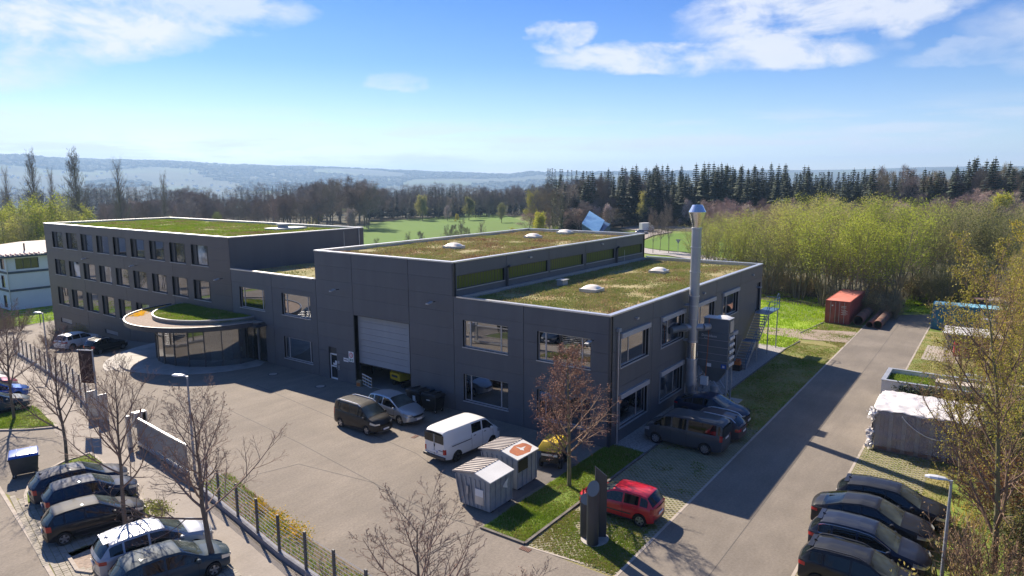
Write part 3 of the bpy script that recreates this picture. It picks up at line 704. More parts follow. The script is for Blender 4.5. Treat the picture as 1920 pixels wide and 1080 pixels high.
W1, W2, W3, W4, D1, D2, H1, H2, H4 = 11.8, 26.18, 37.97, 78.0, 29.64, 15.7, 7.91, 10.2, 10.69
CW = 'cladding'
hall = thing('production_hall', 'long dark grey clad hall with a raised middle block, roller gate and grassy flat roofs', 'building')
front = Wall(hall, (0, 0, 0), (0, 1, 0), (-1, 0, 0))
WZ = ((.85, 2.70), (4.58, 6.40))
GATE = (15.98, 21.78, 0, 5.5)
FW = [(a, b, *z) for a, b in ((1.28, 5.02), (7.28, 10.98)) for z in WZ]
KW = [(26.97+.0, 30.67, *WZ[0]), (26.97, 30.67, *WZ[1]), (33.13, 36.75, *WZ[1])]
DOOR = (23.98, 24.95, -.02, 2.62); ENT = (33.2, 37.6, 0, 3.25)
front.clad([0, 6.05, W1-.001], zrows(0, H1, 1.13), FW, CW)
front.clad([W1, 15.95, 21.85, W2-.001], zrows(0, H2, 1.133), [GATE, DOOR], CW)
front.clad([W2, 32.0, W3], zrows(0, H1, 1.13), KW+[ENT], CW)
for i, w in enumerate(FW): front.window(*w, mull=(w[0]+.62, w[1]-.55), label='wide window with white frame and two narrow side casements' if i == 0 else None)
for w in KW: front.window(*w, mull=(w[0]+.40, w[1]-.55))
right = Wall(hall, (0, 0, 0), (1, 0, 0), (0, -1, 0))
RW = [(a, b, *z) for a, b in ((1.25, 5.1), (7.08, 10.95), (13.2, 17.0), (18.95, 22.75)) for z in WZ]
RD = (28.0, 29.2, 3.72, 6.3)
right.clad([.001, 5.74, 11.6, 17.47, 23.39, D1], zrows(0, H1, 1.13), RW+[RD], CW)
for i, w in enumerate(RW): right.window(*w, mull=(w[0]+1.35 if i % 2 else w[1]-1.25,), box=True, sill=True)
# emergency door at the far end
f = MB(); right.slab(f, 28.02, 29.18, 3.74, 6.28, -.2, -.15); d = f.build('door', MT['frame_dark'], hall, fixn=True); d['label'] = 'dark emergency door at the head of the outside stair'
f = MB(); right.slab(f, 28.15, 28.19, 3.9, 6.1, -.14, -.02); right.slab(f, 28.0, 28.55, 5.9, 5.95, -.1, .35); f.build('door_closer', MT['steel_dull'], d, fixn=True)
# corner trims and downpipes
for x, y, z in ((-.02, -.02, H1), (-.02, W1-.06, H2)):
    MB().box(x-.012, x+.13, y-.012, y+.13, 0 if y < 0 else H1, z-.11).build('corner_trim', MT['sign_dark'], hall)
def pipe(name, pts, r, m, parent, n=8): return MB().path(pts, r, n, ).build(name, MT[m], parent, smooth=True)
pipe('downpipe', [(.85, -.10, 6.9), (.85, -.10, 0)], .05, 'galv', hall)
MB().box(.72, .98, -.2, -.01, 6.85, 7.05).build('rain_hopper', MT['galv_dull'], hall)
# raised block side wall above the low roof
side = Wall(hall, (0, W1, 0), (1, 0, 0), (0, -1, 0))
CL = [(a, b, 8.33, 9.22) for a, b in ((.42, 5.75), (6.3, 11.55), (12.0, 17.2), (17.8, 23.0), (23.85, 29.0))]
side.clad([.14, 6.05, 11.8, 17.6, 23.4, D1], [H1-.5, 8.3, 9.25, H2], CL, CW)
for w in CL:
    fo = side.window(*w, mull=(), pane='pane_green', kind='frame_dark', dep=.10, fw=.03, sill=True)
    for k in range(1, 16):
        u = w[0]+(w[1]-w[0])*k/16; q = MB(); side.slab(q, u-.02, u+.02, w[2]+.03, w[3]-.03, -.128, -.115); q.build('glazing_bar', MT['frame_dark'], fo, fixn=True)
for x in (6.0, 23.4): pipe('downpipe', [(x, W1-.35, 9.4), (x, W1-.12, 9.25), (x, W1-.12, H1-.1)], .09, 'sign_dark', hall)
for w_, u_, z_ in ((side, 9.05, 9.72), (side, 20.6, 9.85), (right, 3.3, 7.25), (right, 14.6, 7.25), (right, 26.6, 7.25)):
    mb = MB(); w_.slab(mb, u_-.14, u_+.14, z_-.08, z_+.04, 0, .16); mb.build('wall_light', MT['alu_frame'], hall, fixn=True)
def wall_lamp(parent, y, z, x=0.):
    o = MB().obox((x-.32, y, z+.02), .5, .05, .05).build('lamp_arm', MT['frame_dark'], parent)
    MB().obox((x-.68, y, z), .48, .26, .09, M=Matrix.Rotation(R(-12), 3, 'Y')).build('lamp_head', MT['galv'], o, bevel=.02)
for y, z in ((23.3, 7.35), (13.35, 7.4), (1.05, 6.35)): wall_lamp(hall, y, z)
# plain rear walls
MB().box(D1-.35, D1, 0.3, W1-.3, 0, H1-.11).box(D1-.35, D1, W1, W2, 0, H2-.11).box(.3, D1, W2-.3, W2-.01, H1-.6, H2-.11).box(D1-.35, D1, W2, W3, 0, H1-.11).box(16, D1-.35, W3-.3, W3, 0, H1-.11).build('rear_wall', MT[CW], hall)
# inner parapets and roofs
ROOFL, ROOFT = H1-.30, H2-.28
MB().box(.3, .33, .3, W1-.02, ROOFL, H1-.1).box(.3, D1-.36, .3, .33, ROOFL, H1-.1).box(D1-.39, D1-.36, .3, W1-.02, ROOFL, H1-.1).box(.5, D1-.4, W1-.30, W1-.05, ROOFL, H1-.06).build('parapet', MT['steel_dull'], hall)
MB().box(.3, .33, W1+.1, W2-.3, ROOFT, H2-.1).box(.3, D1-.36, W2-.33, W2-.301, ROOFT, H2-.1).box(D1-.39, D1-.36, W1+.3, W2-.3, ROOFT, H2-.1).box(.3, D1-.36, W1+.3, W1+.33, ROOFT, H2-.1).build('parapet', MT['steel_dull'], hall)
green_roof(hall, .33, D1-.39, .33, W1-.30, ROOFL, 21, 26000)
green_roof(hall, .33, D1-.39, W1+.33, W2-.33, ROOFT, 22, 26000, wt=(.42, 1.0))
green_roof(hall, .33, D1-.39, W2+.01, W3-.33, H1-.30, 23, 3500)
parapet(hall, 0, D1, 0, W1, H1, sides='s'); parapet(hall, 0, D1, 0, W1+.0, H1, sides='we')
parapet(hall, 0, D1, W1, W2, H2, sides='snwe')
parapet(hall, 0, 20, W2, W3+.3, H1, sides='w')
for i, (x, y) in enumerate(((9.2, 19.6), (21.3, 19.8), (27.6, 20.0))): dome(hall, x, y, ROOFT)
for x, y in ((8.5, 6.0), (20.5, 6.15)): dome(hall, x, y, ROOFL)
o = MB().box(9.5, 10.2, 9.05, 9.6, ROOFL, ROOFL+.42).build('roof_vent', MT['galv_dull'], hall, bevel=.02); MB().box(9.42, 10.28, 8.97, 9.68, ROOFL+.42, ROOFL+.47).build('vent_cap', MT['galv'], o)
pipe('lightning_rod', [(23.4, W1-.9, ROOFL), (23.4, W1-.9, ROOFL+1.5)], .015, 'galv', hall, 5); pipe('lightning_rod', [(3.0, W2-.1, H2), (3.0, W2-.1, H2+1.3)], .015, 'galv', hall, 5)
# gate, its room and the sectional door
g = MB(); W_ = front
for k in range(8):
    pass
rm = MB().box(.3, 12, 12.6, 25.6, -.02, .02, 0); rm.build('hall_floor', MT['floor_hall'], hall)
MB().box(11.9, 12, 12.6, 25.6, .02, 5.6).box(.3, 12, 12.5, 12.6, .02, 5.6).box(.3, 12, 25.6, 25.7, .02, 5.6).box(.3, 12, 12.5, 25.7, 5.6, 5.7).build('inner_wall', MT['wall_inside'], hall)
mb = MB(); front.slab(mb, GATE[0]-.02, GATE[0], 0, 5.5, -.5, .01); front.slab(mb, GATE[1], GATE[1]+.02, 0, 5.5, -.5, .01); front.slab(mb, GATE[0], GATE[1], 5.5, 5.52, -.5, .01); mb.build('gate_reveal', MT['reveal'], hall, fixn=True)
gd = thing('roller_gate', None, None); gd.parent = hall
zs = [1.72+k*(5.48-1.72)/8 for k in range(9)]
for a, b in zip(zs, zs[1:]):
    mb = MB(); front.slab(mb, GATE[0]+.02, GATE[1]-.02, a+.008, b-.008, -.42, -.36); mb.build('gate_section', MT['gate_sheet'], gd, fixn=True)
mb = MB(); front.slab(mb, GATE[0]+.02, GATE[1]-.02, 1.66, 1.72, -.43, -.35); mb.build('bottom_seal', MT['rubber'], gd, fixn=True)
# side door
mb = MB(); a, b = 24.0, 24.93
for q in ((a, a+.09, 0, 2.08), (b-.09, b, 0, 2.08), (a+.09, b-.09, 0, .12), (a+.09, b-.09, 1.97, 2.08), (a+.09, b-.09, 1.0, 1.10)): front.slab(mb, *q, -.2, -.13)
d = mb.build('door', MT['white_paint'], hall, fixn=True); d['label'] = 'narrow glazed door with white frame beside the gate'
for z0, z1 in ((.12, 1.0), (1.10, 1.97)): q = MB(); front.slab(q, a+.09, b-.09, z0, z1, -.18, -.16); q.build('pane', MT['pane_dark'], d, fixn=True)
q = MB(); front.slab(q, a+.2, a+.62, 1.15, 1.32, -.155, -.15); front.slab(q, a+.12, a+.4, 1.3, 1.52, -.155, -.15); q.build('notice', MT['sign_white'], d, fixn=True)
q = MB(); front.slab(q, a, b, 2.12, 2.6, -.2, -.13); q.build('door_transom', MT['frame_dark'], hall, fixn=True)
q = MB(); front.slab(q, a+.11, a+.14, .9, 1.25, -.13, -.06); q.build('handle', MT['steel_dull'], d, fixn=True)
for y, z, w, h in ((23.72, 1.52, .2, .2), (23.72, 1.16, .12, .2), (23.72, .95, .12, .12)):
    q = MB(); front.slab(q, y-w/2, y+w/2, z-h/2, z+h/2, 0, .06); q.build('intercom', MT['alu_frame'], hall, fixn=True)
def text(s, size, m, loc, rot, parent=None, name='lettering', align='CENTER', ex=.002):
    cu = bpy.data.curves.new(name, 'FONT'); cu.body = s; cu.size = size; cu.align_x = align; cu.align_y = 'CENTER'; cu.extrude = ex; cu.resolution_u = 2
    cu.materials.append(MT[m]); o = bpy.data.objects.new(name, cu); C.objects.link(o); o.location = loc; o.rotation_euler = rot
    dg = bpy.context.evaluated_depsgraph_get(); dg.update(); me = bpy.data.meshes.new_from_object(o.evaluated_get(dg)); me.name = name
    q = bpy.data.objects.new(name, me); q.location = loc; q.rotation_euler = rot; bpy.data.objects.remove(o); C.objects.link(q)
    if parent: q.parent = parent
    return q
FR = (R(90), 0, R(-90)); SR = (R(90), 0, 0)
sg = thing('warning_sign', 'white upright sign with red prohibition ring left of the roller gate', 'sign', (-.02, 22.25, 2.18))
MB().box(-.015, 0, -.29, .29, -.41, .41).build('board', MT['sign_white'], sg)
MB().lathe([(.20, -.0), (.20, .012)], (-.028, 0, .13), 24, axis='X').build('red_ring', MT['sign_red'], sg)
MB().lathe([(.145, 0), (.145, .006)], (-.033, 0, .13), 24, axis='X').build('white_disc', MT['sign_white'], sg)
MB().lathe([(.09, 0), (.09, .006)], (-.037, 0, .13), 20, axis='X').build('red_disc', MT['sign_red'], sg).scale = (1, 1, 1)
MB().lathe([(.06, 0), (.06, .006)], (-.041, 0, .13), 20, axis='X').build('white_dot', MT['sign_white'], sg)
mb = MB()
for yy, zz, ww in ((.1, -.2, .2), (-.14, -.2, .14), (.1, -.3, .2), (-.14, -.3, .16)): mb.box(-.022, -.016, yy-ww/2, yy+ww/2, zz-.03, zz+.03)
mb.build('lettering', MT['sign_green'], sg)
sg = thing('name_sign', 'small white rectangular sign between the door and the prohibition sign', 'sign', (-.02, 22.87, 1.85))
MB().box(-.015, 0, -.28, .28, -.15, .15).build('board', MT['sign_white'], sg)
mb = MB()
for k in range(7): mb.box(-.022, -.016, -.2+k*.06, -.16+k*.06, -.03, .035)
mb.build('lettering', MT['sign_ink'], sg)
# entrance bay beside the pavilion
mb = MB()
for u in (33.2, 34.6, 35.45, 36.35, 37.45): front.slab(mb, u, u+.1, 0, 3.2, -.22, -.12)
front.slab(mb, 33.2, 37.6, 3.15, 3.25, -.22, -.119); front.slab(mb, 34.6, 37.5, 2.2, 2.28, -.22, -.121); ef = mb.build('entrance_glazing', MT['alu_frame'], hall, fixn=True)
for a, b in ((33.3, 34.6), (34.7, 35.45), (35.55, 36.35), (36.45, 37.45)):
    q = MB(); front.slab(q, a, b, .05, 3.15, -.19, -.175); q.build('pane', MT['pane_clear'], ef, fixn=True)
MB().box(.3, 5, 33.0, 37.8, .0, .02).box(4.9, 5, 33, 37.8, .02, 3.4).box(.3, 5, 33, 33.1, .02, 3.4).box(.3, 5, 33, 37.8, 3.4, 3.5).build('lobby', MT['wall_inside'], hall)
q = MB(); front.slab(q, 33.35, 34.5, .06, 2.9, -1.3, -1.25); front.slab(q, 35.6, 36.3, 1.9, 3.1, -1.0, -.95); q.build('curtain', MT['curtain'], hall, fixn=True)
MB().box(-1.15, 0, 33.0, 35.2, 3.28, 3.42).build('canopy', MT['sign_dark'], hall)
# ---- office
office = thing('office_building', 'dark three storey office block, brown from painted ground glow, with three rows of square windows and a grass roof', 'building')
OF = Wall(office, (0, 0, 0), (0, 1, 0), (-1, 0, 0))
OW = []
for z0, z1 in ((7.85, 9.75), (4.56, 6.4), (.86, 3.0)):
    for k in range(9):
        l = 75.78-3.93*k
        if z0 < 1 and k > 7: continue
        OW.append((l-2.85, l, z0, z1))
OB = [(72.75, 75.85, -1.42, -.86), (60.95, 64.0, -1.3, -.84)]
OF.clad([W3+.012, 48, 58, 68, W4], zrows(-3.2, H4, 1.07), OW+OB, 'cladding_ground_glow')
rb = random.Random(8)
for i, w in enumerate(OW):
    u1 = w[1]; bl = None
    if rb.random() < .5:
        h = rb.choice((.35, .5, .8, 1.1)); bl = (w[0]+.9, w[1]-.75, w[3]-.08-h, w[3]-.08)
    if i == 15: bl = None
    OF.window(*w, mull=(w[1]-.72, w[0]+.5), kind='frame_dark', pane=('pane_office', 'pane_office', 'pane_room', 'pane_blind', 'pane_office')[(i*7+i//3) % 5], dep=.22, fw=.06, louvre=(w[1]-.66, w[1]-.06), blind=None)
for w in OB:
    mb = MB(); OF.slab(mb, *w, -.2, -.12); mb.build('basement_window', MT['steel_dull'], office, fixn=True)
MB().box(.3, D2, W3+.001, W3+.05, -.3, H4-.11).build('side_wall', MT[CW], office)
sw = Wall(office, (0, W3, 0), (1, 0, 0), (0, -1, 0))
sw.clad([.001, 5.3, 10.5, D2], zrows(4.0, H4-.0, 1.1), [], CW, t=.04)
MB().box(.3, D2, W4-.3, W4, -3.4, H4-.11).box(D2-.3, D2, W3+.3, W4-.3, -3.4, H4-.11).build('rear_wall', MT['cladding_ground_glow'], office)
ZO = H4-.24
MB().box(.3, .33, W3+.3, W4-.3, ZO, H4-.1).box(D2-.33, D2-.3, W3+.3, W4-.3, ZO, H4-.1).box(.33, D2-.33, W4-.33, W4-.3, ZO, H4-.1).box(.33, D2-.33, W3+.3, W3+.33, ZO, H4-.1).build('parapet', MT['steel_dull'], office)
green_roof(office, .33, D2-.33, W3+.33, W4-.33, ZO, 24, 34000, wt=(.72, 1.15), gm='roof_meadow', hh=.13, mats=('blade', 'sedum_brown', 'sedum_red'))
parapet(office, 0, D2, W3, W4, H4, sides='snwe')
o = MB().box(9.4, 13.2, 44.2, 46.4, ZO, ZO+.22).build('roof_hatch', MT['galv'], office, bevel=.02); MB().lathe([(.55, 0), (.55, .3), (.7, .3), (.7, .42)], (11.0, 45.4, ZO+.22), 16).build('roof_fan', MT['galv_dull'], o, smooth=True)
for y, z in ((39.2, 6.9), (54.9, 7.05), (66, 7.1), (77.4, 7.1)): wall_lamp(office, y, z)
o = MB().lathe([(.3, 0), (.3, .75)], (13.6, W3-1.1, H1-.3), 14).build('flue', MT['galv_dull'], office, smooth=True); MB().lathe([(.36, 0), (.36, .12)], (13.6, W3-1.1, H1+.5), 14).build('flue_cap', MT['black_plastic'], o, smooth=True)
pipe('downpipe', [(15.0, W3-.08, H4), (15.0, W3-.08, H1)], .05, 'galv', office)
# ---- entrance pavilion
pav = thing('entrance_pavilion', 'round glazed entrance pavilion with disc roof, gravel rim and grassy centre', 'entrance')
def arc(cx, cy, r, a0, a1, n): return [(cx+r*math.cos(R(a0+(a1-a0)*k/n)), cy+r*math.sin(R(a0+(a1-a0)*k/n))) for k in range(n+1)]
PO = arc(.1, 41.0, 7.45, 92, 262, 40)+[(-.6, 33.3), (-.02, 33.3), (-.02, 48.4)]
PO = [(min(x, -.012), y) for x, y in PO]
def ringwall(name, poly, z0, z1, t, m, parent, closed=False):
    mb = MB(); n = len(poly); rg = range(n if closed else n-1); cx, cy = sum(p[0] for p in poly)/n, sum(p[1] for p in poly)/n
    inn = []
    for i, (x, y) in enumerate(poly):
        d = Vector((cx-x, cy-y)); d.normalize(); inn.append((x+d.x*t, y+d.y*t))
    for i in rg:
        j = (i+1) % n; A, B, c, d = poly[i], poly[j], inn[j], inn[i]
        mb.add([(*A, z0), (*B, z0), (*c, z0), (*d, z0), (*A, z1), (*B, z1), (*c, z1), (*d, z1)], [(3, 2, 1, 0), (4, 5, 6, 7), (0, 1, 5, 4), (2, 3, 7, 6)])
    return mb.build(name, m, parent, fixn=True)
MB().prism(PO, 3.3, 3.62, 0, 1).build('roof', [MT['sign_dark'], MT['gravel_brown']], pav, fixn=True)
ringwall('roof_edge', arc(.1, 41.0, 7.5, 92, 262, 40), 3.34, 3.72, .12, MT['sign_dark'], pav); ringwall('coping', arc(.1, 41.0, 7.52, 92, 262, 40), 3.72, 3.735, .09, MT['galv'], pav)
IO = [(min(x, -.04), y) for x, y in arc(.6, 40.6, 5.9, 96, 264, 36)]
ringwall('inner_rim', IO, 3.62, 3.98, .14, MT['steel_dull'], pav); MB().prism(IO, 3.63, 3.88).build('roof_soil', MT['roof_meadow'], pav, fixn=True)
ringwall('coping', [(x*1.0-.02, y) for x, y in IO], 3.981, 3.995, .10, MT['galv_dull'], pav)
tufts('roof_planting', [(x*.96-.02, 40.6+(y-40.6)*.96) for x, y in IO], 9000, .16, ('blade', 'sedum_brown'), (1.0, 1.3), z=3.88, seed=30, w=.03, parent=pav, freq=.5)
tufts('moss', [(-.8, 47.9), (-2.8, 47.9), (-5.6, 45.6), (-5.0, 44.6), (-3, 46.6)], 1400, .07, ('flower', 'sedum_brown'), (.8, 1.), z=3.62, seed=31, w=.04, parent=pav)
gl = arc(.4, 40.2, 5.75, 97, 250, 11)
gl = [(min(x, -.1), y) for x, y in gl]+[(-.1, 34.8)]
zb = -.02
for i, (A, B) in enumerate(zip(gl, gl[1:])):
    A = Vector((*A, 0)); B = Vector((*B, 0)); d = (B-A).normalized(); n = Vector((d.y, -d.x, 0)); mid = (A+B)/2; ang = math.atan2(d.y, d.x); L = (B-A).length
    MB().obox(A+Vector((0, 0, 1.66)), .07, .12, 3.3, ang).build('glazing_post', MT['frame_dark'], pav)
    isdoor = i in (4,)
    MB().obox(mid+Vector((0, 0, 1.66)), L-.08, .02, 3.28, ang).build('pane', MT['pane_clear'], pav)
    if i in (4, 5):
        fo = MB().obox(mid+Vector((0, 0, 2.36)), L-.08, .09, .08, ang).obox(A+d*.1+Vector((0, 0, 1.16)), .1, .1, 2.3, ang).obox(B-d*.1+Vector((0, 0, 1.16)), .1, .1, 2.3, ang).obox(mid+Vector((0, 0, .07)), L-.2, .085, .1, ang).build('door', MT['frame_dark'], pav)
        MB().obox(mid+d*.35*(1 if i == 4 else -1)-n*.1+Vector((0, 0, 1.1)), .04, .04, .6, ang).build('handle', MT['steel_dull'], fo)
MB().prism([(x, y) for x, y in gl]+[(-.02, 34.8), (-.02, 46)], .01, .03).build('floor', MT['floor_hall'], pav)
MB().box(-.18, -.05, 36, 45.9, .03, 3.28).build('back_wall', MT['wall_inside'], pav)
for p0, p1 in (((-2.2, 44.95), (-4.45, 42.6)), ((-1.2, 36.6), (-3.0, 36.9))):
    a = Vector((*p0, 1.7)); b = Vector((*p1, 1.7)); d = b-a; MB().obox((a+b)/2, d.length, .05, 3.2, math.atan2(d.y, d.x)).build('curtain', MT['curtain' if p0[0] < -3 else 'white_sheet'], pav)
MB().lathe([(.55, 0), (.55, 1.05), (.62, 1.05), (.62, 1.1)], (-2.4, 40.5, .03), 18).build('reception_desk', MT['wood'], pav, smooth=True)
# steps: ground falls to the left, the platform stays level
def plat(r, z0, z1, a1=263): return [(min(x, -.01), y) for x, y in arc(.0, 40.9, r, 92, a1, 44)]+[(-.01, 41.0-7.4)]
pl = thing('entrance_steps', 'low curved concrete platform with broad steps round the pavilion', 'steps')
MB().prism(plat(8.1, 0, 0), -1.2, .012).build('platform', MT['concrete'], pl, fixn=True)
MB().prism([(min(x, -.008), y) for x, y in arc(-.25, 41.3, 8.25, 92, 238, 40)]+[(-.008, 40)], -1.2, -.15).build('step', MT['concrete'], pl, fixn=True)
MB().prism([(min(x, -.006), y) for x, y in arc(-.5, 41.8, 8.5, 92, 225, 40)]+[(-.006, 40)], -1.2, -.31).build('step', MT['concrete'], pl, fixn=True)
o = thing('bistro_sign', 'narrow brown notice pillar beside the entrance glazing', 'sign', (-.9, 35.6, 0)); MB().box(-.06, .06, -.3, .3, 0, 2.0).build('board', MT['wood_grey'], o); MB().box(-.075, -.06, -.2, .2, .9, 1.3).build('notice', MT['sign_white'], o)
# ---- white house beyond the office
HX, HY, HZ = 5.3, 109.0, -4.5
house = thing('white_house', 'white rendered house with blue grey bands and a pale tiled roof', 'house')
hs = Wall(house, (HX, HY, 0), (1, 0, 0), (0, -1, 0)); hw = Wall(house, (HX, HY, 0), (0, 1, 0), (-1, 0, 0))
HW1 = [(1.2, 4.4, 2.0, 3.7), (11.2, 12.4, -2.9, -1.4), (12.2, 14, 2.0, 3.7)]; HW2 = [(1.0, 2.6, 2.0, 3.7), (1.6, 2.9, -1.0, 1.0), (1.6, 2.8, -4.2, -2.2)]
for w_, ops, L in ((hs, HW1, 16), (hw, HW2, 18)):
    mb = MB()
    for r in rects_minus((0 if w_ is hs else .3, L, HZ, 4.1), ops): w_.slab(mb, *r, -.3, 0)
    mb.build('wall', MT['plaster_white'], house, fixn=True)
    for z in (1.35, -1.5):
        mb = MB(); w_.slab(mb, -.05, L, z, z+.35, .005, .08); mb.build('band', MT['trim_blue'], house, fixn=True)
    for o_ in ops: w_.window(*o_, mull=(o_[0]+(o_[1]-o_[0])*.34, o_[0]+(o_[1]-o_[0])*.67) if o_[1]-o_[0] > 2 else (), kind='frame_dark', sill=False, dep=.1, pane='pane_dark')
rf = MB().add([(HX-.6, HY-.6, 4.2), (HX+16.5, HY-.6, 4.2), (HX+16.5, HY+19, 4.2), (HX-.6, HY+19, 4.2), (HX+6, HY+7, 5.5), (HX+10, HY+7, 5.5), (HX+10, HY+12, 5.5), (HX+6, HY+12, 5.5)],
     [(0, 1, 5, 4), (1, 2, 6, 5), (2, 3, 7, 6), (3, 0, 4, 7), (4, 5, 6, 7), (3, 2, 1, 0)]).build('roof', MT['roof_pale'], house)
MB().box(HX-.7, HX+16.5, HY-.72, HY-.55, 3.95, 4.25).box(HX-.72, HX-.55, HY-.55, HY+19, 3.95, 4.25).build('gutter', MT['trim_blue'], house)
for k in range(26): MB().tube((HX-.5+k*.65, HY-.6, 4.28), (HX-.5+k*.65, HY+.2, 4.42), .2, .2, 6).build('ridge_tile', MT['tile_pale'], house)
pipe('downpipe', [(HX-.05, HY-.12, 4), (HX-.05, HY-.12, HZ)], .07, 'galv', house)
pipe('vent_pipe', [(HX+3.5, HY+2.6, 4.6), (HX+3.5, HY+2.6, 5.9)], .12, 'black_plastic', house)
MB().box(HX-3, HX+.8, HY+9, HY+12, 5.4, 6.4).build('roof_hut', MT['roof_pale'], house)
sd = MB().lathe([(.02, 0), (.45, .08), (.75, .22)], (HX+1.0, HY+8.2, 7.3), 18, axis='Y', cap=False).build('satellite_dish', MT['white_sheet'], house, smooth=True); pipe('dish_arm', [(HX+1.0, HY+8.4, 5.2), (HX+1.0, HY+8.4, 7.3)], .05, 'galv', sd)
# ---- far buildings
def far_house(nm, lab, px, py, z, d, w, dp, h, rh, wm, rm_, rz, cat='house'):
    x, y = G(px, py, z); t = thing(nm, lab, cat, (x, y, z-.2), rz)
    MB().box(-w/2, w/2, -dp/2, dp/2, 0, h).build('wall', wm, t)
    MB().add([(-w/2-.4, -dp/2-.5, h-.1), (w/2+.4, -dp/2-.5, h-.1), (w/2+.4, dp/2+.5, h-.1), (-w/2-.4, dp/2+.5, h-.1), (-w/2-.4, 0, h+rh), (w/2+.4, 0, h+rh)], [(0, 1, 5, 4), (2, 3, 4, 5), (0, 4, 3), (1, 2, 5), (3, 2, 1, 0)]).build('roof', rm_, t)
    for k in (-1, 1):
        MB().box(k*w*.25-.6, k*w*.25+.6, -dp/2-.04, -dp/2+.02, 1, 2.2).build('window', MT['pane_dark'], t)
mat('roof_red', (.45, .24, .18), (.52, .30, .24), 1, .8); mat('blue_sheet', (.10, .26, .48), (.15, .33, .55), .8, .35, .3); mat('blue_wall', (.012, .07, .17), (.02, .09, .21), .8, .5)
far_house('farmhouse', 'small pale farmhouse with a pinkish roof at the edge of the wood', 812, 404, -8, 0, 12, 8, 3, 3.4, MT['plaster_white'], MT['roof_red'], YAW-1.45)
x, y = G(1118, 436, -1.5)
bh = thing('blue_barn', 'blue metal shed with a tilted pale blue roof behind the hall', 'shed', (x, y, -1.8), 0)
mb = MB(); c = [FAR(1092, 205), FAR(1127, 196), FAR(1146, 208), FAR(1110, 217)]; L = [(a-x, b-y) for a, b in c]
tops = [3.4, 2.6, 3.2, 8.2]
MB().hull([(a, b, 0) for a, b in L], [(*L[0], 5.2), (*L[1], 2.2), (*L[2], 4.4), (*L[3], 6.4)]).build('wall', MT['blue_wall'], bh, fixn=True)
A, B, D_, E_ = Vector((*L[0], 3.4)), Vector((*L[1], 1.4)), Vector((*L[2], 4.6)), Vector((*L[3], 6.4))
p0 = FAR(1092, 203); p1 = FAR(1122, 196); p2 = FAR(1135, 206); p3 = FAR(1106, 215)
q = [(p0[0]-x, p0[1]-y, 4.6), (p1[0]-x, p1[1]-y, 2.0), (p2[0]-x, p2[1]-y, 5.3), (p3[0]-x, p3[1]-y, 7.8)]
MB().hull(q, [(a, b, h+.25) for a, b, h in q]).build('roof', MT['blue_sheet'], bh, fixn=True)
def village():
    rng = random.Random(4); mb = MB()
    for k in range(230):
        px = rng.choice((rng.uniform(-20, 230), rng.uniform(340, 520), rng.uniform(-20, 700))); d = rng.uniform(3300, 5600)
        x, y = FAR(px, d); z = tz(x, y); w, dp, h = rng.uniform(7, 14), rng.uniform(7, 12), rng.uniform(4, 7)
        if rng.random() < .06: w *= 4; dp *= 1.5
        a = rng.uniform(0, 3); mb.obox((x, y, z+h/2), w, dp, h, a, 0); mb.obox((x, y, z+h+.8), w+1, dp+1, 1.8, a, rng.choice((0, 1, 1)))
    tag(mb.build('village', [MT['plaster_white'], MT['roof_red']]), kind='stuff')
village()
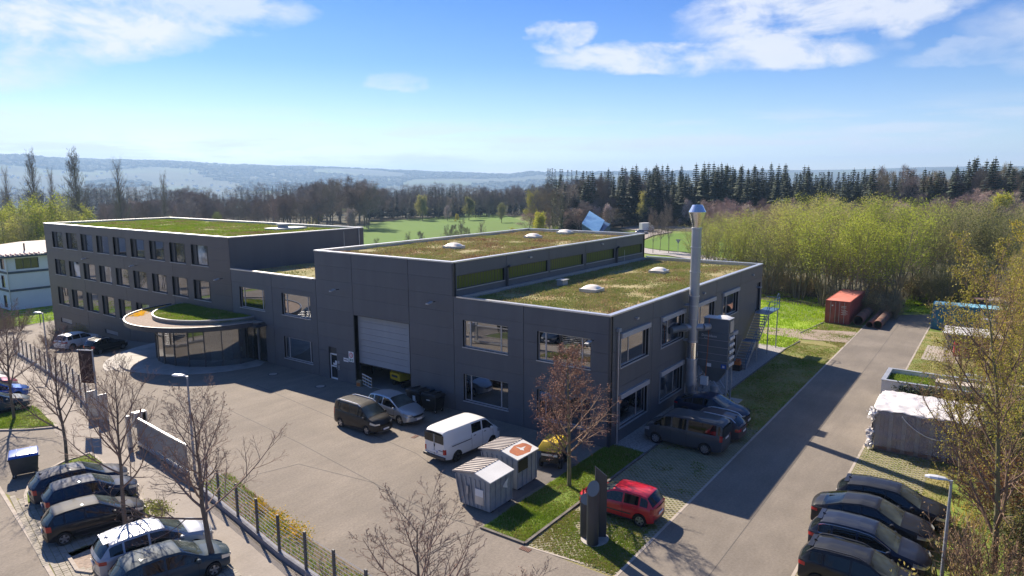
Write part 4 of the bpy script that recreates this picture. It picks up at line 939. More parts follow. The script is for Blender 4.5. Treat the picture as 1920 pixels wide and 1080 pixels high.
# ------------------------------------------------------------------ vehicles
def smooth_pw(x, pts, w=.12):
    return (pw(x-w, pts)+2*pw(x, pts)+pw(x+w, pts)+pw(x-w/2, pts)*2+pw(x+w/2, pts)*2)/8
class Car:
    def __init__(s, L, Wd, H, top, belt, wheels, r=.32, sill=.22, tumble=.36, nose=.22, tail=.12, roofw=.7, fr=.0):
        s.L, s.W, s.H, s.top, s.belt, s.wh, s.r, s.sill, s.tb, s.nose, s.tail = L, Wd, H, top, belt, wheels, r, sill, tumble, nose, tail
    def zt(s, x): return smooth_pw(x, s.top, .07)
    def zb(s, x): return min(smooth_pw(x, s.belt, .15), s.zt(x)-.05)
    def zl(s, x):
        z = s.sill
        for xw in s.wh:
            q = (s.r+.055)**2-(x-xw)**2
            if q > 0: z = max(z, s.r+math.sqrt(q))
        e = min(x, s.L-x)
        if e < .35: z = max(z, s.sill+.08*(1-e/.35))
        return min(z, s.zb(x)-.05)
    def plan(s, x):
        h = s.L/2; t = abs(x-h)/h; f = 1-.13*t**7-.02*t**2
        return s.W/2*f
    def y(s, x, z):
        'half width of the lower body'
        zb = s.zb(x); zm = s.sill+.42*(zb-s.sill); w = s.plan(x)
        if z < zm: return w*(1-.045*((zm-z)/max(.05, zm-s.sill))**2)
        return w*(1-.055*((z-zm)/max(.05, zb-zm))**2)
    def xs(s, x, y):
        'plan rounding of both ends'
        k = abs(y)/(s.W/2)
        if x > s.L-.9: x -= s.nose*k*k*((x-(s.L-.9))/.9)**1.5
        elif x < .7: x += s.tail*k*k*((.7-x)/.7)**1.5
        return x
    def grid(s):
        X = set()
        n = int(s.L/.09)
        for i in range(n+1): X.add(round(i*s.L/n, 4))
        for xw in s.wh:
            R_ = s.r+.055
            for k in range(13):
                X.add(round(xw+R_*math.cos(math.pi*k/12)*.9995, 4))
        for v in s.marks: X.add(round(v, 4))
        X = sorted(X); Y = [X[0]]
        for x in X[1:]:
            if x-Y[-1] > .012: Y.append(x)
        return Y
    def section(s, x):
        zl, zb, zt = s.zl(x), s.zb(x), s.zt(x); P = []
        for k in range(7):
            z = lerp(zl, zb, k/6); P.append((s.y(x, z), z))
        wb = s.y(x, zb); gh = zt-zb; rnd = min(.07, gh*.5)
        wt = wb-.012-(gh-rnd)*s.tb
        for k, f in enumerate((.07, .5, .93)):
            P.append((lerp(wb-.012, wt, f), lerp(zb+.004, zt-rnd, f)))
        wr = wt-.05; P.append((wr+.02, zt-rnd*.3))
        crown = .035 if gh > .2 else .05
        for k in range(1, 5):
            t = 1-k/4; P.append((wr*t, zt+crown*(1-t*t)-.0))
        return P
def build_car(name, label, spec, m, x, y, rz, group=None, extras=(), plates=True, rimm='rim', side_glass=None, z=None, strip=None, roofm=None, glassm='car_glass', cat='car', tilt=0.):
    L, Wd, H = spec['L'], spec['W'], spec['H']
    s = Car(L, Wd, H, spec['top'], spec['belt'], spec['wh'], spec.get('r', .32), spec.get('sill', .22), spec.get('tb', .36), spec.get('nose', .25), spec.get('tail', .12))
    win = spec['win']; ws = spec['ws']; rw = spec.get('rw'); s.marks = [v for w in win for v in w]+list(ws)+(list(rw) if rw else [])
    zz = tz(x, y)+.012 if z is None else z
    t = thing(name, label, cat, (x, y, zz), rz, group)
    if tilt: t.rotation_euler = (0, tilt, rz)
    X = s.grid(); secs = [s.section(q) for q in X]; nr = len(secs[0]); V = {}; 
    parts = {k: MB() for k in ('body', 'roof', 'windshield', 'rear_window', 'side')}
    sides = []
    def P(i, j, sg):
        yy, z_ = secs[i][j]; return (s.xs(X[i], yy)-L/2, sg*yy, z_)
    for i in range(len(X)-1):
        xm = (X[i]+X[i+1])/2; gh = s.zt(xm)-s.zb(xm); inwin = [k for k, (a, b) in enumerate(win) if a-1e-4 < xm < b+1e-4]
        for j in range(nr-1):
            key = 'body'
            if 7 <= j <= 8 and inwin and gh > .10: key = ('side', inwin[0])
            elif j >= 10 and ws[0] < xm < ws[1]: key = 'windshield'
            elif rw and j >= 10 and rw[0] < xm < rw[1]: key = 'rear_window'
            for sg in (1, -1):
                q = [P(i, j, sg), P(i+1, j, sg), P(i+1, j+1, sg), P(i, j+1, sg)]
                if sg > 0: q.reverse()
                k2 = (key[0], key[1], sg) if isinstance(key, tuple) else key
                parts.setdefault(k2, MB()).add(q, [(0, 1, 2, 3)])
    # end caps
    for i, nx in ((0, -1), (len(X)-1, 1)):
        sec = secs[i]; ts = (-1, -.8, -.5, 0, .5, .8, 1)
        for j in range(9):
            (ya, za), (yb, zb_) = sec[j], sec[j+1]
            for a, b in zip(ts, ts[1:]):
                q = [(s.xs(X[i], ya*a)-L/2, ya*a, za), (s.xs(X[i], ya*b)-L/2, ya*b, za), (s.xs(X[i], yb*b)-L/2, yb*b, zb_), (s.xs(X[i], yb*a)-L/2, yb*a, zb_)]
                if nx < 0: q.reverse()
                parts['body'].add(q, [(0, 1, 2, 3)])
    def fin(mb, nm, mm, sm=True, par=t):
        me_ = mb.build(nm, MT[mm], par); bm = bmesh.new(); bm.from_mesh(me_.data); bmesh.ops.remove_doubles(bm, verts=bm.verts[:], dist=2e-4); bmesh.ops.recalc_face_normals(bm, faces=bm.faces[:]) if nm == 'x' else None
        bm.to_mesh(me_.data); bm.free()
        if sm: me_.data.shade_smooth(); me_.data.set_sharp_from_angle(angle=R(38))
        return me_
    body = fin(parts['body'], 'body', m)
    for k, mb in parts.items():
        if k in ('body', 'roof', 'side') or not mb.v: continue
        if isinstance(k, tuple): fin(mb, 'side_window', side_glass[k[1]] if side_glass and side_glass.get(k[1]) else glassm)
        else: fin(mb, k, 'windscreen' if k == 'windshield' else glassm)
    MB().box(-L/2+.25, L/2-.3, -Wd/2+.22, Wd/2-.22, s.sill-.02, .72).build('underbody', MT['rubber'], t)
    # wheels
    for xw in s.wh:
        for sg in (1, -1):
            cx_, cy_ = xw-L/2, sg*(s.plan(xw)-.125)
            r = s.r; w = .11
            o = MB().lathe([(r*.62, -w), (r*.93, -w), (r, -w*.7), (r, w*.7), (r*.93, w), (r*.62, w)], (cx_, cy_, r), 26, axis='Y', cap=False).build('wheel', MT['rubber'], t, smooth=True)
            rm = MB(); yo = cy_+sg*(w-.012)
            rm.lathe([(r*.64, -.012), (r*.64, .02), (r*.58, .02), (r*.58, -.012)], (cx_, yo, r), 24, axis='Y', cap=False)
            for k in range(spec.get('spokes', 5)):
                a = 2*math.pi*k/spec.get('spokes', 5)+.3; c, d = math.cos(a), math.sin(a)
                rm.obox((cx_+c*r*.34, yo, r+d*r*.34), r*.56, .03, r*.24, M=Matrix.Rotation(-a, 3, 'Y'))
            rm.lathe([(r*.16, -.015), (r*.16, .022)], (cx_, yo, r), 12, axis='Y'); rm.build('rim', MT[rimm], o)
            MB().lathe([(r*.63, -.01), (r*.63, -.005)], (cx_, yo-sg*.035, r), 20, axis='Y').build('brake_disc', MT['rim_dark'], o)
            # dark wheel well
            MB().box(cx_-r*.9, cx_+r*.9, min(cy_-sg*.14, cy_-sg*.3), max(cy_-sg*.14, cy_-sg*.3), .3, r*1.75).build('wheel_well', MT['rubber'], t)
    def side_patch(x0, x1, za, zb_, off, nm, mm, sg, n=6, par=t, cap=None, capz=None, th=.0):
        'patch lying on the flank, optionally wrapping round the corner by a share cap of the half width'
        mb = MB(); cols = [(lerp(x0, x1, k/n), None) for k in range(n+1)]
        rows = 4
        def Q(xx, z_, yshare=None):
            yy = s.y(xx, min(z_, s.zb(xx)))
            if yshare is None: return (s.xs(xx, yy)-L/2, sg*(yy+off), z_)
            y2 = yy*yshare; e = off if xx > L/2 else -off
            return (s.xs(xx, y2)-L/2+e, sg*y2, z_)
        strips = [[Q(c[0], lerp(za(c[0]) if callable(za) else za, zb_(c[0]) if callable(zb_) else zb_, r_/rows)) for r_ in range(rows+1)] for c in cols]
        if cap:
            xe = L if x1 > L/2 and x1 > L-.12 else 0.
            z0_, z1_ = capz
            seq = [[Q(xe, lerp(z0_, z1_, r_/rows), lerp(1, cap, k/4)) for r_ in range(rows+1)] for k in range(0, 5)]
            if xe > 0: strips = strips+seq
            else: strips = list(reversed(seq))+strips
        nn = rows+1; vs_ = [p for st_ in strips for p in st_]
        fs = [(i*nn+r_, (i+1)*nn+r_, (i+1)*nn+r_+1, i*nn+r_+1) for i in range(len(strips)-1) for r_ in range(rows)]
        mb.add(vs_, fs); return mb.build(nm, MT[mm], par, smooth=True, fixn=True)
    hl = spec['hl']; tl = spec['tl']
    for sg in (1, -1):
        side_patch(L-hl[0], L-.03, lambda q: lerp(hl[1], hl[1]+.05, (L-q)/hl[0]), lambda q: lerp(hl[2], hl[2]+.09, (L-q)/hl[0]), .006, 'headlight', 'lens_clear', sg, cap=.62, capz=(hl[1]+.01, hl[2]-.01))
        side_patch(.02, tl[0], tl[1], tl[2], .007, 'tail_light', 'red_lens', sg, n=4, cap=tl[3], capz=(tl[1], tl[2]))
        xm = ws[1]-.28 if 'mx' not in spec else spec['mx']; zm = s.zb(xm)+.07; ym = sg*(s.y(xm, s.zb(xm))+.10)
        MB().lathe([(.02, -.09), (.085, -.06), (.10, 0), (.085, .06), (.02, .09)], (0, 0, 0), 10, axis='Y').build('mirror', MT[m], t, smooth=True).location = (xm-L/2, ym, zm)
        for xd in spec['doors']:
            mb = MB(); st_ = [(xd+((1-k/6)*0), lerp(max(s.zl(xd), s.sill+.03), s.zb(xd)-.01, k/6)) for k in range(7)]
            vs_ = []
            for q, z_ in st_: yy = s.y(q, z_)+.003; vs_ += [(q-.008-L/2, sg*yy, z_), (q+.008-L/2, sg*yy, z_)]
            mb.add(vs_, [(2*k, 2*k+1, 2*k+3, 2*k+2) for k in range(6)]); mb.build('door_gap', MT['rubber'], t)
        for xh in spec['handles']:
            zh = s.zb(xh)-.10; MB().obox((xh-L/2, sg*(s.y(xh, zh)+.015), zh), .16, .025, .03).build('door_handle', MT[spec.get('hm', m)], t)
        for (a, b) in [(s.wh[0]+s.r+.08, s.wh[1]-s.r-.08)]:
            side_patch(a, b, s.sill-.005, s.sill+.08, .006, 'sill_trim', 'grey_plastic', sg, n=5)
        if spec.get('rub'): side_patch(a+.05, b-.05, spec['rub'], spec['rub']+.06, .012, 'rubbing_strip', 'grey_plastic' if not strip else strip, sg, n=6)
        if 'rails' in extras:
            xr = [lerp(ws[0]-.15, .35, k/8) for k in range(9)]
            mb = MB(); pts = []
            for k, q in enumerate(xr): sc_ = s.section(q); pts.append((q-L/2, sg*(sc_[10][0]-.03), sc_[10][1]+(.07 if 0 < k < 8 else .0)))
            mb.path(pts, .030, 6); mb.build('roof_rail', MT['aluminium' if 'chrome' in extras else 'grey_plastic'], t, smooth=True)
        if 'chromewin' in extras:
            a, b = win[0][0], win[-1][1]; n = 14; pts = []
            for k in range(n+1): q = lerp(a, b, k/n); pts.append((q-L/2, sg*(s.section(q)[7][0]+.006), s.section(q)[7][1]))
            top_ = []
            for k in range(n+1): q = lerp(b, a, k/n); pts.append((q-L/2, sg*(s.section(q)[9][0]+.008), s.section(q)[9][1]))
            MB().path(pts+[pts[0]], .011, 5).build('window_trim', MT['chrome'], t, smooth=True)
    xf = L/2
    gz0, gz1 = spec.get('grille', (.36, .58))
    def capstrip(z0, z1, ysh, off, nm, mm, front=True, z0e=None):
        mb = MB(); n = 8; vs_ = []
        xe = L if front else 0.
        for k in range(n+1):
            t_ = lerp(-ysh, ysh, k/n)
            for z_ in (z0, z1):
                yy = s.y(xe, min(z_, s.zb(xe)))*t_; vs_.append((s.xs(xe, yy)-L/2+(off if front else -off), yy, z_))
        mb.add(vs_, [(2*k, 2*k+2, 2*k+3, 2*k+1) for k in range(n)]); return mb.build(nm, MT[mm], t, fixn=True)
    capstrip(gz0, gz1, spec.get('gw', .55), .008, 'grille', 'black_plastic')
    capstrip(.24, .33, .8, .010, 'lower_intake', 'grey_plastic')
    capstrip(spec.get('rb', (.3, .42))[0], spec.get('rb', (.3, .42))[1], .9, .012, 'rear_bumper_trim', 'grey_plastic', False)
    if plates:
        for fr_, zz_ in ((1, spec.get('pf', .43)), (0, spec.get('pr', .8))):
            xe = (L/2+.02) if fr_ else (-L/2-.022)
            o = MB().box(xe-.008, xe+.008, -.26, .26, zz_-.055, zz_+.055).build('number_plate', MT['plate'], t)
            MB().box(xe-.010, xe+.010, -.26, -.215, zz_-.05, zz_+.05).build('plate_band', MT['plate_blue'], o)
    capstrip(spec.get('bump', .58), spec.get('bump', .58)+.012, .97, .009, 'bumper_gap', 'rubber', False)
    if 'antenna' in extras:
        MB().path([(-L/2+.35, 0, s.zt(.35)+.03), (-L/2+.12, 0, s.zt(.35)+.18)], .008, 5).build('antenna', MT['black_plastic'], t)
    if 'fin' in extras:
        q = .55; z_ = s.zt(q)+.03; MB().hull([(-L/2+q-.09, -.03, z_-.01), (-L/2+q+.09, -.012, z_-.01), (-L/2+q+.09, .012, z_-.01), (-L/2+q-.09, .03, z_-.01)], [(-L/2+q-.09, -.006, z_+.07), (-L/2+q-.04, -.004, z_+.06), (-L/2+q-.04, .004, z_+.06), (-L/2+q-.09, .006, z_+.07)]).build('antenna_fin', MT[m], t)
    if 'spoiler' in extras:
        q = rw[1] if rw else .3; mb = MB(); mb.obox((-L/2+q-.06, 0, s.zt(q+.1)+.008), .20, Wd*.56, .03, M=Matrix.Rotation(R(-6), 3, 'Y')); mb.build('spoiler', MT[m], t, bevel=.012)
    if 'ribs' in extras:
        for k in range(-4, 5):
            xa, xb = .35, ws[0]-.15; pts = [(lerp(xa, xb, i/6)-L/2, k*.14*Wd/1.8, s.zt(lerp(xa, xb, i/6))+.035*(1-(k*.14/.75)**2)-.004) for i in range(7)]
            MB().path(pts, .013, 4).build('roof_rib', MT[m], t)
    return t
HATCH = dict(L=3.97, W=1.68, H=1.47, r=.305, top=((0, .90), (.06, 1.0), (.42, 1.40), (.8, 1.45), (1.5, 1.47), (2.1, 1.43), (2.95, .98), (3.5, .85), (3.85, .70), (3.97, .60)), belt=((0, .92), (.8, .95), (2.2, .88), (3.0, .86), (3.97, .6)),
    wh=(.68, 3.15), win=((.34, .72), (.80, 1.50), (1.58, 2.72)), ws=(2.12, 2.93), rw=(.08, .40), hl=(.42, .58, .70), tl=(.16, .72, .95, .72), doors=(1.54, 2.62), handles=(.98, 1.75), rub=.5, pr=.62, grille=(.40, .56))
POLO = dict(HATCH, tl=(.2, .74, .98, .66), rub=.46)
GOLF = dict(HATCH, L=4.25, W=1.78, top=((0, .90), (.06, 1.0), (.42, 1.38), (.9, 1.46), (1.7, 1.48), (2.3, 1.43), (3.15, .99), (3.8, .86), (4.13, .70), (4.25, .60)), wh=(.8, 3.42), win=((.4, .85), (.93, 1.68), (1.76, 2.92)), ws=(2.32, 3.13), doors=(1.72, 2.85), handles=(1.1, 1.95), rub=None)
SUV = dict(L=4.45, W=1.85, H=1.65, r=.36, sill=.28, top=((0, .95), (.07, 1.12), (.50, 1.56), (1.0, 1.63), (1.9, 1.65), (2.45, 1.60), (3.35, 1.12), (4.0, 1.0), (4.33, .84), (4.45, .68)), belt=((0, 1.08), (1, 1.10), (2.4, 1.02), (3.4, 1.0), (4.45, .7)),
    wh=(.82, 3.52), win=((.45, .92), (1.0, 1.85), (1.93, 3.08)), ws=(2.5, 3.33), rw=(.09, .48), hl=(.50, .70, .82), tl=(.28, .88, 1.02, .55), doors=(1.89, 3.0), handles=(1.2, 2.1), pr=.78, pf=.48, grille=(.5, .72), spokes=5)
ESTATE = dict(L=4.65, W=1.82, H=1.47, r=.32, top=((0, .92), (.06, 1.02), (.50, 1.36), (1.2, 1.46), (2.1, 1.48), (2.6, 1.44), (3.5, .98), (4.2, .86), (4.53, .70), (4.65, .60)), belt=((0, .95), (1, .95), (2.6, .9), (3.5, .87), (4.65, .6)),
    wh=(.95, 3.72), win=((.5, 1.12), (1.2, 2.05), (2.13, 3.25)), ws=(2.65, 3.48), rw=(.10, .48), hl=(.45, .6, .72), tl=(.25, .72, .88, .6), doors=(2.09, 3.2), handles=(1.4, 2.3), pr=.68, spokes=7)
COUPE = dict(L=4.8, W=1.93, H=1.62, r=.37, sill=.27, nose=.32, top=((0, .98), (.10, 1.10), (.55, 1.22), (1.25, 1.48), (2.0, 1.60), (2.6, 1.58), (3.6, 1.12), (4.3, 1.0), (4.68, .84), (4.8, .70)), belt=((0, 1.02), (1, 1.06), (2.4, 1.04), (3.6, 1.02), (4.8, .7)),
    wh=(.92, 3.88), win=((.75, 1.32), (1.38, 2.05), (2.12, 3.3)), ws=(2.72, 3.58), rw=(.50, 1.28), hl=(.5, .72, .84), tl=(.3, .86, .98, .5), doors=(2.08, 3.2), handles=(1.5, 2.3), pr=.6, grille=(.42, .70), tb=.42, spokes=5)
T4 = dict(L=4.79, W=1.84, H=1.94, r=.32, sill=.26, tb=.13, nose=.22, tail=.05, top=((0, 1.76), (.05, 1.88), (.4, 1.93), (2.4, 1.93), (3.2, 1.90), (3.42, 1.84), (4.15, 1.17), (4.55, 1.02), (4.72, .86), (4.79, .72)), belt=((0, 1.24), (3.3, 1.24), (4.1, 1.06), (4.79, .7)),
    wh=(.93, 3.86), win=((2.15, 2.95), (3.05, 3.98)), ws=(3.42, 4.13), rw=None, hl=(.30, .70, .86), tl=(.10, .62, .92, .84), doors=(2.08, 3.0, 3.92), handles=(2.35, 3.2), hm='black_plastic', pr=.7, pf=.45, grille=(.66, .82), rb=(.28, .48), spokes=8, mx=3.72)
T5 = dict(L=4.89, W=1.90, H=1.95, r=.34, sill=.25, tb=.15, nose=.26, tail=.05, top=((0, 1.70), (.06, 1.84), (.4, 1.93), (2.4, 1.95), (3.2, 1.92), (3.45, 1.85), (4.2, 1.22), (4.62, 1.06), (4.82, .86), (4.89, .72)), belt=((0, 1.18), (3.3, 1.16), (4.2, 1.08), (4.89, .7)),
    wh=(.95, 3.95), win=((.12, .25), (.35, 2.0), (2.1, 2.95), (3.05, 4.08)), ws=(3.46, 4.18), rw=None, hl=(.42, .72, .88), tl=(.12, .9, 1.25, .86), doors=(2.05, 3.0, 3.95), handles=(2.3, 3.2), pr=1.0, pf=.5, grille=(.58, .8), spokes=7, mx=3.75)
CONN = dict(L=4.42, W=1.84, H=1.84, r=.32, sill=.24, tb=.20, nose=.30, tail=.05, top=((0, 1.55), (.06, 1.72), (.35, 1.82), (1.5, 1.84), (2.5, 1.82), (2.85, 1.74), (3.62, 1.16), (4.1, 1.02), (4.34, .84), (4.42, .70)), belt=((0, 1.14), (2.8, 1.10), (3.6, 1.04), (4.42, .7)),
    wh=(.82, 3.48), win=((.15, .70), (.80, 1.70), (1.80, 3.15)), ws=(2.88, 3.60), rw=None, hl=(.55, .74, .86), tl=(.12, .8, 1.25, .86), doors=(.78, 1.75, 3.1), handles=(1.0, 2.0), pr=.9, pf=.45, grille=(.40, .66), spokes=5)
VERSO = dict(L=4.44, W=1.79, H=1.6, r=.32, sill=.23, nose=.36, top=((0, 1.0), (.07, 1.12), (.42, 1.50), (1.0, 1.58), (1.7, 1.60), (2.35, 1.55), (3.35, 1.08), (3.95, .93), (4.3, .76), (4.44, .62)), belt=((0, 1.06), (1.2, 1.02), (2.4, .95), (3.4, .94), (4.44, .62)),
    wh=(.82, 3.55), win=((.36, .85), (.93, 1.72), (1.80, 3.1)), ws=(2.38, 3.33), rw=(.09, .40), hl=(.55, .66, .78), tl=(.2, .9, 1.15, .72), doors=(1.76, 3.0), handles=(1.1, 2.0), rub=.5, pr=.72, grille=(.55, .66), spokes=5)
def car_by_corners(rear, heading, L):
    'centre from a point on the middle of the rear bumper'
    return rear[0]+math.cos(heading)*L/2, rear[1]+math.sin(heading)*L/2
# in front of the hall
build_car('people_carrier', 'black boxy people carrier with pale roof rails, parked nearest the gate', CONN, 'paint_black_brown', -5.98, 14.30, R(-91), 'vehicles in front of the hall', ('rails', 'chrome', 'ribs', 'antenna'), side_glass=None).scale = (.93, .93, .95)
build_car('compact_van', 'silver rounded family car with dark windows behind the black people carrier', VERSO, 'paint_silver', -3.42, 14.0, R(-94), 'vehicles in front of the hall', ('antenna',))
t = build_car('panel_van', 'white panel van with dark rear windows and red tail lights', T4, 'paint_white', -5.05, 6.75, R(-4), 'vehicles in front of the hall', (), cat='van', rimm='rim_dark')
# rear doors with two windows
for sg in (1, -1):
    MB().box(-2.42, -2.398, min(sg*.06, sg*.74), max(sg*.06, sg*.74), 1.22, 1.70).build('rear_window', MT['car_glass'], t)
MB().box(-2.405, -2.397, -.012, .012, .5, 1.8).build('door_gap', MT['rubber'], t); MB().box(-2.43, -2.40, -.06, .0, .98, 1.14).build('door_handle', MT['black_plastic'], t)
MB().box(-2.41, -2.40, -.75, -.35, .80, .83).build('lettering', MT['grey_plastic'], t); MB().box(-1.9, -.35, -.925, -.915, 1.0, 1.04).build('door_rail', MT['grey_plastic'], t)
MB().box(-2.46, -2.36, -.86, .86, .34, .50).build('rear_bumper', MT['grey_plastic'], t, bevel=.03)
build_car('red_hatchback', 'bright red small hatchback parked behind the grey sign pillars', HATCH, 'paint_red', -6.62, -4.15, R(92), None, ('antenna',), rimm='rim')
# by the right hand wall
t = build_car('minibus', 'dark grey minibus with long tinted windows at the gravel strip', T5, 'paint_grey', 3.2, -3.42, R(90), 'vehicles by the side wall', ('ribs',), cat='van')
MB().box(-2.47, -2.448, -.72, .72, 1.15, 1.68).build('rear_window', MT['car_glass'], t)
for k in range(5): pass
build_car('estate_car', 'grey brown estate car with bright roof rails between minibus and blue car', ESTATE, 'paint_mocca', 5.75, -3.75, R(90), 'vehicles by the side wall', ('rails', 'chrome', 'fin'))
build_car('blue_coupe', 'dark blue sloping car facing the lane beside the filter unit', COUPE, 'paint_navy', 8.45, -3.15, R(-91), 'vehicles by the side wall', ())
# right hand lot, noses towards the trees
GR = 'black cars parked nose to the trees'
build_car('black_estate', 'black estate car, topmost of the row by the lane', ESTATE, 'paint_black', .45, -14.55, R(-89), GR, ('fin', 'spoiler'))
build_car('black_coupe', 'glossy black car with sloping coupe roof between estate and trimmed crossover', COUPE, 'paint_black', -2.05, -14.05, R(-90), GR, ())
build_car('black_crossover', 'black crossover with bright chrome line round its side windows', SUV, 'paint_night', -4.55, -14.3, R(-90), GR, ('fin', 'chromewin', 'spoiler'))
build_car('black_suv', 'black sport utility car half under the shrubs, lowest of the row', SUV, 'paint_black', -7.05, -14.5, R(-90), GR, ('fin', 'spoiler', 'rails'))
# near left lot
GL = 'cars in the near left parking lot'
a = R(-10.5)
for nm, lab, sp, mm, px, py, off, ex, hd, dy in (
    ('dark_hatchback', 'dark blue black hatchback nearest the grassy island', GOLF, 'paint_night', 57, 948, .78, ('fin', 'antenna'), -12, -.75),
    ('blue_hatchback', 'dark blue hatchback between two black cars in the near lot', HATCH, 'paint_navy', 83, 972, .70, ('antenna',), -13, -.6),
    ('black_hatchback', 'black small hatchback with silver wheels and bright red tail light', POLO, 'paint_black', 86, 1024, .74, ('antenna',), -13, -.45),
    ('silver_crossover', 'silver crossover under the bare tree in the near lot', SUV, 'paint_silver2', 168, 1082, .80, ('fin', 'spoiler'), -12, -1.2),
    ('grey_saloon', 'dark grey car at the bottom edge under the bare tree', GOLF, 'paint_bluegrey', 196, 1120, .80, ('antenna',), -12, -1.4)):
    h = R(hd); rx, ry = G(px, py); n = Vector((-math.sin(h), math.cos(h))); c = Vector((rx, ry))+n*off+Vector((math.cos(h), math.sin(h)))*sp['L']/2
    build_car(nm, lab, sp, mm, c.x-.15, c.y+dy, h, GL, ex)
# far left lot, only noses in view
GF = 'cars at the left edge of the picture'
for nm, lab, mm, px, py, sp in (('green_black_car', 'dark car with glittering windscreen nearest the left island', 'paint_bluegrey', 62, 766, GOLF), ('bright_blue_car', 'bright blue car at the left edge behind the dark one', 'paint_blue', 60, 743, HATCH),
    ('wine_red_car', 'wine red car second from the top at the left edge', 'paint_wine', 37, 722, HATCH), ('white_car', 'white car at the left edge behind the red one', 'paint_white', 20, 712, HATCH), ('dark_car', 'dark car farthest back at the left edge', 'paint_black', 18, 702, HATCH)):
    x, y = G(px, py); h = R(-10); c = Vector((x, y))-Vector((math.cos(h), math.sin(h)))*sp['L']/2+Vector((-math.sin(h), math.cos(h)))*.85
    build_car(nm, lab, sp, mm, c.x, c.y, h, GF, ())
# by the office
GO = 'cars in the shade of the office'
build_car('white_crossover', 'white crossover seen from behind in the office shade', SUV, 'paint_white', *(lambda p: (p[0]+.4, p[1]+3.2))(G(165, 653, -1.2)), R(18), GO, ('fin',))
build_car('small_dark_car', 'small dark car with pale roof in front of the office wall', HATCH, 'paint_black', *(lambda p: (p[0]+.5, p[1]+2.7))(G(214, 664, -.9)), R(14), GO, ('rails', 'chrome'))
# far traffic
x, y = G(1212, 436, -.3); tr = thing('box_truck', 'white box truck on the road before the wood', 'truck', (x, y, -.1), R(-30)); tr.scale = (.72, .72, .72)
MB().box(-3, 1.1, -1.2, 1.2, .8, 3.9).build('cargo_box', MT['white_paint'], tr, bevel=.05); MB().hull([(1.2, -1.15, .6), (3.2, -1.15, .6), (3.2, 1.15, .6), (1.2, 1.15, .6)], [(1.2, -1.1, 3.0), (2.6, -1.05, 2.9), (2.6, 1.05, 2.9), (1.2, 1.1, 3.0)]).build('cab', MT['white_paint'], tr, fixn=True)
MB().hull([(3.22, -1.0, 1.6), (2.75, -1.0, 2.75), (2.75, 1.0, 2.75), (3.22, 1.0, 1.6)], [(3.1, -1.0, 1.6), (2.6, -1.0, 2.75), (2.6, 1.0, 2.75), (3.1, 1.0, 1.6)]).build('windshield', MT['car_glass'], tr, fixn=True)
for a_ in (-2, 2.2):
    for sg in (1, -1): MB().lathe([(.45, -.14), (.45, .14)], (a_, sg*1.05, .45), 14, axis='Y').build('wheel', MT['rubber'], tr)
MB().box(-3, 3, -.5, .5, .4, .8).build('chassis', MT['rubber'], tr)
build_car('small_far_car', 'small pale blue car behind the white truck', HATCH, 'paint_silver', *G(1203, 441, -.5), R(-40), None, ())
for k, (px, py, mm, lab) in enumerate(((912, 399.5, 'paint_black', 'dark car farthest left on the distant road'), (930, 401, 'paint_silver', 'pale car in the middle of the distant road'), (942, 403, 'paint_navy', 'blue car on the distant road by the meadow'), (952, 405, 'paint_white', 'white car at the right end of the distant road'))):
    x, y = G(px, py, -8); build_car('distant_car', lab, HATCH, mm, x, y, R(-20), 'cars on the distant road', (), z=tz(x, y)+.72)
# ------------------------------------------------------------------ things in the yard
# flue beside the hall
ch = thing('exhaust_flue', 'tall steel exhaust flue with flared cap standing at the side wall', 'chimney', (11.15, -.62, 0))
segs = ((1.2, 3.1, .37, 'galv'), (3.1, 4.35, .33, 'steel_bright'), (4.35, 6.0, .33, 'steel_dull'), (6.0, 7.6, .34, 'steel_dull'), (7.6, 9.3, .335, 'steel_dull'), (9.3, 11.0, .33, 'steel_dull'), (11.0, 12.3, .33, 'steel_dull'))
for a, b, r, m in segs:
    MB().lathe([(r, a), (r, b-.02)], n=28).build('flue_section', MT[m], ch, smooth=True); MB().lathe([(r+.035, b-.06), (r+.035, b)], n=28).build('joint_ring', MT['galv'], ch, smooth=True)
cp = MB().lathe([(.31, 12.3), (.33, 12.55), (.58, 13.35), (.58, 13.37), (.34, 13.85), (.33, 13.78)], n=32).build('flue_cap', MT['steel_bright'], ch, smooth=True, ang=25)
MB().lathe([(.22, 0), (.22, .62), (.38, 1.2)], n=20).build('base_pipe', MT['steel_dull'], ch, smooth=True)
for z in (6.9, 4.4): MB().lathe([(.36, z-.04), (.36, z+.04)], n=24).box(-.3, .3, .25, .6, z-.03, z+.03).build('wall_bracket', MT['galv'], ch)
MB().path([(-.32, -.32, 0), (-.32, -.32, 1.3), (.32, -.32, 1.3), (.32, -.32, 0)], .035, 6).path([(-.32, .32, 0), (-.32, .32, 1.3), (.32, .32, 1.3), (.32, .32, 0)], .035, 6).build('base_frame', MT['galv'], ch)
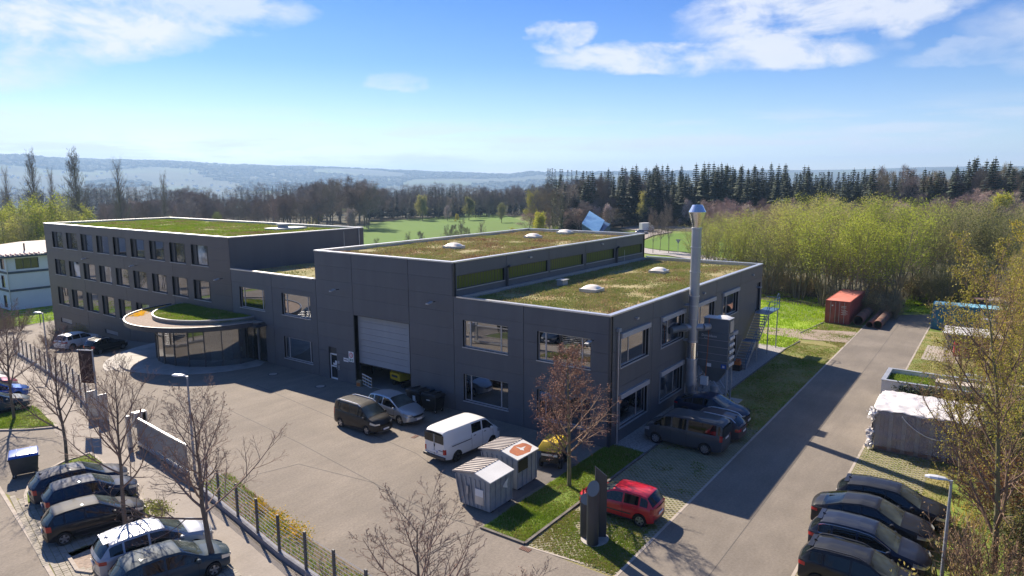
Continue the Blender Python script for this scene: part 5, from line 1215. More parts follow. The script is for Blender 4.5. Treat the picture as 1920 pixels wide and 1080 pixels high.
# filter unit
fu = thing('filter_unit', 'grey industrial dust filter on legs with rows of white round caps', 'filter unit', (12.45, -1.85, 0))
def B(nm, x0, x1, y0, y1, z0, z1, m, bev=.01, p=None): return MB().box(x0, x1, y0, y1, z0, z1).build(nm, MT[m], p or fu, bevel=bev)
B('casing', -.55, .5, -1.05, 1.1, 2.45, 4.95, 'filter_grey', .02); B('upper_casing', -.5, .5, -1.02, .75, 4.96, 5.95, 'filter_grey', .015)
B('top_lid', -.54, .54, -1.06, .8, 5.95, 6.0, 'galv', .01)
MB().hull([(-.3, -.9, 6.005), (.45, -.95, 6.005), (.4, .1, 6.005), (-.3, .1, 6.005)], [(-.1, -.6, 6.16), (.3, -.6, 6.14), (.25, -.1, 6.12), (-.05, -.1, 6.14)]).build('rain_cover', MT['white_sheet'], fu, smooth=True, fixn=True)
for z in (2.95, 3.45, 3.95, 4.45): B('casing_rib', -.565, -.55, -1.03, 1.08, z, z+.03, 'steel_dull', 0)
for k in range(5):
    for j in range(3): MB().lathe([(.12, 0), (.12, .07), (.07, .1)], (-.32+j*.34, -1.16, 2.75+k*.47), 14, axis='Y').build('filter_cap', MT['white_sheet'], fu, smooth=True)
B('side_panel', -.35, .35, -1.08, -1.05, 5.05, 5.85, 'steel_dull', 0)
text('Donaldson', .25, 'white_paint', (-.57, .32, 4.72), FR, fu); text('Torit', .13, 'white_paint', (-.57, .55, 4.53), FR, fu)
B('label_plate', -.565, -.552, -.95, -.6, 2.5, 2.8, 'sign_blue', 0); B('label_plate', -.567, -.553, -.85, -.7, 2.55, 2.7, 'sign_white', 0); B('label_plate', -.566, -.552, .1, .45, 2.5, 2.75, 'sign_white', 0)
MB().hull([(-.5, -1.0, 2.44), (.45, -1.0, 2.44), (.45, 1.0, 2.44), (-.5, 1.0, 2.44)], [(-.15, -.25, 1.35), (.1, -.25, 1.35), (.1, .25, 1.35), (-.15, .25, 1.35)]).build('hopper', MT['filter_grey'], fu, fixn=True)
for x, y in ((-.5, -1.0), (.45, -1.0), (-.5, 1.0), (.45, 1.0)):
    o = B('leg', x-.05, x+.05, y-.05, y+.05, .06, 2.45, 'galv_dull', 0); B('foot_plate', x-.13, x+.13, y-.13, y+.13, .05, .075, 'galv', 0, o)
for a, b in (((-.5, -1, .3), (-.5, -.1, 1.5)), ((.45, -1, .3), (.45, -.1, 1.5)), ((-.5, 1, .3), (-.5, .1, 1.5))): MB().tube(a, b, .03, n=5).build('brace', MT['galv'], fu)
MB().lathe([(.28, .06), (.28, 1.0), (.25, 1.02)], (-.02, 0, 0), 20).build('dust_drum', MT['galv_dull'], fu, smooth=True)
B('control_box', -.75, -.55, .25, .78, 1.15, 1.78, 'white_paint', .015); pipe('cable', [(-.58, .35, 6.0), (-.58, .38, 4), (-.6, .45, 1.8)], .02, 'orange', fu, 5)
MB().tube((-1.0, .65, 5.35), (-.45, .4, 5.35), .26, n=20).tube((-1.8, 1.95, 5.35), (-1.0, .65, 5.35), .26, n=20).build('duct', MT['steel_dull'], fu, smooth=True)
MB().box(-1.35, .95, -1.75, 1.25, -.02, .055).build('base_slab', MT['concrete'], fu)
dt = thing('dust_duct', 'round dark duct running from the filter unit into the upper window', 'duct', (10.6, -.2, 5.35)); MB().tube((0, 0, 0), (-1.6, .35, .05), .24, n=18).build('duct_pipe', MT['filter_grey'], dt, smooth=True); MB().lathe([(.30, -.03), (.30, .03)], (-.02, 0, 0), 18, axis='X').build('flange', MT['galv'], dt)
# outside stair
st = thing('outside_stair', 'steel emergency stair with blue railings at the end of the side wall', 'stairs', (0, 0, 0))
def flight(x0, z0, x1, z1, n):
    for k in range(n):
        t_ = (k+.5)/n; x = lerp(x0, x1, t_); z = lerp(z0, z1, (k+1)/n); MB().box(x-.13, x+.13, -1.3, -.22, z-.04, z-.005).build('tread', MT['steel_dull'], st)
    for y in (-1.34, -.2): MB().hull([(x0, y, z0-.12), (x0, y+.04, z0-.12), (x0, y+.04, z0+.14), (x0, y, z0+.14)], [(x1, y, z1-.12), (x1, y+.04, z1-.12), (x1, y+.04, z1+.14), (x1, y, z1+.14)]).build('stringer', MT['steel_dull'], st, fixn=True)
flight(21.4, 0, 24.0, 1.85, 10); flight(25.0, 1.85, 27.6, 3.7, 10)
MB().box(24.0, 25.0, -1.34, -.2, 1.79, 1.85).build('landing', MT['blue_rail'], st); MB().box(27.6, 31.0, -1.34, -.06, 3.62, 3.70).build('landing', MT['blue_rail'], st)
for off, m in ((1.0, 'blue_rail'), (.5, 'blue_rail')):
    MB().path([(21.4, -1.32, off), (24.0, -1.32, 1.85+off), (25.0, -1.32, 1.85+off), (27.6, -1.32, 3.7+off), (31, -1.32, 3.7+off), (31, -.1, 3.7+off)], .028, 6).build('handrail', MT[m], st, smooth=True)
for x, z in ((21.4, 0), (22.7, .92), (24, 1.85), (25, 1.85), (26.3, 2.77), (27.6, 3.7), (29.3, 3.7), (31, 3.7)): MB().tube((x, -1.32, z), (x, -1.32, z+1.0), .025, n=6).build('baluster', MT['blue_rail'], st)
MB().path([(31, -1.3, 3.7), (31, -1.3, 4.95), (30.6, -1.3, 5.15), (30.2, -1.3, 4.95), (30.2, -1.3, 3.7)], .03, 6).build('guard_hoop', MT['blue_rail'], st, smooth=True)
for x, z in ((24.5, 1.8), (30.6, 3.62), (27.7, 3.62)): MB().tube((x, -1.28, 0), (x, -1.28, z), .05, n=8).build('post', MT['steel_dull'], st)
t = thing('crate_pile', 'small heap of dark and orange boxes under the outside stair', 'boxes', (20.9, -.8, 0)); MB().box(-.3, .3, -.3, .3, 0, .5).build('box', MT['black_plastic'], t); MB().box(-.2, .25, -.25, .2, .5, .75).build('box', MT['orange'], t); MB().box(-.1, .2, -.2, .1, .75, .95).build('box', MT['rust'], t)
# wheelie bins (four wheeled)
def big_bin(x, y, rz, body, lid, label, group=None, s=1.):
    t = thing('waste_container', label, 'bin', (x, y, tz(x, y)+.01), rz, group); t.scale = (s, s, s)
    MB().hull([(-.56, -.42, .2), (.56, -.42, .2), (.56, .42, .2), (-.56, .42, .2)], [(-.66, -.52, 1.12), (.66, -.52, 1.12), (.66, .52, 1.12), (-.66, .52, 1.12)]).build('tub', MT[body], t, fixn=True, bevel=.04, smooth=True)
    MB().box(-.70, .70, -.56, .56, 1.08, 1.15).build('rim', MT[body], t, bevel=.02)
    MB().hull([(-.68, -.55, 1.15), (.68, -.55, 1.15), (.68, .56, 1.15), (-.68, .56, 1.15)], [(-.62, -.46, 1.27), (.62, -.46, 1.27), (.62, .52, 1.34), (-.62, .52, 1.34)]).build('lid', MT[lid], t, fixn=True, bevel=.03, smooth=True)
    for k in (-.3, .3): MB().box(k-.03, k+.03, -.52, .55, 1.22, 1.35).build('lid_rib', MT[lid], t, bevel=.01)
    for a in (-.48, .48):
        for b in (-.33, .33):
            o = MB().lathe([(.1, -.03), (.1, .03)], (a, b, .1), 14, axis='Y').build('wheel', MT['rubber'], t); MB().box(a-.03, a+.03, b-.05, b+.05, .1, .24).build('fork', MT['galv'], o)
    for sg in (-1, 1): MB().tube((sg*.70, -.2, 1.0), (sg*.70, .2, 1.0), .02, n=6).build('handle', MT[body], t)
    return t
x, y = G(50, 891); big_bin(x, y+.1, R(-20), 'bin_grey', 'bin_blue', 'grey wheeled waste container with bright blue lid on the lane', s=1.0)
b1 = big_bin(-.95, 14.35, R(90), 'bin_black', 'bin_black', 'black wheeled waste container beside the gate, white sticker on its front', 'bins by the gate'); b2 = big_bin(-1.05, 12.85, R(92), 'bin_black', 'bin_black', 'black wheeled waste container nearer the corner window', 'bins by the gate')
MB().box(-.2, .05, .47, .5, .55, .95).build('sticker', MT['sign_white'], b1); MB().box(-.15, .15, .5, .53, .88, .94).build('sticker', MT['sign_white'], b2)
# galvanised skips with gable lids
def skip(x0, x1, y0, y1, he, label, rusty):
    t = thing('waste_skip', label, 'skip', (x0, y0, .01), 0, 'galvanised waste skips'); a, b = x1-x0, y1-y0; ov = .32
    MB().hull([(0, 0, .06), (a, 0, .06), (a, b, .06), (0, b, .06)], [(0, 0, he), (a, 0, he), (a, b+ov, he), (0, b+ov, he)]).build('tub', MT['galv_dull'], t, fixn=True)
    n = 7
    for k in range(n+1):
        q = k/n; y_ = q*b; MB().hull([(-.05, y_-.03, .1), (0, y_-.03, .1), (0, y_+.03, .1), (-.05, y_+.03, .1)], [(-.05, y_-.03+ov*q, he-.05), (0, y_-.03+ov*q, he-.05), (0, y_+.03+ov*q, he-.05), (-.05, y_+.03+ov*q, he-.05)]).build('side_rib', MT['galv_dull'], t, fixn=True)
    for k in range(5): x_ = .05+k*(a-.1)/4; MB().box(x_-.03, x_+.03, -.05, 0, .1, he-.05).build('side_rib', MT['galv_dull'], t)
    yr = b*.48; zr = he+.24
    MB().add([(0, 0, he), (0, b+ov, he), (0, yr, zr), (a, 0, he), (a, b+ov, he), (a, yr, zr)], [(0, 2, 1), (3, 4, 5)]).build('gable', MT['galv_dull'], t)
    r1 = MB().hull([(-.08, -.1, he-.02), (a+.08, -.1, he-.02), (a+.08, yr, zr), (-.08, yr, zr)], [(-.08, -.1, he+.03), (a+.08, -.1, he+.03), (a+.08, yr, zr+.05), (-.08, yr, zr+.05)]).build('lid', MT['white_sheet'], t, fixn=True); r1['label'] = 'smooth white lid sheet'
    r2 = MB().hull([(-.08, yr+.01, zr+.02), (a+.08, yr+.01, zr+.02), (a+.08, b+ov+.18, he+.02), (-.08, b+ov+.18, he+.02)], [(-.08, yr+.01, zr+.07), (a+.08, yr+.01, zr+.07), (a+.08, b+ov+.18, he+.07), (-.08, b+ov+.18, he+.07)]).build('lid', MT['lid_grey'], t, fixn=True); r2['label'] = 'ribbed grey lid sheet'
    for k in range(9):
        x_ = -.04+k*(a+.08)/8; MB().hull([(x_-.02, yr+.03, zr+.07), (x_+.02, yr+.03, zr+.07), (x_+.02, b+ov+.16, he+.07), (x_-.02, b+ov+.16, he+.07)], [(x_-.015, yr+.03, zr+.11), (x_+.015, yr+.03, zr+.11), (x_+.015, b+ov+.16, he+.11), (x_-.015, b+ov+.16, he+.11)]).build('lid_rib', MT['lid_grey'], r2, fixn=True)
    if rusty:
        f = lambda u, v, d: (lerp(-.06, a+.06, u), lerp(-.08, yr, v), lerp(he+.03, zr+.05, v)+d)
        rr = random.Random(5); pts = [(.5+.44*math.cos(a*.3927)*rr.uniform(.85, 1.05)*(1.1 if a % 4 == 2 else 1), .47+.42*math.sin(a*.3927)*rr.uniform(.85, 1.08)) for a in range(16)]
        MB().add([f(u, v, .006) for u, v in pts], [tuple(range(16))]).build('rust_patch', MT['rust'], r1); MB().add([f(u, v, .010) for u, v in ((.55, .3), (.60, .42), (.78, .5), (.58, .56), (.5, .78), (.50, .5), (.47, .45), (.5, .42))], [tuple(range(8))]).build('white_patch', MT['white_sheet'], r1)
        MB().box(a*.02, a*.5, -.065, -.055, .95, he-.1).build('opening', MT['black_plastic'], t)
    else:
        MB().box(-.062, -.052, .32, .85, .3, .95).build('white_patch', MT['galv'], t); MB().box(-.067, -.056, .34, .83, .72, 1.08).build('notice', MT['sign_white'], t)
        MB().add([(1.0, -.058, .95), (1.35, -.058, .80), (1.3, -.058, 1.0), (1.42, -.058, 1.3), (1.15, -.058, 1.18), (.95, -.058, 1.02)], [(0, 1, 2, 3, 4, 5)]).build('white_patch', MT['white_sheet'], t)
    for yy, s_ in ((b*.7, 1),): MB().box(-.12, -.03, yy, yy+.12, .7, 1.1).build('lifting_lug', MT['steel_dull'], t)
    MB().box(.1, .25, -.02, b, .0, .07).box(a-.25, a-.1, -.02, b, 0, .07).build('skid', MT['rubber'], t)
skip(-10.3, -8.55, .80, 2.55, 1.55, 'galvanised waste skip with plain white lid, nearest the yard entrance', False)
skip(-7.6, -5.85, 1.15, 3.1, 1.65, 'galvanised waste skip with rusty orange lid behind the first skip', True)
# yellow machine behind the tree
t = thing('yellow_trailer', 'small machine with yellow cover behind the tree at the hall corner', 'machine', (-3.7, 1.45, 0), R(15))
MB().hull([(-.95, -.7, 1.05), (.95, -.7, 1.05), (.95, .7, 1.05), (-.95, .7, 1.05)], [(-.6, -.45, 1.5), (.6, -.45, 1.5), (.6, .45, 1.5), (-.6, .45, 1.5)]).build('cover', MT['yellow'], t, fixn=True, bevel=.04, smooth=True)
MB().box(-.75, .75, -.5, .5, .35, 1.05).build('housing', MT['black_plastic'], t, bevel=.03); MB().box(-.8, -.75, -.45, .45, .75, .86).build('front_bar', MT['white_paint'], t)
for a in (-.5, .5):
    for b in (-.55, .55): MB().lathe([(.24, -.07), (.24, .07)], (a, b, .24), 16, axis='Y').build('wheel', MT['rubber'], t, smooth=True)
# mini excavator inside the gate
t = thing('excavator', 'yellow compact excavator seen from behind inside the open gate', 'excavator', (2.2, 18.75, .02), R(-8))
for y in (-.55, .55): MB().box(-.75, .75, y-.16, y+.16, 0, .42).build('track', MT['rubber'], t, bevel=.14, smooth=True)
MB().hull([(-.95, -.65, .55), (.7, -.75, .55), (.7, .75, .55), (-.95, .65, .55)], [(-1.0, -.6, 1.15), (.7, -.7, 1.25), (.7, .7, 1.25), (-1.0, .6, 1.15)]).build('body', MT['yellow'], t, fixn=True, bevel=.08, smooth=True)
MB().box(-1.04, -1.0, -.38, .3, .82, .98).build('lettering', MT['sign_ink'], t); MB().box(-.4, .3, -.3, .3, 1.25, 1.6).build('seat', MT['black_plastic'], t, bevel=.05)
for y in (-.5, .5): MB().tube((-.85, y, 1.15), (-.75, y, 2.4), .04, n=8).build('cab_post', MT['yellow'], t)
MB().box(-.9, .6, -.6, .6, 2.4, 2.46).build('cab_roof', MT['yellow'], t); MB().path([(.7, 0, .8), (1.3, 0, 1.9), (1.9, 0, 1.2), (2.0, 0, .3)], .1, 8).build('boom', MT['yellow'], t)
t = thing('work_table', 'long brown table standing at the back of the gate opening', 'table', (3.4, 22.2, .02)); MB().box(-.6, .6, -1.4, 1.1, .82, .88).build('tabletop', MT['wood'], t)
for a in (-.5, .5):
    for b in (-1.3, 1.0): MB().box(a-.04, a+.04, b-.04, b+.04, 0, .82).build('leg', MT['black_plastic'], t)
t = thing('drawing_board', 'light slatted panel leaning at the left of the gate opening', 'panel', (.15, 20.75, .02), R(0)); MM = Matrix.Rotation(R(-14), 3, 'Y')@Matrix.Rotation(R(14), 3, 'X')
for z in (.08, .38, .68, .98): MB().obox(MM@Vector((0, 0, z)), .03, .98, .09, M=MM).build('slat', MT['white_sheet'], t)
for y in (-.45, -.1, .2, .45): MB().obox(MM@Vector((.03, y, .52)), .03, .09, 1.0, M=MM).build('slat', MT['cardboard'], t)
t = thing('carton', 'small cardboard carton with orange side by the leaning panel', 'box', (-.05, 21.4, .01), R(20)); MB().box(-.18, .18, -.18, .18, 0, .45).build('carton_body', MT['cardboard'], t); MB().box(-.2, -.18, -.15, .15, .05, .3).build('label_patch', MT['orange'], t)
t = thing('barrier_stand', 'thin white stand at the right side of the gate opening', 'stand', (.4, 16.35, .01)); MB().tube((0, 0, 0), (.1, .1, 1.1), .025, n=6).build('post', MT['white_paint'], t); MB().box(-.05, .3, -.3, .3, 0, .03).build('foot', MT['white_paint'], t)
# sign pillars
t = thing('sign_pillars', 'group of three dark grey advertising pillars with slanted tops', 'sign', (-9.5, -4.35, 0))
MB().prism([(.04+.66*math.cos(k*.3142), .0+.6*math.sin(k*.3142)) for k in range(20)], -.02, .06).build('base_slab', MT['concrete'], t, fixn=True)
def slant_col(cx_, cy_, rx, ry, z0, zf, zb_, nm, rz=0., n=28):
    A = []; Bq = []
    for k in range(n):
        a = 2*math.pi*k/n; x_, y_ = rx*math.cos(a), ry*math.sin(a); xx, yy = x_*math.cos(rz)-y_*math.sin(rz), x_*math.sin(rz)+y_*math.cos(rz)
        s_ = (x_/rx+1)/2; A.append((cx_+xx, cy_+yy, z0)); Bq.append((cx_+xx, cy_+yy, lerp(zf, zb_, s_)-.14))
    mb = MB(); mb.add(A+Bq, [(k, (k+1) % n, n+(k+1) % n, n+k) for k in range(n)], 0); mb.add(Bq, [tuple(range(n))], 1)
    return mb.build(nm, [MT['sign_dark'], MT['sign_top']], t, smooth=True)
slant_col(-.38, -.12, .26, .26, .06, 2.45, 2.95, 'pillar', R(15)); slant_col(.0, .38, .22, .30, .06, 1.75, 2.1, 'pillar', R(25))
MB().hull([(.12, .06, .06), (.42, -.36, .06), (.54, -.27, .06), (.24, .15, .06)], [(.12, .06, 3.3), (.42, -.36, 2.85), (.54, -.27, 2.85), (.24, .15, 3.3)]).build('blade', MT['sign_dark'], t, fixn=True)
# drains and manholes
def manhole(px, py, r=.42, z=0., lab='round iron manhole cover', sq=False, m='kerb'):
    x, y = G(px, py, z); t = thing('manhole_cover', lab, 'manhole', (x, y, tz(x, y)+.004), 0)
    MB().lathe([(r, -.05), (r, .008)], n=28).build('frame', MT['seam_tar'], t); MB().lathe([(r*.78, -.03), (r*.78, .014)], n=24).build('lid', MT[m], t)
manhole(512, 701.5, lab='round manhole cover nearest the pavilion doors'); manhole(600.5, 724.5, lab='round manhole cover in front of the side door'); manhole(1156, 867, .42, lab='round manhole cover in the lawn near the hall corner', m='gravel_brown')
def grate(x, y, rz, lab, m='rust_pipe', s=1.):
    t = thing('drain_grate', lab, 'drain', (x, y, tz(x, y)+.006), rz); MB().box(-.4*s, .4*s, -.24*s, .24*s, -.04, .004).build('drain_pit', MT['joint_dark'], t)
    for k in range(7): MB().box((-.36+k*.12-.035)*s, (-.36+k*.12+.035)*s, -.22*s, .22*s, -.02, .014).build('grate_bar', MT[m], t)
grate(*G(985, 1030), R(90), 'rusty slotted drain grate at the kerb corner', s=.62); grate(*G(778, 819), R(5), 'rusty drain grate between the silver car and the white van', s=.6)
# fence, gate, planting
def fence():
    t = thing('wire_fence', 'grey post and wire fence along the pavement on a low stone base', 'fence')
    ys = [-4.4, -2.35, -.3, 1.7, 3.7, 5.75, 7.8, 9.9, 12.0, 14.1]; ys2 = [31.2, 33.4, 35.6, 37.8, 40, 42.2, 44.4, 46.6, 48.8, 51, 53.2, 55.4, 57.6, 59.8, 62, 64.2]
    for ys_, ln in ((ys, False), (ys2, True)):
        for y in ys_: MB().box(fx(y)-.04, fx(y)+.04, y-.06, y+.06, tz(0, y)-.1, tz(0, y)+1.85).build('post', MT['post_dark'], t, bevel=.01)
        for a, b in zip(ys_, ys_[1:]):
            for k in range(9):
                z = .32+k*.175; MB().tube((fx(a), a, tz(0, a)+z), (fx(b), b, tz(0, b)+z), .011, n=4, cap=False).build('wire', MT['galv'], t)
            L_ = math.hypot(b-a, fx(b)-fx(a)); n = max(1, int(L_/.9)); an = math.atan2(b-a, fx(b)-fx(a))
            for k in range(n):
                q = (k+.5)/n; x_, y_ = lerp(fx(a), fx(b), q), lerp(a, b, q); MB().obox((x_, y_, tz(0, y_)+.09), L_/n-.012, .22, .30, an).build('base_stone', MT['wall_stone'], t)
fence()
t = thing('sliding_gate', 'grey sliding gate of close bars with its white drive box, pushed open', 'gate')
A = Vector((-15.75, 23.2, 0)); Bv = Vector((-16.35, 16.4, 0)); d = (Bv-A); Lg = d.length; u = d.normalized(); an = math.atan2(u.y, u.x); mid = (A+Bv)/2
MB().obox(mid+Vector((0, 0, 1.72)), Lg, .12, .10, an).obox(mid+Vector((0, 0, .16)), Lg, .14, .18, an).build('gate_frame', MT['galv'], t)
nb = 62
me = None
for k in range(nb):
    p = A+u*(k+.5)*Lg/nb
    if me is None: o = MB().obox((0, 0, .95), .028, .03, 1.46, 0).build('gate_bar', MT['gate_bar'], t); me = o.data
    else: o = bpy.data.objects.new('gate_bar', me); C.objects.link(o); o.parent = t
    o.location = (p.x, p.y, 0); o.rotation_euler = (0, 0, an)
for dx in (-.45, .45): MB().box(A.x+dx-.09, A.x+dx+.09, A.y-.1, A.y+.15, 0, 1.95).build('guide_post', MT['galv'], t)
MB().box(A.x-.1, A.x+.62, A.y-.1, A.y+.36, 1.1, 2.0).build('drive_box', MT['galv'], t, bevel=.02); MB().lathe([(.06, 0), (.06, .12), (.02, .17)], (A.x+.3, A.y, 2.0), 12).build('warning_lamp', MT['orange'], t, smooth=True)
t = thing('gate_end_posts', 'pair of grey slatted gate guide posts under the dark flag', 'gate post')
for x, y, w_ in ((-15.05, 29.3, .5), (-15.1, 30.7, .35)):
    MB().box(x-.28, x+.28, y-.12, y-.06, 0, 1.85).build('guide_frame', MT['galv'], t)
    for k in range(6): MB().box(x-.28+k*.1, x-.22+k*.1, y-.06, y+.06, .05, 1.8).build('guide_bar', MT['galv_dull'], t)
fl = thing('flag_pole', 'dark brown hanging banner on a grey pole beside the gate opening', 'flag', (-15.35, 29.2, 0))
MB().lathe([(.06, 0), (.045, 4.9)], n=12).build('pole', MT['galv_dull'], fl, smooth=True); MB().tube((0, 0, 4.86), (-.5, 1.0, 4.86), .03, n=8).build('arm', MT['white_paint'], fl)
mb = MB(); n = 12; V = []
for k in range(n+1):
    for j in range(9):
        u_ = k/n; z = 4.82-j*.27; w_ = .03*math.sin(k*1.4+j*.5)*(j/8); V.append((-.47*u_+w_*.8, .95*u_+w_*.4, z))
mb.add(V, [(k*9+j, (k+1)*9+j, (k+1)*9+j+1, k*9+j+1) for k in range(n) for j in range(8)]); ban = mb.build('banner', MT['flag'], fl, smooth=True, ang=0); md = ban.modifiers.new('thick', 'SOLIDIFY'); md.thickness = .008
def lamp(x, y, h, rz, lab, grp='street lamps'):
    t = thing('street_lamp', lab, 'street lamp', (x, y, tz(x, y)), rz, grp); MB().lathe([(.075, 0), (.07, 1.0), (.045, h)], n=12).build('pole', MT['galv_dull'], t, smooth=True)
    MB().lathe([(.05, 0), (.05, .12)], (0, 0, h), 10).tube((0, 0, h+.08), (.25, 0, h+.12), .04, n=8).build('arm', MT['galv'], t)
    mb = MB(); rr = []
    prof = ((.12, .05, .03), (.2, .12, .07), (.45, .17, .10), (.72, .15, .09), (.86, .07, .05))
    for x_, w_, h_ in prof: rr.append([(x_, w_*math.cos(a*math.pi/4), h+.13+h_*math.sin(a*math.pi/4)*(1 if a <= 4 else .5)) for a in range(8)])
    for a, b in zip(rr, rr[1:]): mb.hull(a, b)
    mb.build('lamp_head', MT['lamp_head'], t, smooth=True, fixn=True)
lamp(-16.03, 16.39, 5.35, R(115), 'street lamp with pale shoe shaped head in the middle of the yard edge'); lamp(-11.6, 47.5, 5.2, R(115), 'street lamp by the office end of the yard fence')
lamp(28.2, -17.6, 4.8, R(100), 'street lamp beside the blue container, farthest along the lane'); lamp(9.8, -17.4, 4.8, R(100), 'street lamp beside the white wrapped stack'); lamp(-4.9, -16.9, 4.25, R(100), 'street lamp behind the row of black cars')
# containers
def container(nm, lab, x0, x1, y0, y1, h, m, mt, axis, n, doors=False):
    t = thing(nm, lab, 'container', (x0, y0, tz(x0, y0)+.02)); a, b = x1-x0, y1-y0
    MB().box(.06, a-.06, .06, b-.06, .1, h-.09).build('shell', MT[m], t); mb = MB()
    for x_ in (0, a-.12):
        for y_ in (0, b-.12): mb.box(x_, x_+.12, y_, y_+.12, 0, h)
    mb.box(.12, a-.12, 0, .1, h-.12, h-.001).box(.12, a-.12, b-.1, b, h-.12, h-.001).box(0, .1, .12, b-.12, h-.12, h-.001).box(a-.1, a, .12, b-.12, h-.12, h-.001).box(.12, a-.12, 0, .1, 0, .14).box(.12, a-.12, b-.1, b, 0, .14).box(0, .1, .12, b-.12, 0, .14).build('frame', MT[m], t)
    L_ = a; nn = int(L_/.28)
    for k in range(nn): x_ = .2+k*(a-.4)/nn; MB().box(x_, x_+.14, .015, .07, .15, h-.13).build('corrugation', MT[m], t)
    top = MB().box(.1, a-.1, .1, b-.1, h-.09, h-.03).build('top', MT[mt], t)
    if axis == 'x':
        for k in range(nn): x_ = .2+k*(a-.4)/nn; MB().box(x_, x_+.14, .12, b-.12, h-.03, h-.012).build('top_rib', MT[mt], t)
    else: MB().box(.1, a-.1, .1, b-.1, h-.03, h-.01).build('top_sheet', MT[mt], t)
    if doors:
        for k in range(2): y_ = .14+k*(b/2-.12); MB().box(-.02, .05, y_, y_+b/2-.17, .16, h-.14).build('door', MT[m], t)
        for y_ in (b*.22, b*.42, b*.58, b*.78): MB().tube((-.05, y_, .1), (-.05, y_, h-.1), .02, n=6).build('locking_bar', MT['galv'], t)
        mb = MB()
        for z_, yy in ((1.95, .35), (1.8, .35), (1.55, .35), (1.42, .5), (1.3, .35), (1.18, .5), (1.06, .35)):
            for q in range(5): mb.box(-.027, -.021, b*.5-.1-yy-q*.1, b*.5-.04-yy-q*.1, z_-.03, z_+.03)
        mb.build('lettering', MT['white_paint'], t); MB().box(-.027, -.021, b*.68, b*.68+.14, 1.9, 2.04).build('sticker', MT['white_paint'], t)
    return t
rc = container('red_container', 'rust red shipping container with pale red top standing on the lawn edge', 45.4, 54.6, -4.95, -2.5, 2.5, 'red_container', 'red_container_top', 'y', 12, True)
container('blue_container', 'blue corrugated shipping container across the right side of the lane end', 48.3, 50.75, -24.3, -12.25, 2.6, 'blue_container', 'blue_container_top', 'y', 12)
bc = bpy.data.objects['blue_container']
for k in range(34): MB().box(-.0, .07, .2+k*.34, .2+k*.34+.17, .15, 2.46).build('corrugation', MT['blue_container'], bc)
for k in range(34): MB().box(.12, 2.33, .2+k*.34, .2+k*.34+.12, 2.595, 2.62).build('top_rib', MT['blue_container_top'], bc)
for i, (y, r, z, xa, xb, lab) in enumerate(((-5.75, .52, .52, 45.9, 54.4, 'widest rust brown pipe next to the red container'), (-6.95, .33, .33, 45.2, 53.6, 'narrow rust brown pipe in the middle of the three'), (-7.75, .45, .45, 44.9, 53.8, 'rust brown pipe with green moss beside the lane'))):
    t = thing('steel_pipe', lab, 'pipe', (xa, y, 0), 0, 'old steel pipes'); Lp = xb-xa
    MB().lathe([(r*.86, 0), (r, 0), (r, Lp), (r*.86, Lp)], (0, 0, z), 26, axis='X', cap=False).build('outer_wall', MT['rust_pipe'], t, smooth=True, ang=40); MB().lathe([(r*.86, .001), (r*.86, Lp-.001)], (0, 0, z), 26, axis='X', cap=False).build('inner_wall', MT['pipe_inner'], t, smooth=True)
    MB().lathe([(r*1.03, 1.2), (r*1.03, 1.3)], (0, 0, z), 26, axis='X').build('moss_band', MT['ivy'], t) if i == 2 else None
t = thing('green_bin', 'small dark green waste container behind the pipes', 'bin', (56.8, -6.6, 0)); MB().hull([(-.5, -.6, .1), (.5, -.6, .1), (.5, .6, .1), (-.5, .6, .1)], [(-.6, -.7, 1.2), (.6, -.7, 1.2), (.6, .7, 1.2), (-.6, .7, 1.2)]).build('tub', MT['bin_green'], t, fixn=True); MB().box(-.65, .65, -.75, .75, 1.2, 1.32).build('lid', MT['black_plastic'], t, bevel=.03)
# gas cage
t = thing('gas_cage', 'roofed wire cage with red gas bottles beside the lane', 'cage', (35.9, -14.3, 0)); a, b, h = 3.2, -4.2, 2.1
for x_ in (0, a/2, a):
    for y_ in (0, b/3, b*2/3, b): MB().box(x_-.03, x_+.03, y_-.03, y_+.03, 0, h).build('post', MT['galv'], t)
for z_ in (.08, 1.05, h-.05): MB().box(-.02, 0, b, 0, z_-.02, z_+.02).box(0, a, -.02, 0, z_-.02, z_+.02).build('rail', MT['galv'], t)
for k in range(26): MB().tube((0, b*k/26, 0), (0, b*k/26, h), .007, n=4, cap=False).build('mesh_wire', MT['galv'], t)
for k in range(12): MB().tube((0, 0, .1+k*.17), (0, b, .1+k*.17), .007, n=4, cap=False).build('mesh_wire', MT['galv'], t)
MB().hull([(-.3, .3, h), (a+.2, .3, h), (a+.2, b-.2, h), (-.3, b-.2, h)], [(-.3, .3, h+.06), (a+.2, .3, h+.06), (a+.2, b-.2, h+.06), (-.3, b-.2, h+.06)]).build('roof', MT['white_sheet'], t, fixn=True); MB().box(-.02, a, b+.02, b+.05, 0, h).box(a-.05, a, b, 0, 0, h).build('back_sheet', MT['blue_wall'], t)
MB().box(.05, .08, b*.55, b*.36, .9, 1.25).build('warning_plate', MT['sign_white'], t)
gb = None
for k in range(12):
    x_, y_ = .5+(k % 2)*.42, -.75-(k//2)*.36
    o = thing('gas_bottle', 'red gas bottle standing inside the wire cage', 'gas bottle', (35.9+x_, -14.3+y_, .01), 0, 'red gas bottles in the cage'); MB().lathe([(.14, 0), (.15, .05), (.15, 1.2), (.11, 1.38), (.04, 1.42), (.04, 1.5)], n=12).build('cylinder', MT['sign_red'], o, smooth=True); MB().lathe([(.07, 1.43), (.07, 1.58)], n=8).build('valve_cap', MT['galv'], o)
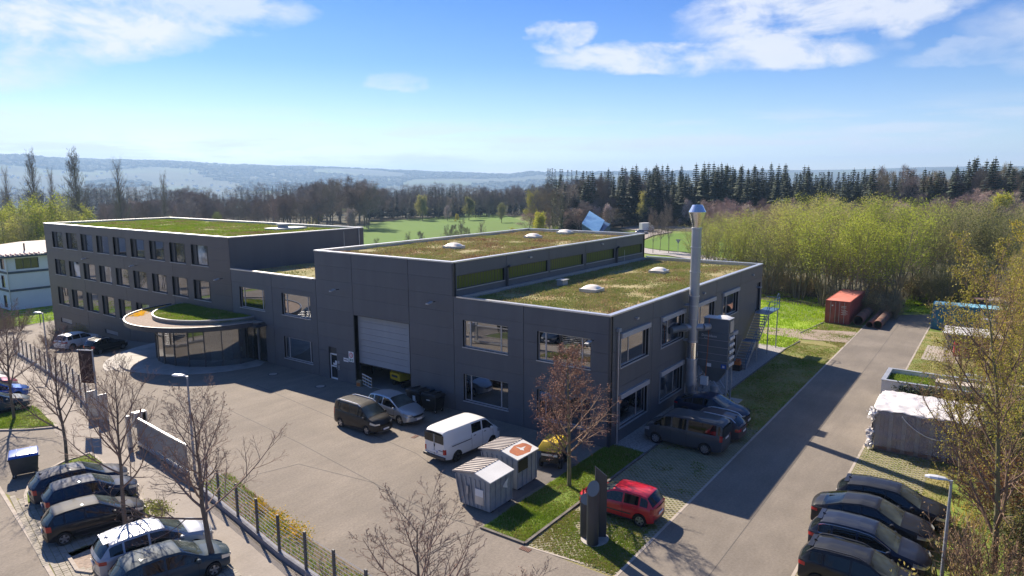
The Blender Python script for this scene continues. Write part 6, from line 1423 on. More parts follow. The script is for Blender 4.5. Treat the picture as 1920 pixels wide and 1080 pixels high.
# white box planter with ivy
t = thing('planter_bay', 'white walled bay with grass and a grey block on top', 'planter', (16.9, -16.4, 0)); a, b = 3.6, 4.6
for q in ((0, .2, -9, b), (a-.2, a, -9, b), (.2, a-.2, b-.2, b)): MB().box(q[0], q[1], q[2], q[3], 0, 2.05).build('wall', MT['white_sheet'], t)
MB().box(.201, a-.201, -9, b-.201, 0, 1.75).build('soil', MT['grass_ground'], t); MB().box(-.04, .24, -9, b+.04, 2.05, 2.09).box(a-.24, a+.04, -9, b+.04, 2.05, 2.09).box(.24, a-.24, b-.24, b+.04, 2.05, 2.09).build('coping', MT['galv'], t)
MB().box(1.3, 2.3, -2.6, 1.6, 1.76, 2.12).build('block', MT['roof_pale'], t, bevel=.02)
tufts('grass', [(17.15, -25), (20.2, -25), (20.2, -12.1), (17.15, -12.1)], 7000, .13, ('blade', 'blade_dry'), (.9, 1.2), z=1.75, seed=40, w=.03, parent=None)
tufts('ivy', [(16.7, -25), (17.1, -25), (17.1, -12.6), (16.7, -12.6)], 1, .1, ('ivy', 'leaf_dark'), (.7, .9), z=1.9, seed=41)
def leafcloud(name, pts, n, s, m, seed, parent=None, kind='stuff'):
    rng = random.Random(seed); mb = MB()
    for k in range(n):
        c, r = rng.choice(pts); p = Vector(c)+Vector((rng.gauss(0, r[0]), rng.gauss(0, r[1]), rng.gauss(0, r[2]))); a = Vector((rng.gauss(0, 1), rng.gauss(0, 1), rng.gauss(0, 1))).normalized(); b = a.orthogonal().normalized(); ss = s*rng.uniform(.6, 1.3)
        mb.add([p-a*ss, p+b*ss*.6, p+a*ss, p-b*ss*.6], [(0, 1, 2, 3)], rng.randrange(len(m)))
    o = mb.build(name, [MT[q] for q in m], parent)
    if kind: o['kind'] = kind
    return o
leafcloud('ivy', [((16.75, y, 1.85-abs(math.sin(y*1.7))*.5), (.12, .35, .3)) for y in [-13.3-k*.6 for k in range(18)]], 5200, .07, ('ivy', 'leaf_dark', 'ivy'), 44)
# film wrapped stack
t = thing('wrapped_stack', 'large stack of boards wrapped in crumpled white plastic film', 'wrapped stack', (8.75, -17.6, 0)); a, b, h = 4.3, 5.1, 2.45
for k in range(22): y_ = .1+k*(b-.2)/22; MB().box(.03, .09, y_, y_+(b-.2)/22-.02, .1, h-.1).build('plank', MT['plank_brown' if k % 3 else 'wood_grey'], t)
MB().box(.1, a-.1, .1, b-.1, .1, h-.1).build('core', MT['plank_brown'], t); MB().box(.1, .25, .1, b-.1, 0, .1).box(a-.3, a-.1, .1, b-.1, 0, .1).build('pallet', MT['wood_grey'], t)
def film(nm, fn, nu, nv, m):
    V = []
    for j in range(nv+1):
        for i in range(nu+1): V.append(fn(i/nu, j/nv))
    o = MB().add(V, [(j*(nu+1)+i, j*(nu+1)+i+1, (j+1)*(nu+1)+i+1, (j+1)*(nu+1)+i) for j in range(nv) for i in range(nu)]).build(nm, MT[m], t, smooth=True, ang=60); md = o.modifiers.new('t', 'SOLIDIFY'); md.thickness = .006; return o
def wr(x, y, z, s=1.6, a_=.05): return a_*noise.noise(Vector((x*s, y*s*.6, z*s)))+a_*.5*noise.noise(Vector((x*s*3, y*s*2, z*s*3+4)))
film('top_film', lambda u, v: (lerp(-.05, a+.05, u), lerp(-.05, b+.05, v), h-.02+.30*math.sin(math.pi*min(1, u*1.15))**.7*(.6+.4*math.sin(2.2*v+.4))+wr(u*a, v*b, 1, 1.8, .11)+wr(u*a, v*b, 5, 5.5, .05)), 44, 50, 'film')
mm = bpy.data.materials.new('film_clear'); mm.use_nodes = True; nt = mm.node_tree; bb = nt.nodes['Principled BSDF']; bb.inputs['Base Color'].default_value = (.55, .56, .62, 1); bb.inputs['Roughness'].default_value = .22; tr_ = nt.nodes.new('ShaderNodeBsdfTransparent'); ms_ = nt.nodes.new('ShaderNodeMixShader'); ms_.inputs[0].default_value = .22; nt.links.new(tr_.outputs[0], ms_.inputs[1]); nt.links.new(bb.outputs[0], ms_.inputs[2]); nt.links.new(ms_.outputs[0], nt.nodes['Material Output'].inputs[0]); MT['film_clear'] = mm
film('side_film', lambda u, v: (-.05+wr(0, u*b, v*h, 2.2, .07), u*b, lerp(.3, h+.02, v)), 46, 20, 'film_clear'); film('side_film', lambda u, v: (u*a, b+.06+wr(u*a, 0, v*h, 2.2, .12), lerp(.15, h+.04, v)), 34, 20, 'film')
o = leafcloud('loose_film', [((-.1, b+.05, 2.2), (.12, .1, .14)), ((-.05, b+.12, 1.0), (.08, .08, .1)), ((-.05, b+.1, .45), (.08, .07, .16))], 260, .14, ('film',), 50, t, None)
mb = MB(); n = 24
mb.path([(-.13, lerp(b*.72, .2, k/n), h-.15-1.0*math.sin(math.pi*k/n)**.8) for k in range(n+1)], .03, 5).build('film_fold', MT['film'], t, smooth=True)
# pile behind the blue container, boards on cage
t = thing('board_pile', 'pile of brown pallets and pale boards behind the blue container', 'boards', (58.5, -15.6, 0)); 
for k in range(6): MB().obox((0, -k*.1, .25+k*.35), 1.6, 1.3, .22, R(20*k)).build('pallet', MT['plank_brown'], t)
MB().box(-1, 2.2, -6.5, -1.4, 0, 1.9).build('board', MT['roof_pale'], t); MB().box(-1.1, 2.3, -6.6, -1.3, 1.9, 2.1).build('board', MT['wood_grey'], t)
t = thing('plank_stack', 'low stack of orange brown planks with pale sheet behind the cage', 'planks', (43.5, -17.2, 0)); 
for k in range(6): MB().box(-.1, 1.0, -2.5, 2.0, .1+k*.17, .25+k*.17).build('plank', MT['wood'], t)
MB().box(-.1, 1.1, -5, -1.0, 1.15, 1.25).build('sheet', MT['white_sheet'], t)
# traffic sign by the far road, young trees' stakes
x, y = G(1271, 475, 0); t = thing('give_way_sign', 'grey back of a triangular road sign on its post by the curved road', 'road sign', (x, y, 0), YAW); MB().tube((0, 0, 0), (0, 0, 2.3), .05, n=8).build('post', MT['galv_dull'], t); MB().hull([(-.02, -.55, 3.0), (-.02, .55, 3.0), (-.02, 0, 2.05)], [(.02, -.55, 3.0), (.02, .55, 3.0), (.02, 0, 2.05)]).build('sign_plate', MT['galv_dull'], t, fixn=True)
# stone blocks at the grass by the lane: white marker in the office shade
t = thing('kerb_block', 'small white stone block in the office shade', 'stone', (*G(126, 625, -2.2), tz(0, 67)), R(10)); MB().box(-.5, .5, -.12, .12, 0, .25).build('stone', MT['white_sheet'], t)
# fence at the lawn of the white house
t = thing('meadow_fence', 'thin wire fence with dark posts below the white house', 'fence')
pp = [G(-40, 622, -4), G(0, 619, -4), G(38, 616, -4), G(77, 612.5, -3.9), G(118, 606, -3.8)]
for x, y in pp: MB().tube((x, y, tz(x, y)), (x, y, tz(x, y)+1.9), .05, n=6).build('post', MT['sign_dark'], t)
for (x1, y1), (x2, y2) in zip(pp, pp[1:]):
    for k in range(6): MB().tube((x1, y1, tz(x1, y1)+.3+k*.3), (x2, y2, tz(x2, y2)+.3+k*.3), .012, n=4, cap=False).build('wire', MT['galv'], t)
# ------------------------------------------------------------------ trees
def limb(mb, pts, rad, n, m=0):
    o = len(mb.v); N_ = len(pts); ref = Vector((.3, .5, .8))
    for i, p in enumerate(pts):
        d = (pts[min(i+1, N_-1)]-pts[max(i-1, 0)]); u = d.cross(ref)
        if u.length < 1e-5: u = d.cross(Vector((1, 0, 0)))
        u.normalize(); w = d.cross(u).normalized(); r = rad[i]
        for k in range(n):
            t = 6.28318*k/n; q = p+u*(math.cos(t)*r)+w*(math.sin(t)*r); mb.v.append((q.x, q.y, q.z))
    for i in range(N_-1):
        for k in range(n):
            k2 = (k+1) % n; mb.f.append((o+i*n+k, o+i*n+k2, o+(i+1)*n+k2, o+(i+1)*n+k)); mb.m.append(m)
def grow(mbs, p, d, L, r, lev, LV, rng, tips):
    S = LV[lev]; n = S['seg']; pts = [p.copy()]; rad = [r]; q = p.copy(); d = d.normalized()
    for i in range(n):
        d = (d+Vector((rng.gauss(0, S['wob']), rng.gauss(0, S['wob']), rng.gauss(0, S['wob'])*.6+S['up']))).normalized()
        q = q+d*(L/n); pts.append(q.copy()); rad.append(max(r*(1-(i+1)/n*S.get('tap', .75)), .004))
    limb(mbs[min(lev, len(mbs)-1) if not isinstance(mbs, dict) else mbs[lev]] if not isinstance(mbs, dict) else mbs[lev], pts, rad, S['sides'], 0)
    if lev+1 >= len(LV): tips.append((pts[-1], d)); tips.append((pts[len(pts)//2], d)); return
    T = LV[lev+1]; nc = S['n']
    for k in range(nc):
        f = S['from']+(1-S['from'])*((k+rng.random())/nc); x = f*n; i = min(int(x), n-1); t = x-i
        b = pts[i].lerp(pts[i+1], t); dd = (pts[i+1]-pts[i]).normalized()
        az = k*2.4+rng.uniform(-.5, .5); a = dd.orthogonal().normalized(); c = dd.cross(a)
        ang = R(S['ang']*(1-S.get('close', .3)*f)+rng.uniform(-10, 10)); side = a*math.cos(az)+c*math.sin(az)
        cd_ = dd*math.cos(ang)+side*math.sin(ang)
        ln = L*S['ratio']*(1-S.get('short', .55)*(f-S['from'])/(1.0001-S['from']))*rng.uniform(.75, 1.15)
        grow(mbs, b, cd_, ln, max(min(rad[i]*.62, r*.55), .005), lev+1, LV, rng, tips)
    tips.append((pts[-1], d))
def leaves(mb, tips, n, s, spread, rng, nm, droop=0.):
    for k in range(n):
        p, d = tips[rng.randrange(len(tips))]; p = p+Vector((rng.gauss(0, spread), rng.gauss(0, spread), rng.gauss(0, spread)-droop))
        a = Vector((rng.gauss(0, 1), rng.gauss(0, 1), rng.gauss(0, 1))).normalized(); b = a.orthogonal().normalized(); ss = s*rng.uniform(.6, 1.35)
        o = len(mb.v); mb.v += [tuple(p-a*ss), tuple(p+b*ss*.55), tuple(p+a*ss), tuple(p-b*ss*.55)]; mb.f.append((o, o+1, o+2, o+3)); mb.m.append(rng.randrange(nm))
def treemesh(kind, seed):
    rng = random.Random(seed); tr = MB(); br = MB(); lf = MB(); tips = []
    if kind == 'bare':      # young avenue tree, twiggy, about 7.3 m
        LV = [dict(seg=9, wob=.035, up=.02, n=19, ang=58, ratio=.52, sides=8, tap=.88, short=.62, close=.35), dict(seg=6, wob=.07, up=.10, n=9, ang=46, ratio=.48, sides=5, tap=.8), dict(seg=4, wob=.09, up=.07, n=5, ang=44, ratio=.5, sides=3, tap=.8), dict(seg=3, wob=.12, up=.05, n=4, ang=42, ratio=.5, sides=3, tap=.7), dict(seg=2, wob=.15, up=.05, sides=3, tap=.6)]
        for l in LV[:-1]: l['from'] = .18
        LV[0]['from'] = .30
        grow({0: tr, 1: br, 2: br, 3: br, 4: br}, Vector((0, 0, -.05)), Vector((0, 0, 1)), 7.0, .105, 0, LV, rng, tips)
        leaves(lf, tips, 1400, .018, .03, rng, 1); return tr, br, lf
    if kind == 'budding':   # dense reddish crown, 7.2 m
        LV = [dict(seg=9, wob=.02, up=.02, n=26, ang=66, ratio=.46, sides=8, tap=.9, short=.78, close=.35), dict(seg=5, wob=.08, up=.08, n=10, ang=50, ratio=.42, sides=4, tap=.8), dict(seg=3, wob=.12, up=.04, n=6, ang=50, ratio=.5, sides=3, tap=.8), dict(seg=2, wob=.15, up=.03, sides=3, tap=.7)]
        for l in LV[:-1]: l['from'] = .12
        LV[0]['from'] = .20
        grow({0: tr, 1: br, 2: br, 3: br}, Vector((0, 0, -.05)), Vector((0, 0, 1)), 7.0, .12, 0, LV, rng, tips)
        leaves(lf, tips, 9000, .035, .07, rng, 1); return tr, br, lf
    if kind == 'tall':      # taller spreading tree at the right, 12 m, small leaves
        LV = [dict(seg=10, wob=.04, up=.03, n=22, ang=50, ratio=.50, sides=8, tap=.9, short=.6, close=.3), dict(seg=6, wob=.07, up=.07, n=9, ang=46, ratio=.45, sides=5, tap=.8), dict(seg=4, wob=.1, up=.05, n=6, ang=46, ratio=.5, sides=3, tap=.8), dict(seg=3, wob=.12, up=.03, n=4, ang=45, ratio=.5, sides=3, tap=.7), dict(seg=2, wob=.15, up=.0, sides=3, tap=.6)]
        for l in LV[:-1]: l['from'] = .15
        LV[0]['from'] = .12
        grow({0: tr, 1: br, 2: br, 3: br, 4: br}, Vector((0, 0, -.1)), Vector((.02, 0, 1)), 12.0, .17, 0, LV, rng, tips)
        leaves(lf, tips, 12500, .042, .09, rng, 2); return tr, br, lf
    if kind in ('thicket', 'willow'):
        ns = 9 if kind == 'thicket' else 4; Hh = 12.5 if kind == 'thicket' else 17
        LV = [dict(seg=8, wob=.035, up=.035, n=16, ang=40, ratio=.38, sides=5, tap=.9, short=.5), dict(seg=4, wob=.08, up=.10, n=7, ang=34, ratio=.45, sides=3, tap=.8), dict(seg=3, wob=.1, up=.08, sides=3, tap=.8)]
        LV[0]['from'] = .22; LV[1]['from'] = .2
        for k in range(ns):
            a = 6.283*k/ns+rng.uniform(-.3, .3); rr = rng.uniform(.1, 1.1); lean = rng.uniform(.05, .34)
            grow({0: tr, 1: br, 2: br}, Vector((math.cos(a)*rr, math.sin(a)*rr, -.1)), Vector((math.cos(a)*lean, math.sin(a)*lean, 1)), Hh*rng.uniform(.78, 1.02), rng.uniform(.07, .13)*(1 if kind == 'thicket' else 1.6), 0, LV, rng, tips)
        if kind == 'thicket': leaves(lf, tips, 8200, .082, .34, rng, 2)
        else: leaves(lf, tips, 9000, .15, .42, rng, 2, .15)
        return tr, br, lf
    if kind == 'poplar':
        LV = [dict(seg=8, wob=.01, up=.0, n=46, ang=24, ratio=.30, sides=5, tap=.92, short=.5, close=.2), dict(seg=4, wob=.05, up=.09, n=9, ang=24, ratio=.4, sides=3, tap=.8), dict(seg=2, wob=.08, up=.1, sides=3, tap=.6)]
        LV[0]['from'] = .08; LV[1]['from'] = .15
        grow({0: tr, 1: br, 2: br}, Vector((0, 0, -.1)), Vector((0, 0, 1)), 27, .42, 0, LV, rng, tips); 
        for k in range(1700):
            p, d = tips[rng.randrange(len(tips))]; p = p+Vector((rng.gauss(0, .3), rng.gauss(0, .3), rng.gauss(0, .5))); dd = (d+Vector((rng.gauss(0, .3), rng.gauss(0, .3), .8))).normalized(); s_ = dd.orthogonal().normalized()*.045; L_ = rng.uniform(.6, 1.4)
            o = len(lf.v); lf.v += [tuple(p-s_), tuple(p+s_), tuple(p+dd*L_)]; lf.f.append((o, o+1, o+2)); lf.m.append(0)
        return tr, br, lf
    if kind == 'wood':      # bare woodland tree, 18 m
        LV = [dict(seg=6, wob=.05, up=.02, n=12, ang=46, ratio=.46, sides=5, tap=.85, short=.4), dict(seg=4, wob=.1, up=.06, n=8, ang=46, ratio=.48, sides=3, tap=.8), dict(seg=3, wob=.12, up=.04, n=6, ang=44, ratio=.5, sides=3, tap=.7), dict(seg=1, wob=.1, up=.02, sides=3, tap=.5)]
        for l in LV[:-1]: l['from'] = .2
        LV[0]['from'] = .28
        grow({0: tr, 1: br, 2: br, 3: br}, Vector((0, 0, -.2)), Vector((0, 0, 1)), 15.5, .26, 0, LV, rng, tips)
        # fine twig haze: slim slivers
        for k in range(3600):
            p, d = tips[rng.randrange(len(tips))]; p = p+Vector((rng.gauss(0, .35), rng.gauss(0, .35), rng.gauss(0, .35))); dd = (d+Vector((rng.gauss(0, .6), rng.gauss(0, .6), rng.gauss(.2, .5)))).normalized(); s_ = dd.orthogonal().normalized()*.035; L_ = rng.uniform(.5, 1.2)
            o = len(lf.v); lf.v += [tuple(p-s_), tuple(p+s_), tuple(p+dd*L_)]; lf.f.append((o, o+1, o+2)); lf.m.append(0)
        return tr, br, lf
    if kind == 'conifer':
        Hh = 20.; limb(tr, [Vector((0, 0, -.3)), Vector((0, 0, Hh*.5)), Vector((0, 0, Hh))], [.28, .18, .03], 5)
        lv = 26
        for i in range(lv):
            f = i/lv; z = Hh*(.14+.85*f); rr = (3.3*(1-f)**.8+.15)*rng.uniform(.8, 1.15); nb_ = 11 if f < .7 else 7
            for k in range(nb_):
                a = 6.283*k/nb_+i*.7+rng.uniform(-.2, .2); r2 = rr*rng.uniform(.7, 1.12); dx, dy = math.cos(a), math.sin(a); dr = -.32*r2*rng.uniform(.4, 1.3); w = r2*.3
                p0 = Vector((dx*.1, dy*.1, z)); p1 = Vector((dx*r2*.6-dy*w, dy*r2*.6+dx*w, z+dr*.45)); p2 = Vector((dx*r2, dy*r2, z+dr)); p3 = Vector((dx*r2*.6+dy*w, dy*r2*.6-dx*w, z+dr*.45)); pm = Vector((dx*r2*.6, dy*r2*.6, z+dr*.25))
                o = len(lf.v); lf.v += [tuple(p0), tuple(p1), tuple(p2), tuple(p3), tuple(pm)]; lf.f += [(o, o+1, o+4), (o+4, o+1, o+2), (o+4, o+2, o+3), (o, o+4, o+3)]; lf.m += [0]*4
                for q in range(3):
                    t_ = .3+q*.25; b0 = Vector((dx*r2*t_, dy*r2*t_, z+dr*t_*.7)); b1 = b0+Vector((rng.uniform(-.25, .25), rng.uniform(-.25, .25), -rng.uniform(.25, .6))); o = len(lf.v); lf.v += [tuple(b0+Vector((-dy*.16, dx*.16, 0))), tuple(b0+Vector((dy*.16, -dx*.16, 0))), tuple(b1)]; lf.f.append((o, o+1, o+2)); lf.m.append(0)
        return tr, br, lf
    if kind in ('bush', 'brush'):
        LV = [dict(seg=4, wob=.1, up=.05, n=9, ang=38, ratio=.5, sides=3, tap=.8), dict(seg=3, wob=.13, up=.05, n=5, ang=40, ratio=.5, sides=3, tap=.8), dict(seg=2, wob=.15, up=.03, sides=3, tap=.7)]
        LV[0]['from'] = .15; LV[1]['from'] = .15
        for k in range(26):
            a = rng.uniform(0, 6.28); rr = rng.uniform(0, .5); lean = rng.uniform(.1, .9)
            grow({0: br, 1: br, 2: br}, Vector((math.cos(a)*rr, math.sin(a)*rr, -.05)), Vector((math.cos(a)*lean, math.sin(a)*lean, 1)), rng.uniform(1.3, 2.3), .02, 0, LV, rng, tips)
        if kind == 'bush': leaves(lf, tips, 4200, .05, .10, rng, 2)
        else: leaves(lf, tips, 500, .03, .08, rng, 1)
        return tr, br, lf
    if kind == 'leafy':     # small leafy round tree, 8 m
        LV = [dict(seg=6, wob=.05, up=.03, n=14, ang=55, ratio=.5, sides=5, tap=.85, short=.5), dict(seg=4, wob=.1, up=.07, n=8, ang=45, ratio=.45, sides=3, tap=.8), dict(seg=2, wob=.12, up=.05, sides=3, tap=.7)]
        LV[0]['from'] = .15; LV[1]['from'] = .2
        grow({0: tr, 1: br, 2: br}, Vector((0, 0, -.1)), Vector((0, 0, 1)), 7, .16, 0, LV, rng, tips); leaves(lf, tips, 6500, .13, .38, rng, 2); return tr, br, lf
ARCH = {}
def arch(kind, var, bark, twig, leaf):
    'mesh data for one tree form: trunk, crown (twigs and leaves), or all in one'
    key = (kind, var, bark, twig, tuple(leaf))
    if key in ARCH: return ARCH[key]
    gk = ('g', kind, var)
    if gk not in ARCH: ARCH[gk] = treemesh(kind, 100+var*7+sum(map(ord, kind)))
    tr, br, lf = ARCH[gk]
    def mk(name, parts, mats):
        mb = MB()
        for q, base in parts:
            o = len(mb.v); mb.v += q.v; mb.f += [tuple(i+o for i in f) for f in q.f]; mb.m += [k+base for k in q.m]
        if not mb.v: return None
        me = bpy.data.meshes.new(name); me.from_pydata(mb.v, [], mb.f); [me.materials.append(MT[m]) for m in mats]; me.polygons.foreach_set('material_index', mb.m); return me
    t = mk('trunk', [(tr, 0)], [bark]); c = mk('crown', [(br, 0), (lf, 1)], [twig]+list(leaf)); whole = mk('tree', [(tr, 0), (br, 1), (lf, 2)], [bark, twig]+list(leaf))
    ARCH[key] = (t, c, whole); return ARCH[key]
NPLANT = [0]
def plant(name, label, cat, kind, var, bark, twig, leaf, x, y, s=1., sz=None, rz=None, group=None, split=True, z=None, tilt=(0, 0)):
    t, c, whole = arch(kind, var, bark, twig, leaf); rz = random.Random(int(x*97+y*31)).uniform(0, 6.28) if rz is None else rz
    zz = tz(x, y) if z is None else z
    if split:
        o = thing(name, label, cat, (x, y, zz), 0, group)
        if t: q = bpy.data.objects.new('trunk', t); C.objects.link(q); q.parent = o
        q = bpy.data.objects.new('crown', c); C.objects.link(q); q.parent = o
    else:
        o = bpy.data.objects.new(name, whole); C.objects.link(o); o.location = (x, y, zz); tag(o, label, cat, group)
    o.scale = (s, s, sz or s); o.rotation_euler = (tilt[0], tilt[1], rz); return o
rng = random.Random(77)
# avenue trees on the near left
GA = 'bare young trees along the pavement'
for i, (px, py, tall, sx, lab) in enumerate(((27, 787, 1.0, 1.0, 'bare tree on the far left grassy island'), (126, 880, .99, .95, 'bare tree at the corner of the island behind the parked cars'), (236, 1000, 1.02, 1.0, 'bare tree between the black hatchback and the silver crossover'), (405, 1075, 1.03, 1.12, 'bare forked tree at the bottom beside the dark grey car'))):
    x, y = G(px, py); plant('bare_tree', lab, 'tree', 'bare', i % 3, 'bark', 'twig_red', ('bud_red',), x, y, sx*(1.1 if i == 3 else 1), tall*(.96 if i == 3 else 1), rz=(0 if i == 3 else i*1.9), group=GA, tilt=(-.09, -.07) if i == 3 else (0, 0))
plant('bare_tree', 'bare tree rising from below the bottom edge left of the skips', 'tree', 'bare', 0, 'bark', 'twig_red', ('bud_red',), -22.3, -6.1, 1.2, .92, rz=2.2, group=GA)
plant('bare_tree', 'lower bare tree top at the bottom edge nearest the grass corner', 'tree', 'bare', 2, 'bark', 'twig_red', ('bud_red',), -22.4, -9.9, .95, .82, rz=4.2, group=GA)
plant('bare_tree', 'bare tree at the left picture edge beyond the second island', 'tree', 'bare', 1, 'bark', 'twig_red', ('bud_red',), -17.2, 43.5, 1.0, .98, rz=5.2, group=GA)
plant('bare_tree', 'small bare tree at the left edge near the fence end', 'tree', 'bare', 2, 'bark', 'twig_red', ('bud_red',), -14.6, 52.5, .9, .9, rz=1.2, group=GA)
x, y = G(1067, 912); plant('budding_tree', 'reddish budding tree in the lawn before the hall corner', 'tree', 'budding', 0, 'bark_green', 'twig_brown', ('bud_red',), x, y, 1.02, 1.0, rz=.4)
# shrubs by office and left lawn
for px, py, s, k, lab in ((118, 652, .9, 'brush', 'twiggy bush in the office shade'), (150, 664, .8, 'bush', 'leafy low bush in the office shade nearest the cars'), (33, 618, 1.25, 'brush', 'round brown bush before the left lawn'), (2, 622, 1.2, 'brush', 'brown bush cut by the left edge'), (95, 668, .7, 'brush', 'thin bush at the corner of the shade')):
    x, y = G(px, py, -3); plant('bush', lab, 'bush', k, 0, 'bark', 'hay_brush' if 'brown' in lab else 'twig_brown', ('leaf_brown', 'leaf_ochre') if k == 'bush' else ('leaf_brown',), x, y, s*1.1, s, split=False)
for i, (px, py, s) in enumerate(((543, 998, .42), (562, 1010, .36), (518, 980, .3), (486, 958, .22))):
    x, y = G(px, py); leafcloud('flowering_shrub', [((x, y, .32), (.32*s*2, .5*s*2, .16))], 420, .045, ('flower', 'leaf_lime', 'flower'), 60+i, None, None); o = bpy.context.scene.objects[-1] if False else None
for i, o in enumerate([q for q in bpy.data.objects if q.name.startswith('flowering_shrub')]):
    tag(o, 'low yellow flowering shrub in the bed behind the wire fence', 'shrub', 'yellow shrubs behind the fence')
x, y = G(293, 958); leafcloud('weeds', [((x, y, .15), (.25, .5, .1))], 900, .05, ('leaf_lime', 'leaf_olive'), 70)
# right hand edge: tall trees, undergrowth, yellow shrubs
GRt = 'trees along the right edge of the site'
RT_ = [(1862, 1085, .86, ('leaf_ochre', 'leaf_yellow'), 'twig_brown', 'large bare limbed tree nearest the camera at the right edge'), (1800, 905, .62, ('leaf_brown', 'leaf_brown'), 'twig_brown', 'small reddish brown tree beside the wrapped stack'),
        (1915, 960, .80, ('leaf_yellow', 'leaf_lime'), 'bark_green', 'bright yellow green tree right behind the large bare limbed one'), (1935, 880, .95, ('leaf_yellow', 'leaf_ochre'), 'bark_green', 'yellow ochre tree cut by the right picture edge'),
        (1895, 800, .70, ('leaf_ochre', 'leaf_brown'), 'twig_brown', 'brown ochre tree right of the planter bay'), (1922, 745, .72, ('leaf_yellow', 'leaf_ochre'), 'twig_olive', 'tall yellow tree behind the planter bay at the right edge'),
        (1868, 715, .42, ('leaf_ochre', 'leaf_brown'), 'twig_brown', 'ochre brown tree beside the gas cage'), (1915, 680, .66, ('leaf_ochre', 'leaf_olive'), 'twig_olive', 'olive ochre tree right of the gas cage'), (1965, 690, .85, ('leaf_ochre', 'leaf_yellow'), 'twig_olive', 'ochre tree crown at the right edge behind the cage'),
        (1900, 632, .62, ('leaf_olive', 'leaf_ochre'), 'twig_pink', 'pinkish olive tree beyond the end of the blue container'), (1930, 612, .75, ('leaf_ochre', 'leaf_olive'), 'twig_olive', 'olive brown tree behind the blue container'), (1880, 596, .55, ('leaf_olive', 'leaf_ochre'), 'twig_pink', 'pinkish brown tree at the far end of the right edge')]
for i, (px, py, s, lf_, tw, lab) in enumerate(RT_):
    x, y = G(px, py)
    plant('roadside_tree', lab, 'tree', 'tall', i % 3, 'bark_green', tw, lf_, x, y, s*(.88 if i == 0 else .95), s*(1.12 if i == 0 else 1), rz=(0 if i == 0 else i*2.3+.5), group=GRt, tilt=(-.055, -.04) if i == 0 else (0, 0))
k = 0
for i in range(40):
    x = -16+i*1.75+rng.uniform(-.5, .5); y = -18.2-rng.uniform(0, 2.6)-(1.2 if 12 < x < 22 else 0)-(1.5 if x > 45 else 0)
    if 16 < x < 21.5: continue
    kk = rng.choice(('bush', 'bush', 'brush')); tw, lf_ = rng.choice((('twig_brown', ('leaf_brown', 'leaf_ochre')), ('twig_brown', ('leaf_olive', 'leaf_ochre')), ('hay_brush', ('leaf_brown', 'leaf_brown')), ('twig_olive', ('leaf_olive', 'leaf_dark'))))
    if x < 4 and rng.random() < .4: tw, lf_ = 'twig_brown', ('leaf_brown', 'bud_red')
    plant('undergrowth_shrub', 'brown and olive undergrowth shrub in the strip right of the lane', 'shrub', kk, rng.randrange(3), 'bark', tw, lf_ if kk == 'bush' else lf_[:1], x, y, rng.uniform(.95, 1.5), None, group='shrubs right of the lane', split=False)
for i in range(22):
    x = -18+i*2.6+rng.uniform(-.8, .8); y = -22.5-rng.uniform(0, 4); s = rng.uniform(1.3, 2.2)
    yel = i in (1, 3, 4, 6, 7, 9)
    plant('undergrowth_shrub', 'yellow leaved shrub behind the right edge tree' if yel else 'tall olive shrub at the back of the right hand strip', 'shrub', 'bush', rng.randrange(3), 'bark', 'twig_olive', ('leaf_yellow', 'leaf_lime') if yel else ('leaf_olive', 'leaf_ochre'), x, y, s, None, group='yellow shrubs at the right edge' if yel else 'tall shrubs at the right edge', split=False)
tufts('undergrowth', [(-30, -16.7), (60, -16.7), (60, -40), (-30, -40)], 26000, .45, ('leaf_ochre', 'leaf_olive', 'leaf_brown'), (.4, .8), seed=90, w=.05, spread=.3, freq=.4, keep=lambda x, y: not (16.5 < x < 21 and y > -26) and not (8 < x < 13.5 and y > -18.2) and not (35 < x < 40 and y > -19))
# thicket beyond the lawn
GT = 'multi stemmed willows beyond the lawn'
TH_ = [(1318, 118, .72, 0), (1350, 110, .78, 1), (1385, 96, .86, 1), (1418, 100, .95, 0), (1450, 92, .96, 1), (1480, 100, 1.02, 0), (1508, 90, .98, 1), (1535, 102, 1.06, 0), (1562, 92, 1.05, 2), (1592, 100, 1.08, 0), (1618, 90, 1.06, 2), (1650, 98, 1.08, 1), (1682, 93, 1.06, 2), (1712, 104, 1.1, 2), (1742, 110, 1.0, 1), (1772, 112, .98, 0), (1802, 118, .94, 3), (1835, 122, .96, 3), (1870, 124, 1.0, 3), (1905, 118, .98, 0),
        (1335, 135, .8, 0), (1400, 128, .9, 1), (1465, 125, 1.0, 0), (1520, 124, 1.05, 2), (1580, 122, 1.08, 1), (1635, 120, 1.08, 2), (1695, 124, 1.05, 0), (1755, 130, 1.0, 3), (1815, 138, 1.0, 1), (1875, 140, 1.0, 3), (1930, 130, 1.0, 0), (1790, 96, .5, 3), (1760, 98, .45, 3), (1845, 102, .6, 3)]
ORD = ('leftmost', 'second from the left', 'third from the left', 'fourth from the left', 'fifth from the left', 'sixth from the left', 'seventh from the left', 'eighth from the left', 'ninth from the left', 'tenth from the left', 'eleventh from the left', 'twelfth from the left', 'thirteenth from the left')
for i, (px, d, s, lf_) in enumerate(TH_):
    rank = ORD[sum(1 for q in TH_ if q[3] == lf_ and q[0] < px)]
    if px < 1560: d += 6
    x, y = FAR(px, d); L_ = (('leaf_olive', 'leaf_willow'), ('leaf_olive', 'leaf_lime'), ('leaf_lime', 'leaf_lime'), ('leaf_dark', 'leaf_olive'))[lf_]
    plant('willow_thicket', ('olive multi stemmed willow beyond the lawn', 'yellow green multi stemmed willow beyond the lawn', 'bright green topped willow behind the containers', 'dark green tree in the thicket')[lf_]+', '+rank, 'tree', 'thicket', i % 4, 'twig_olive', 'twig_olive', L_, x, y, s*1.0, s*.86*rng.uniform(.9, 1.08), group=('olive willows', 'yellow green willows', 'bright green willows', 'dark green thicket trees')[lf_])
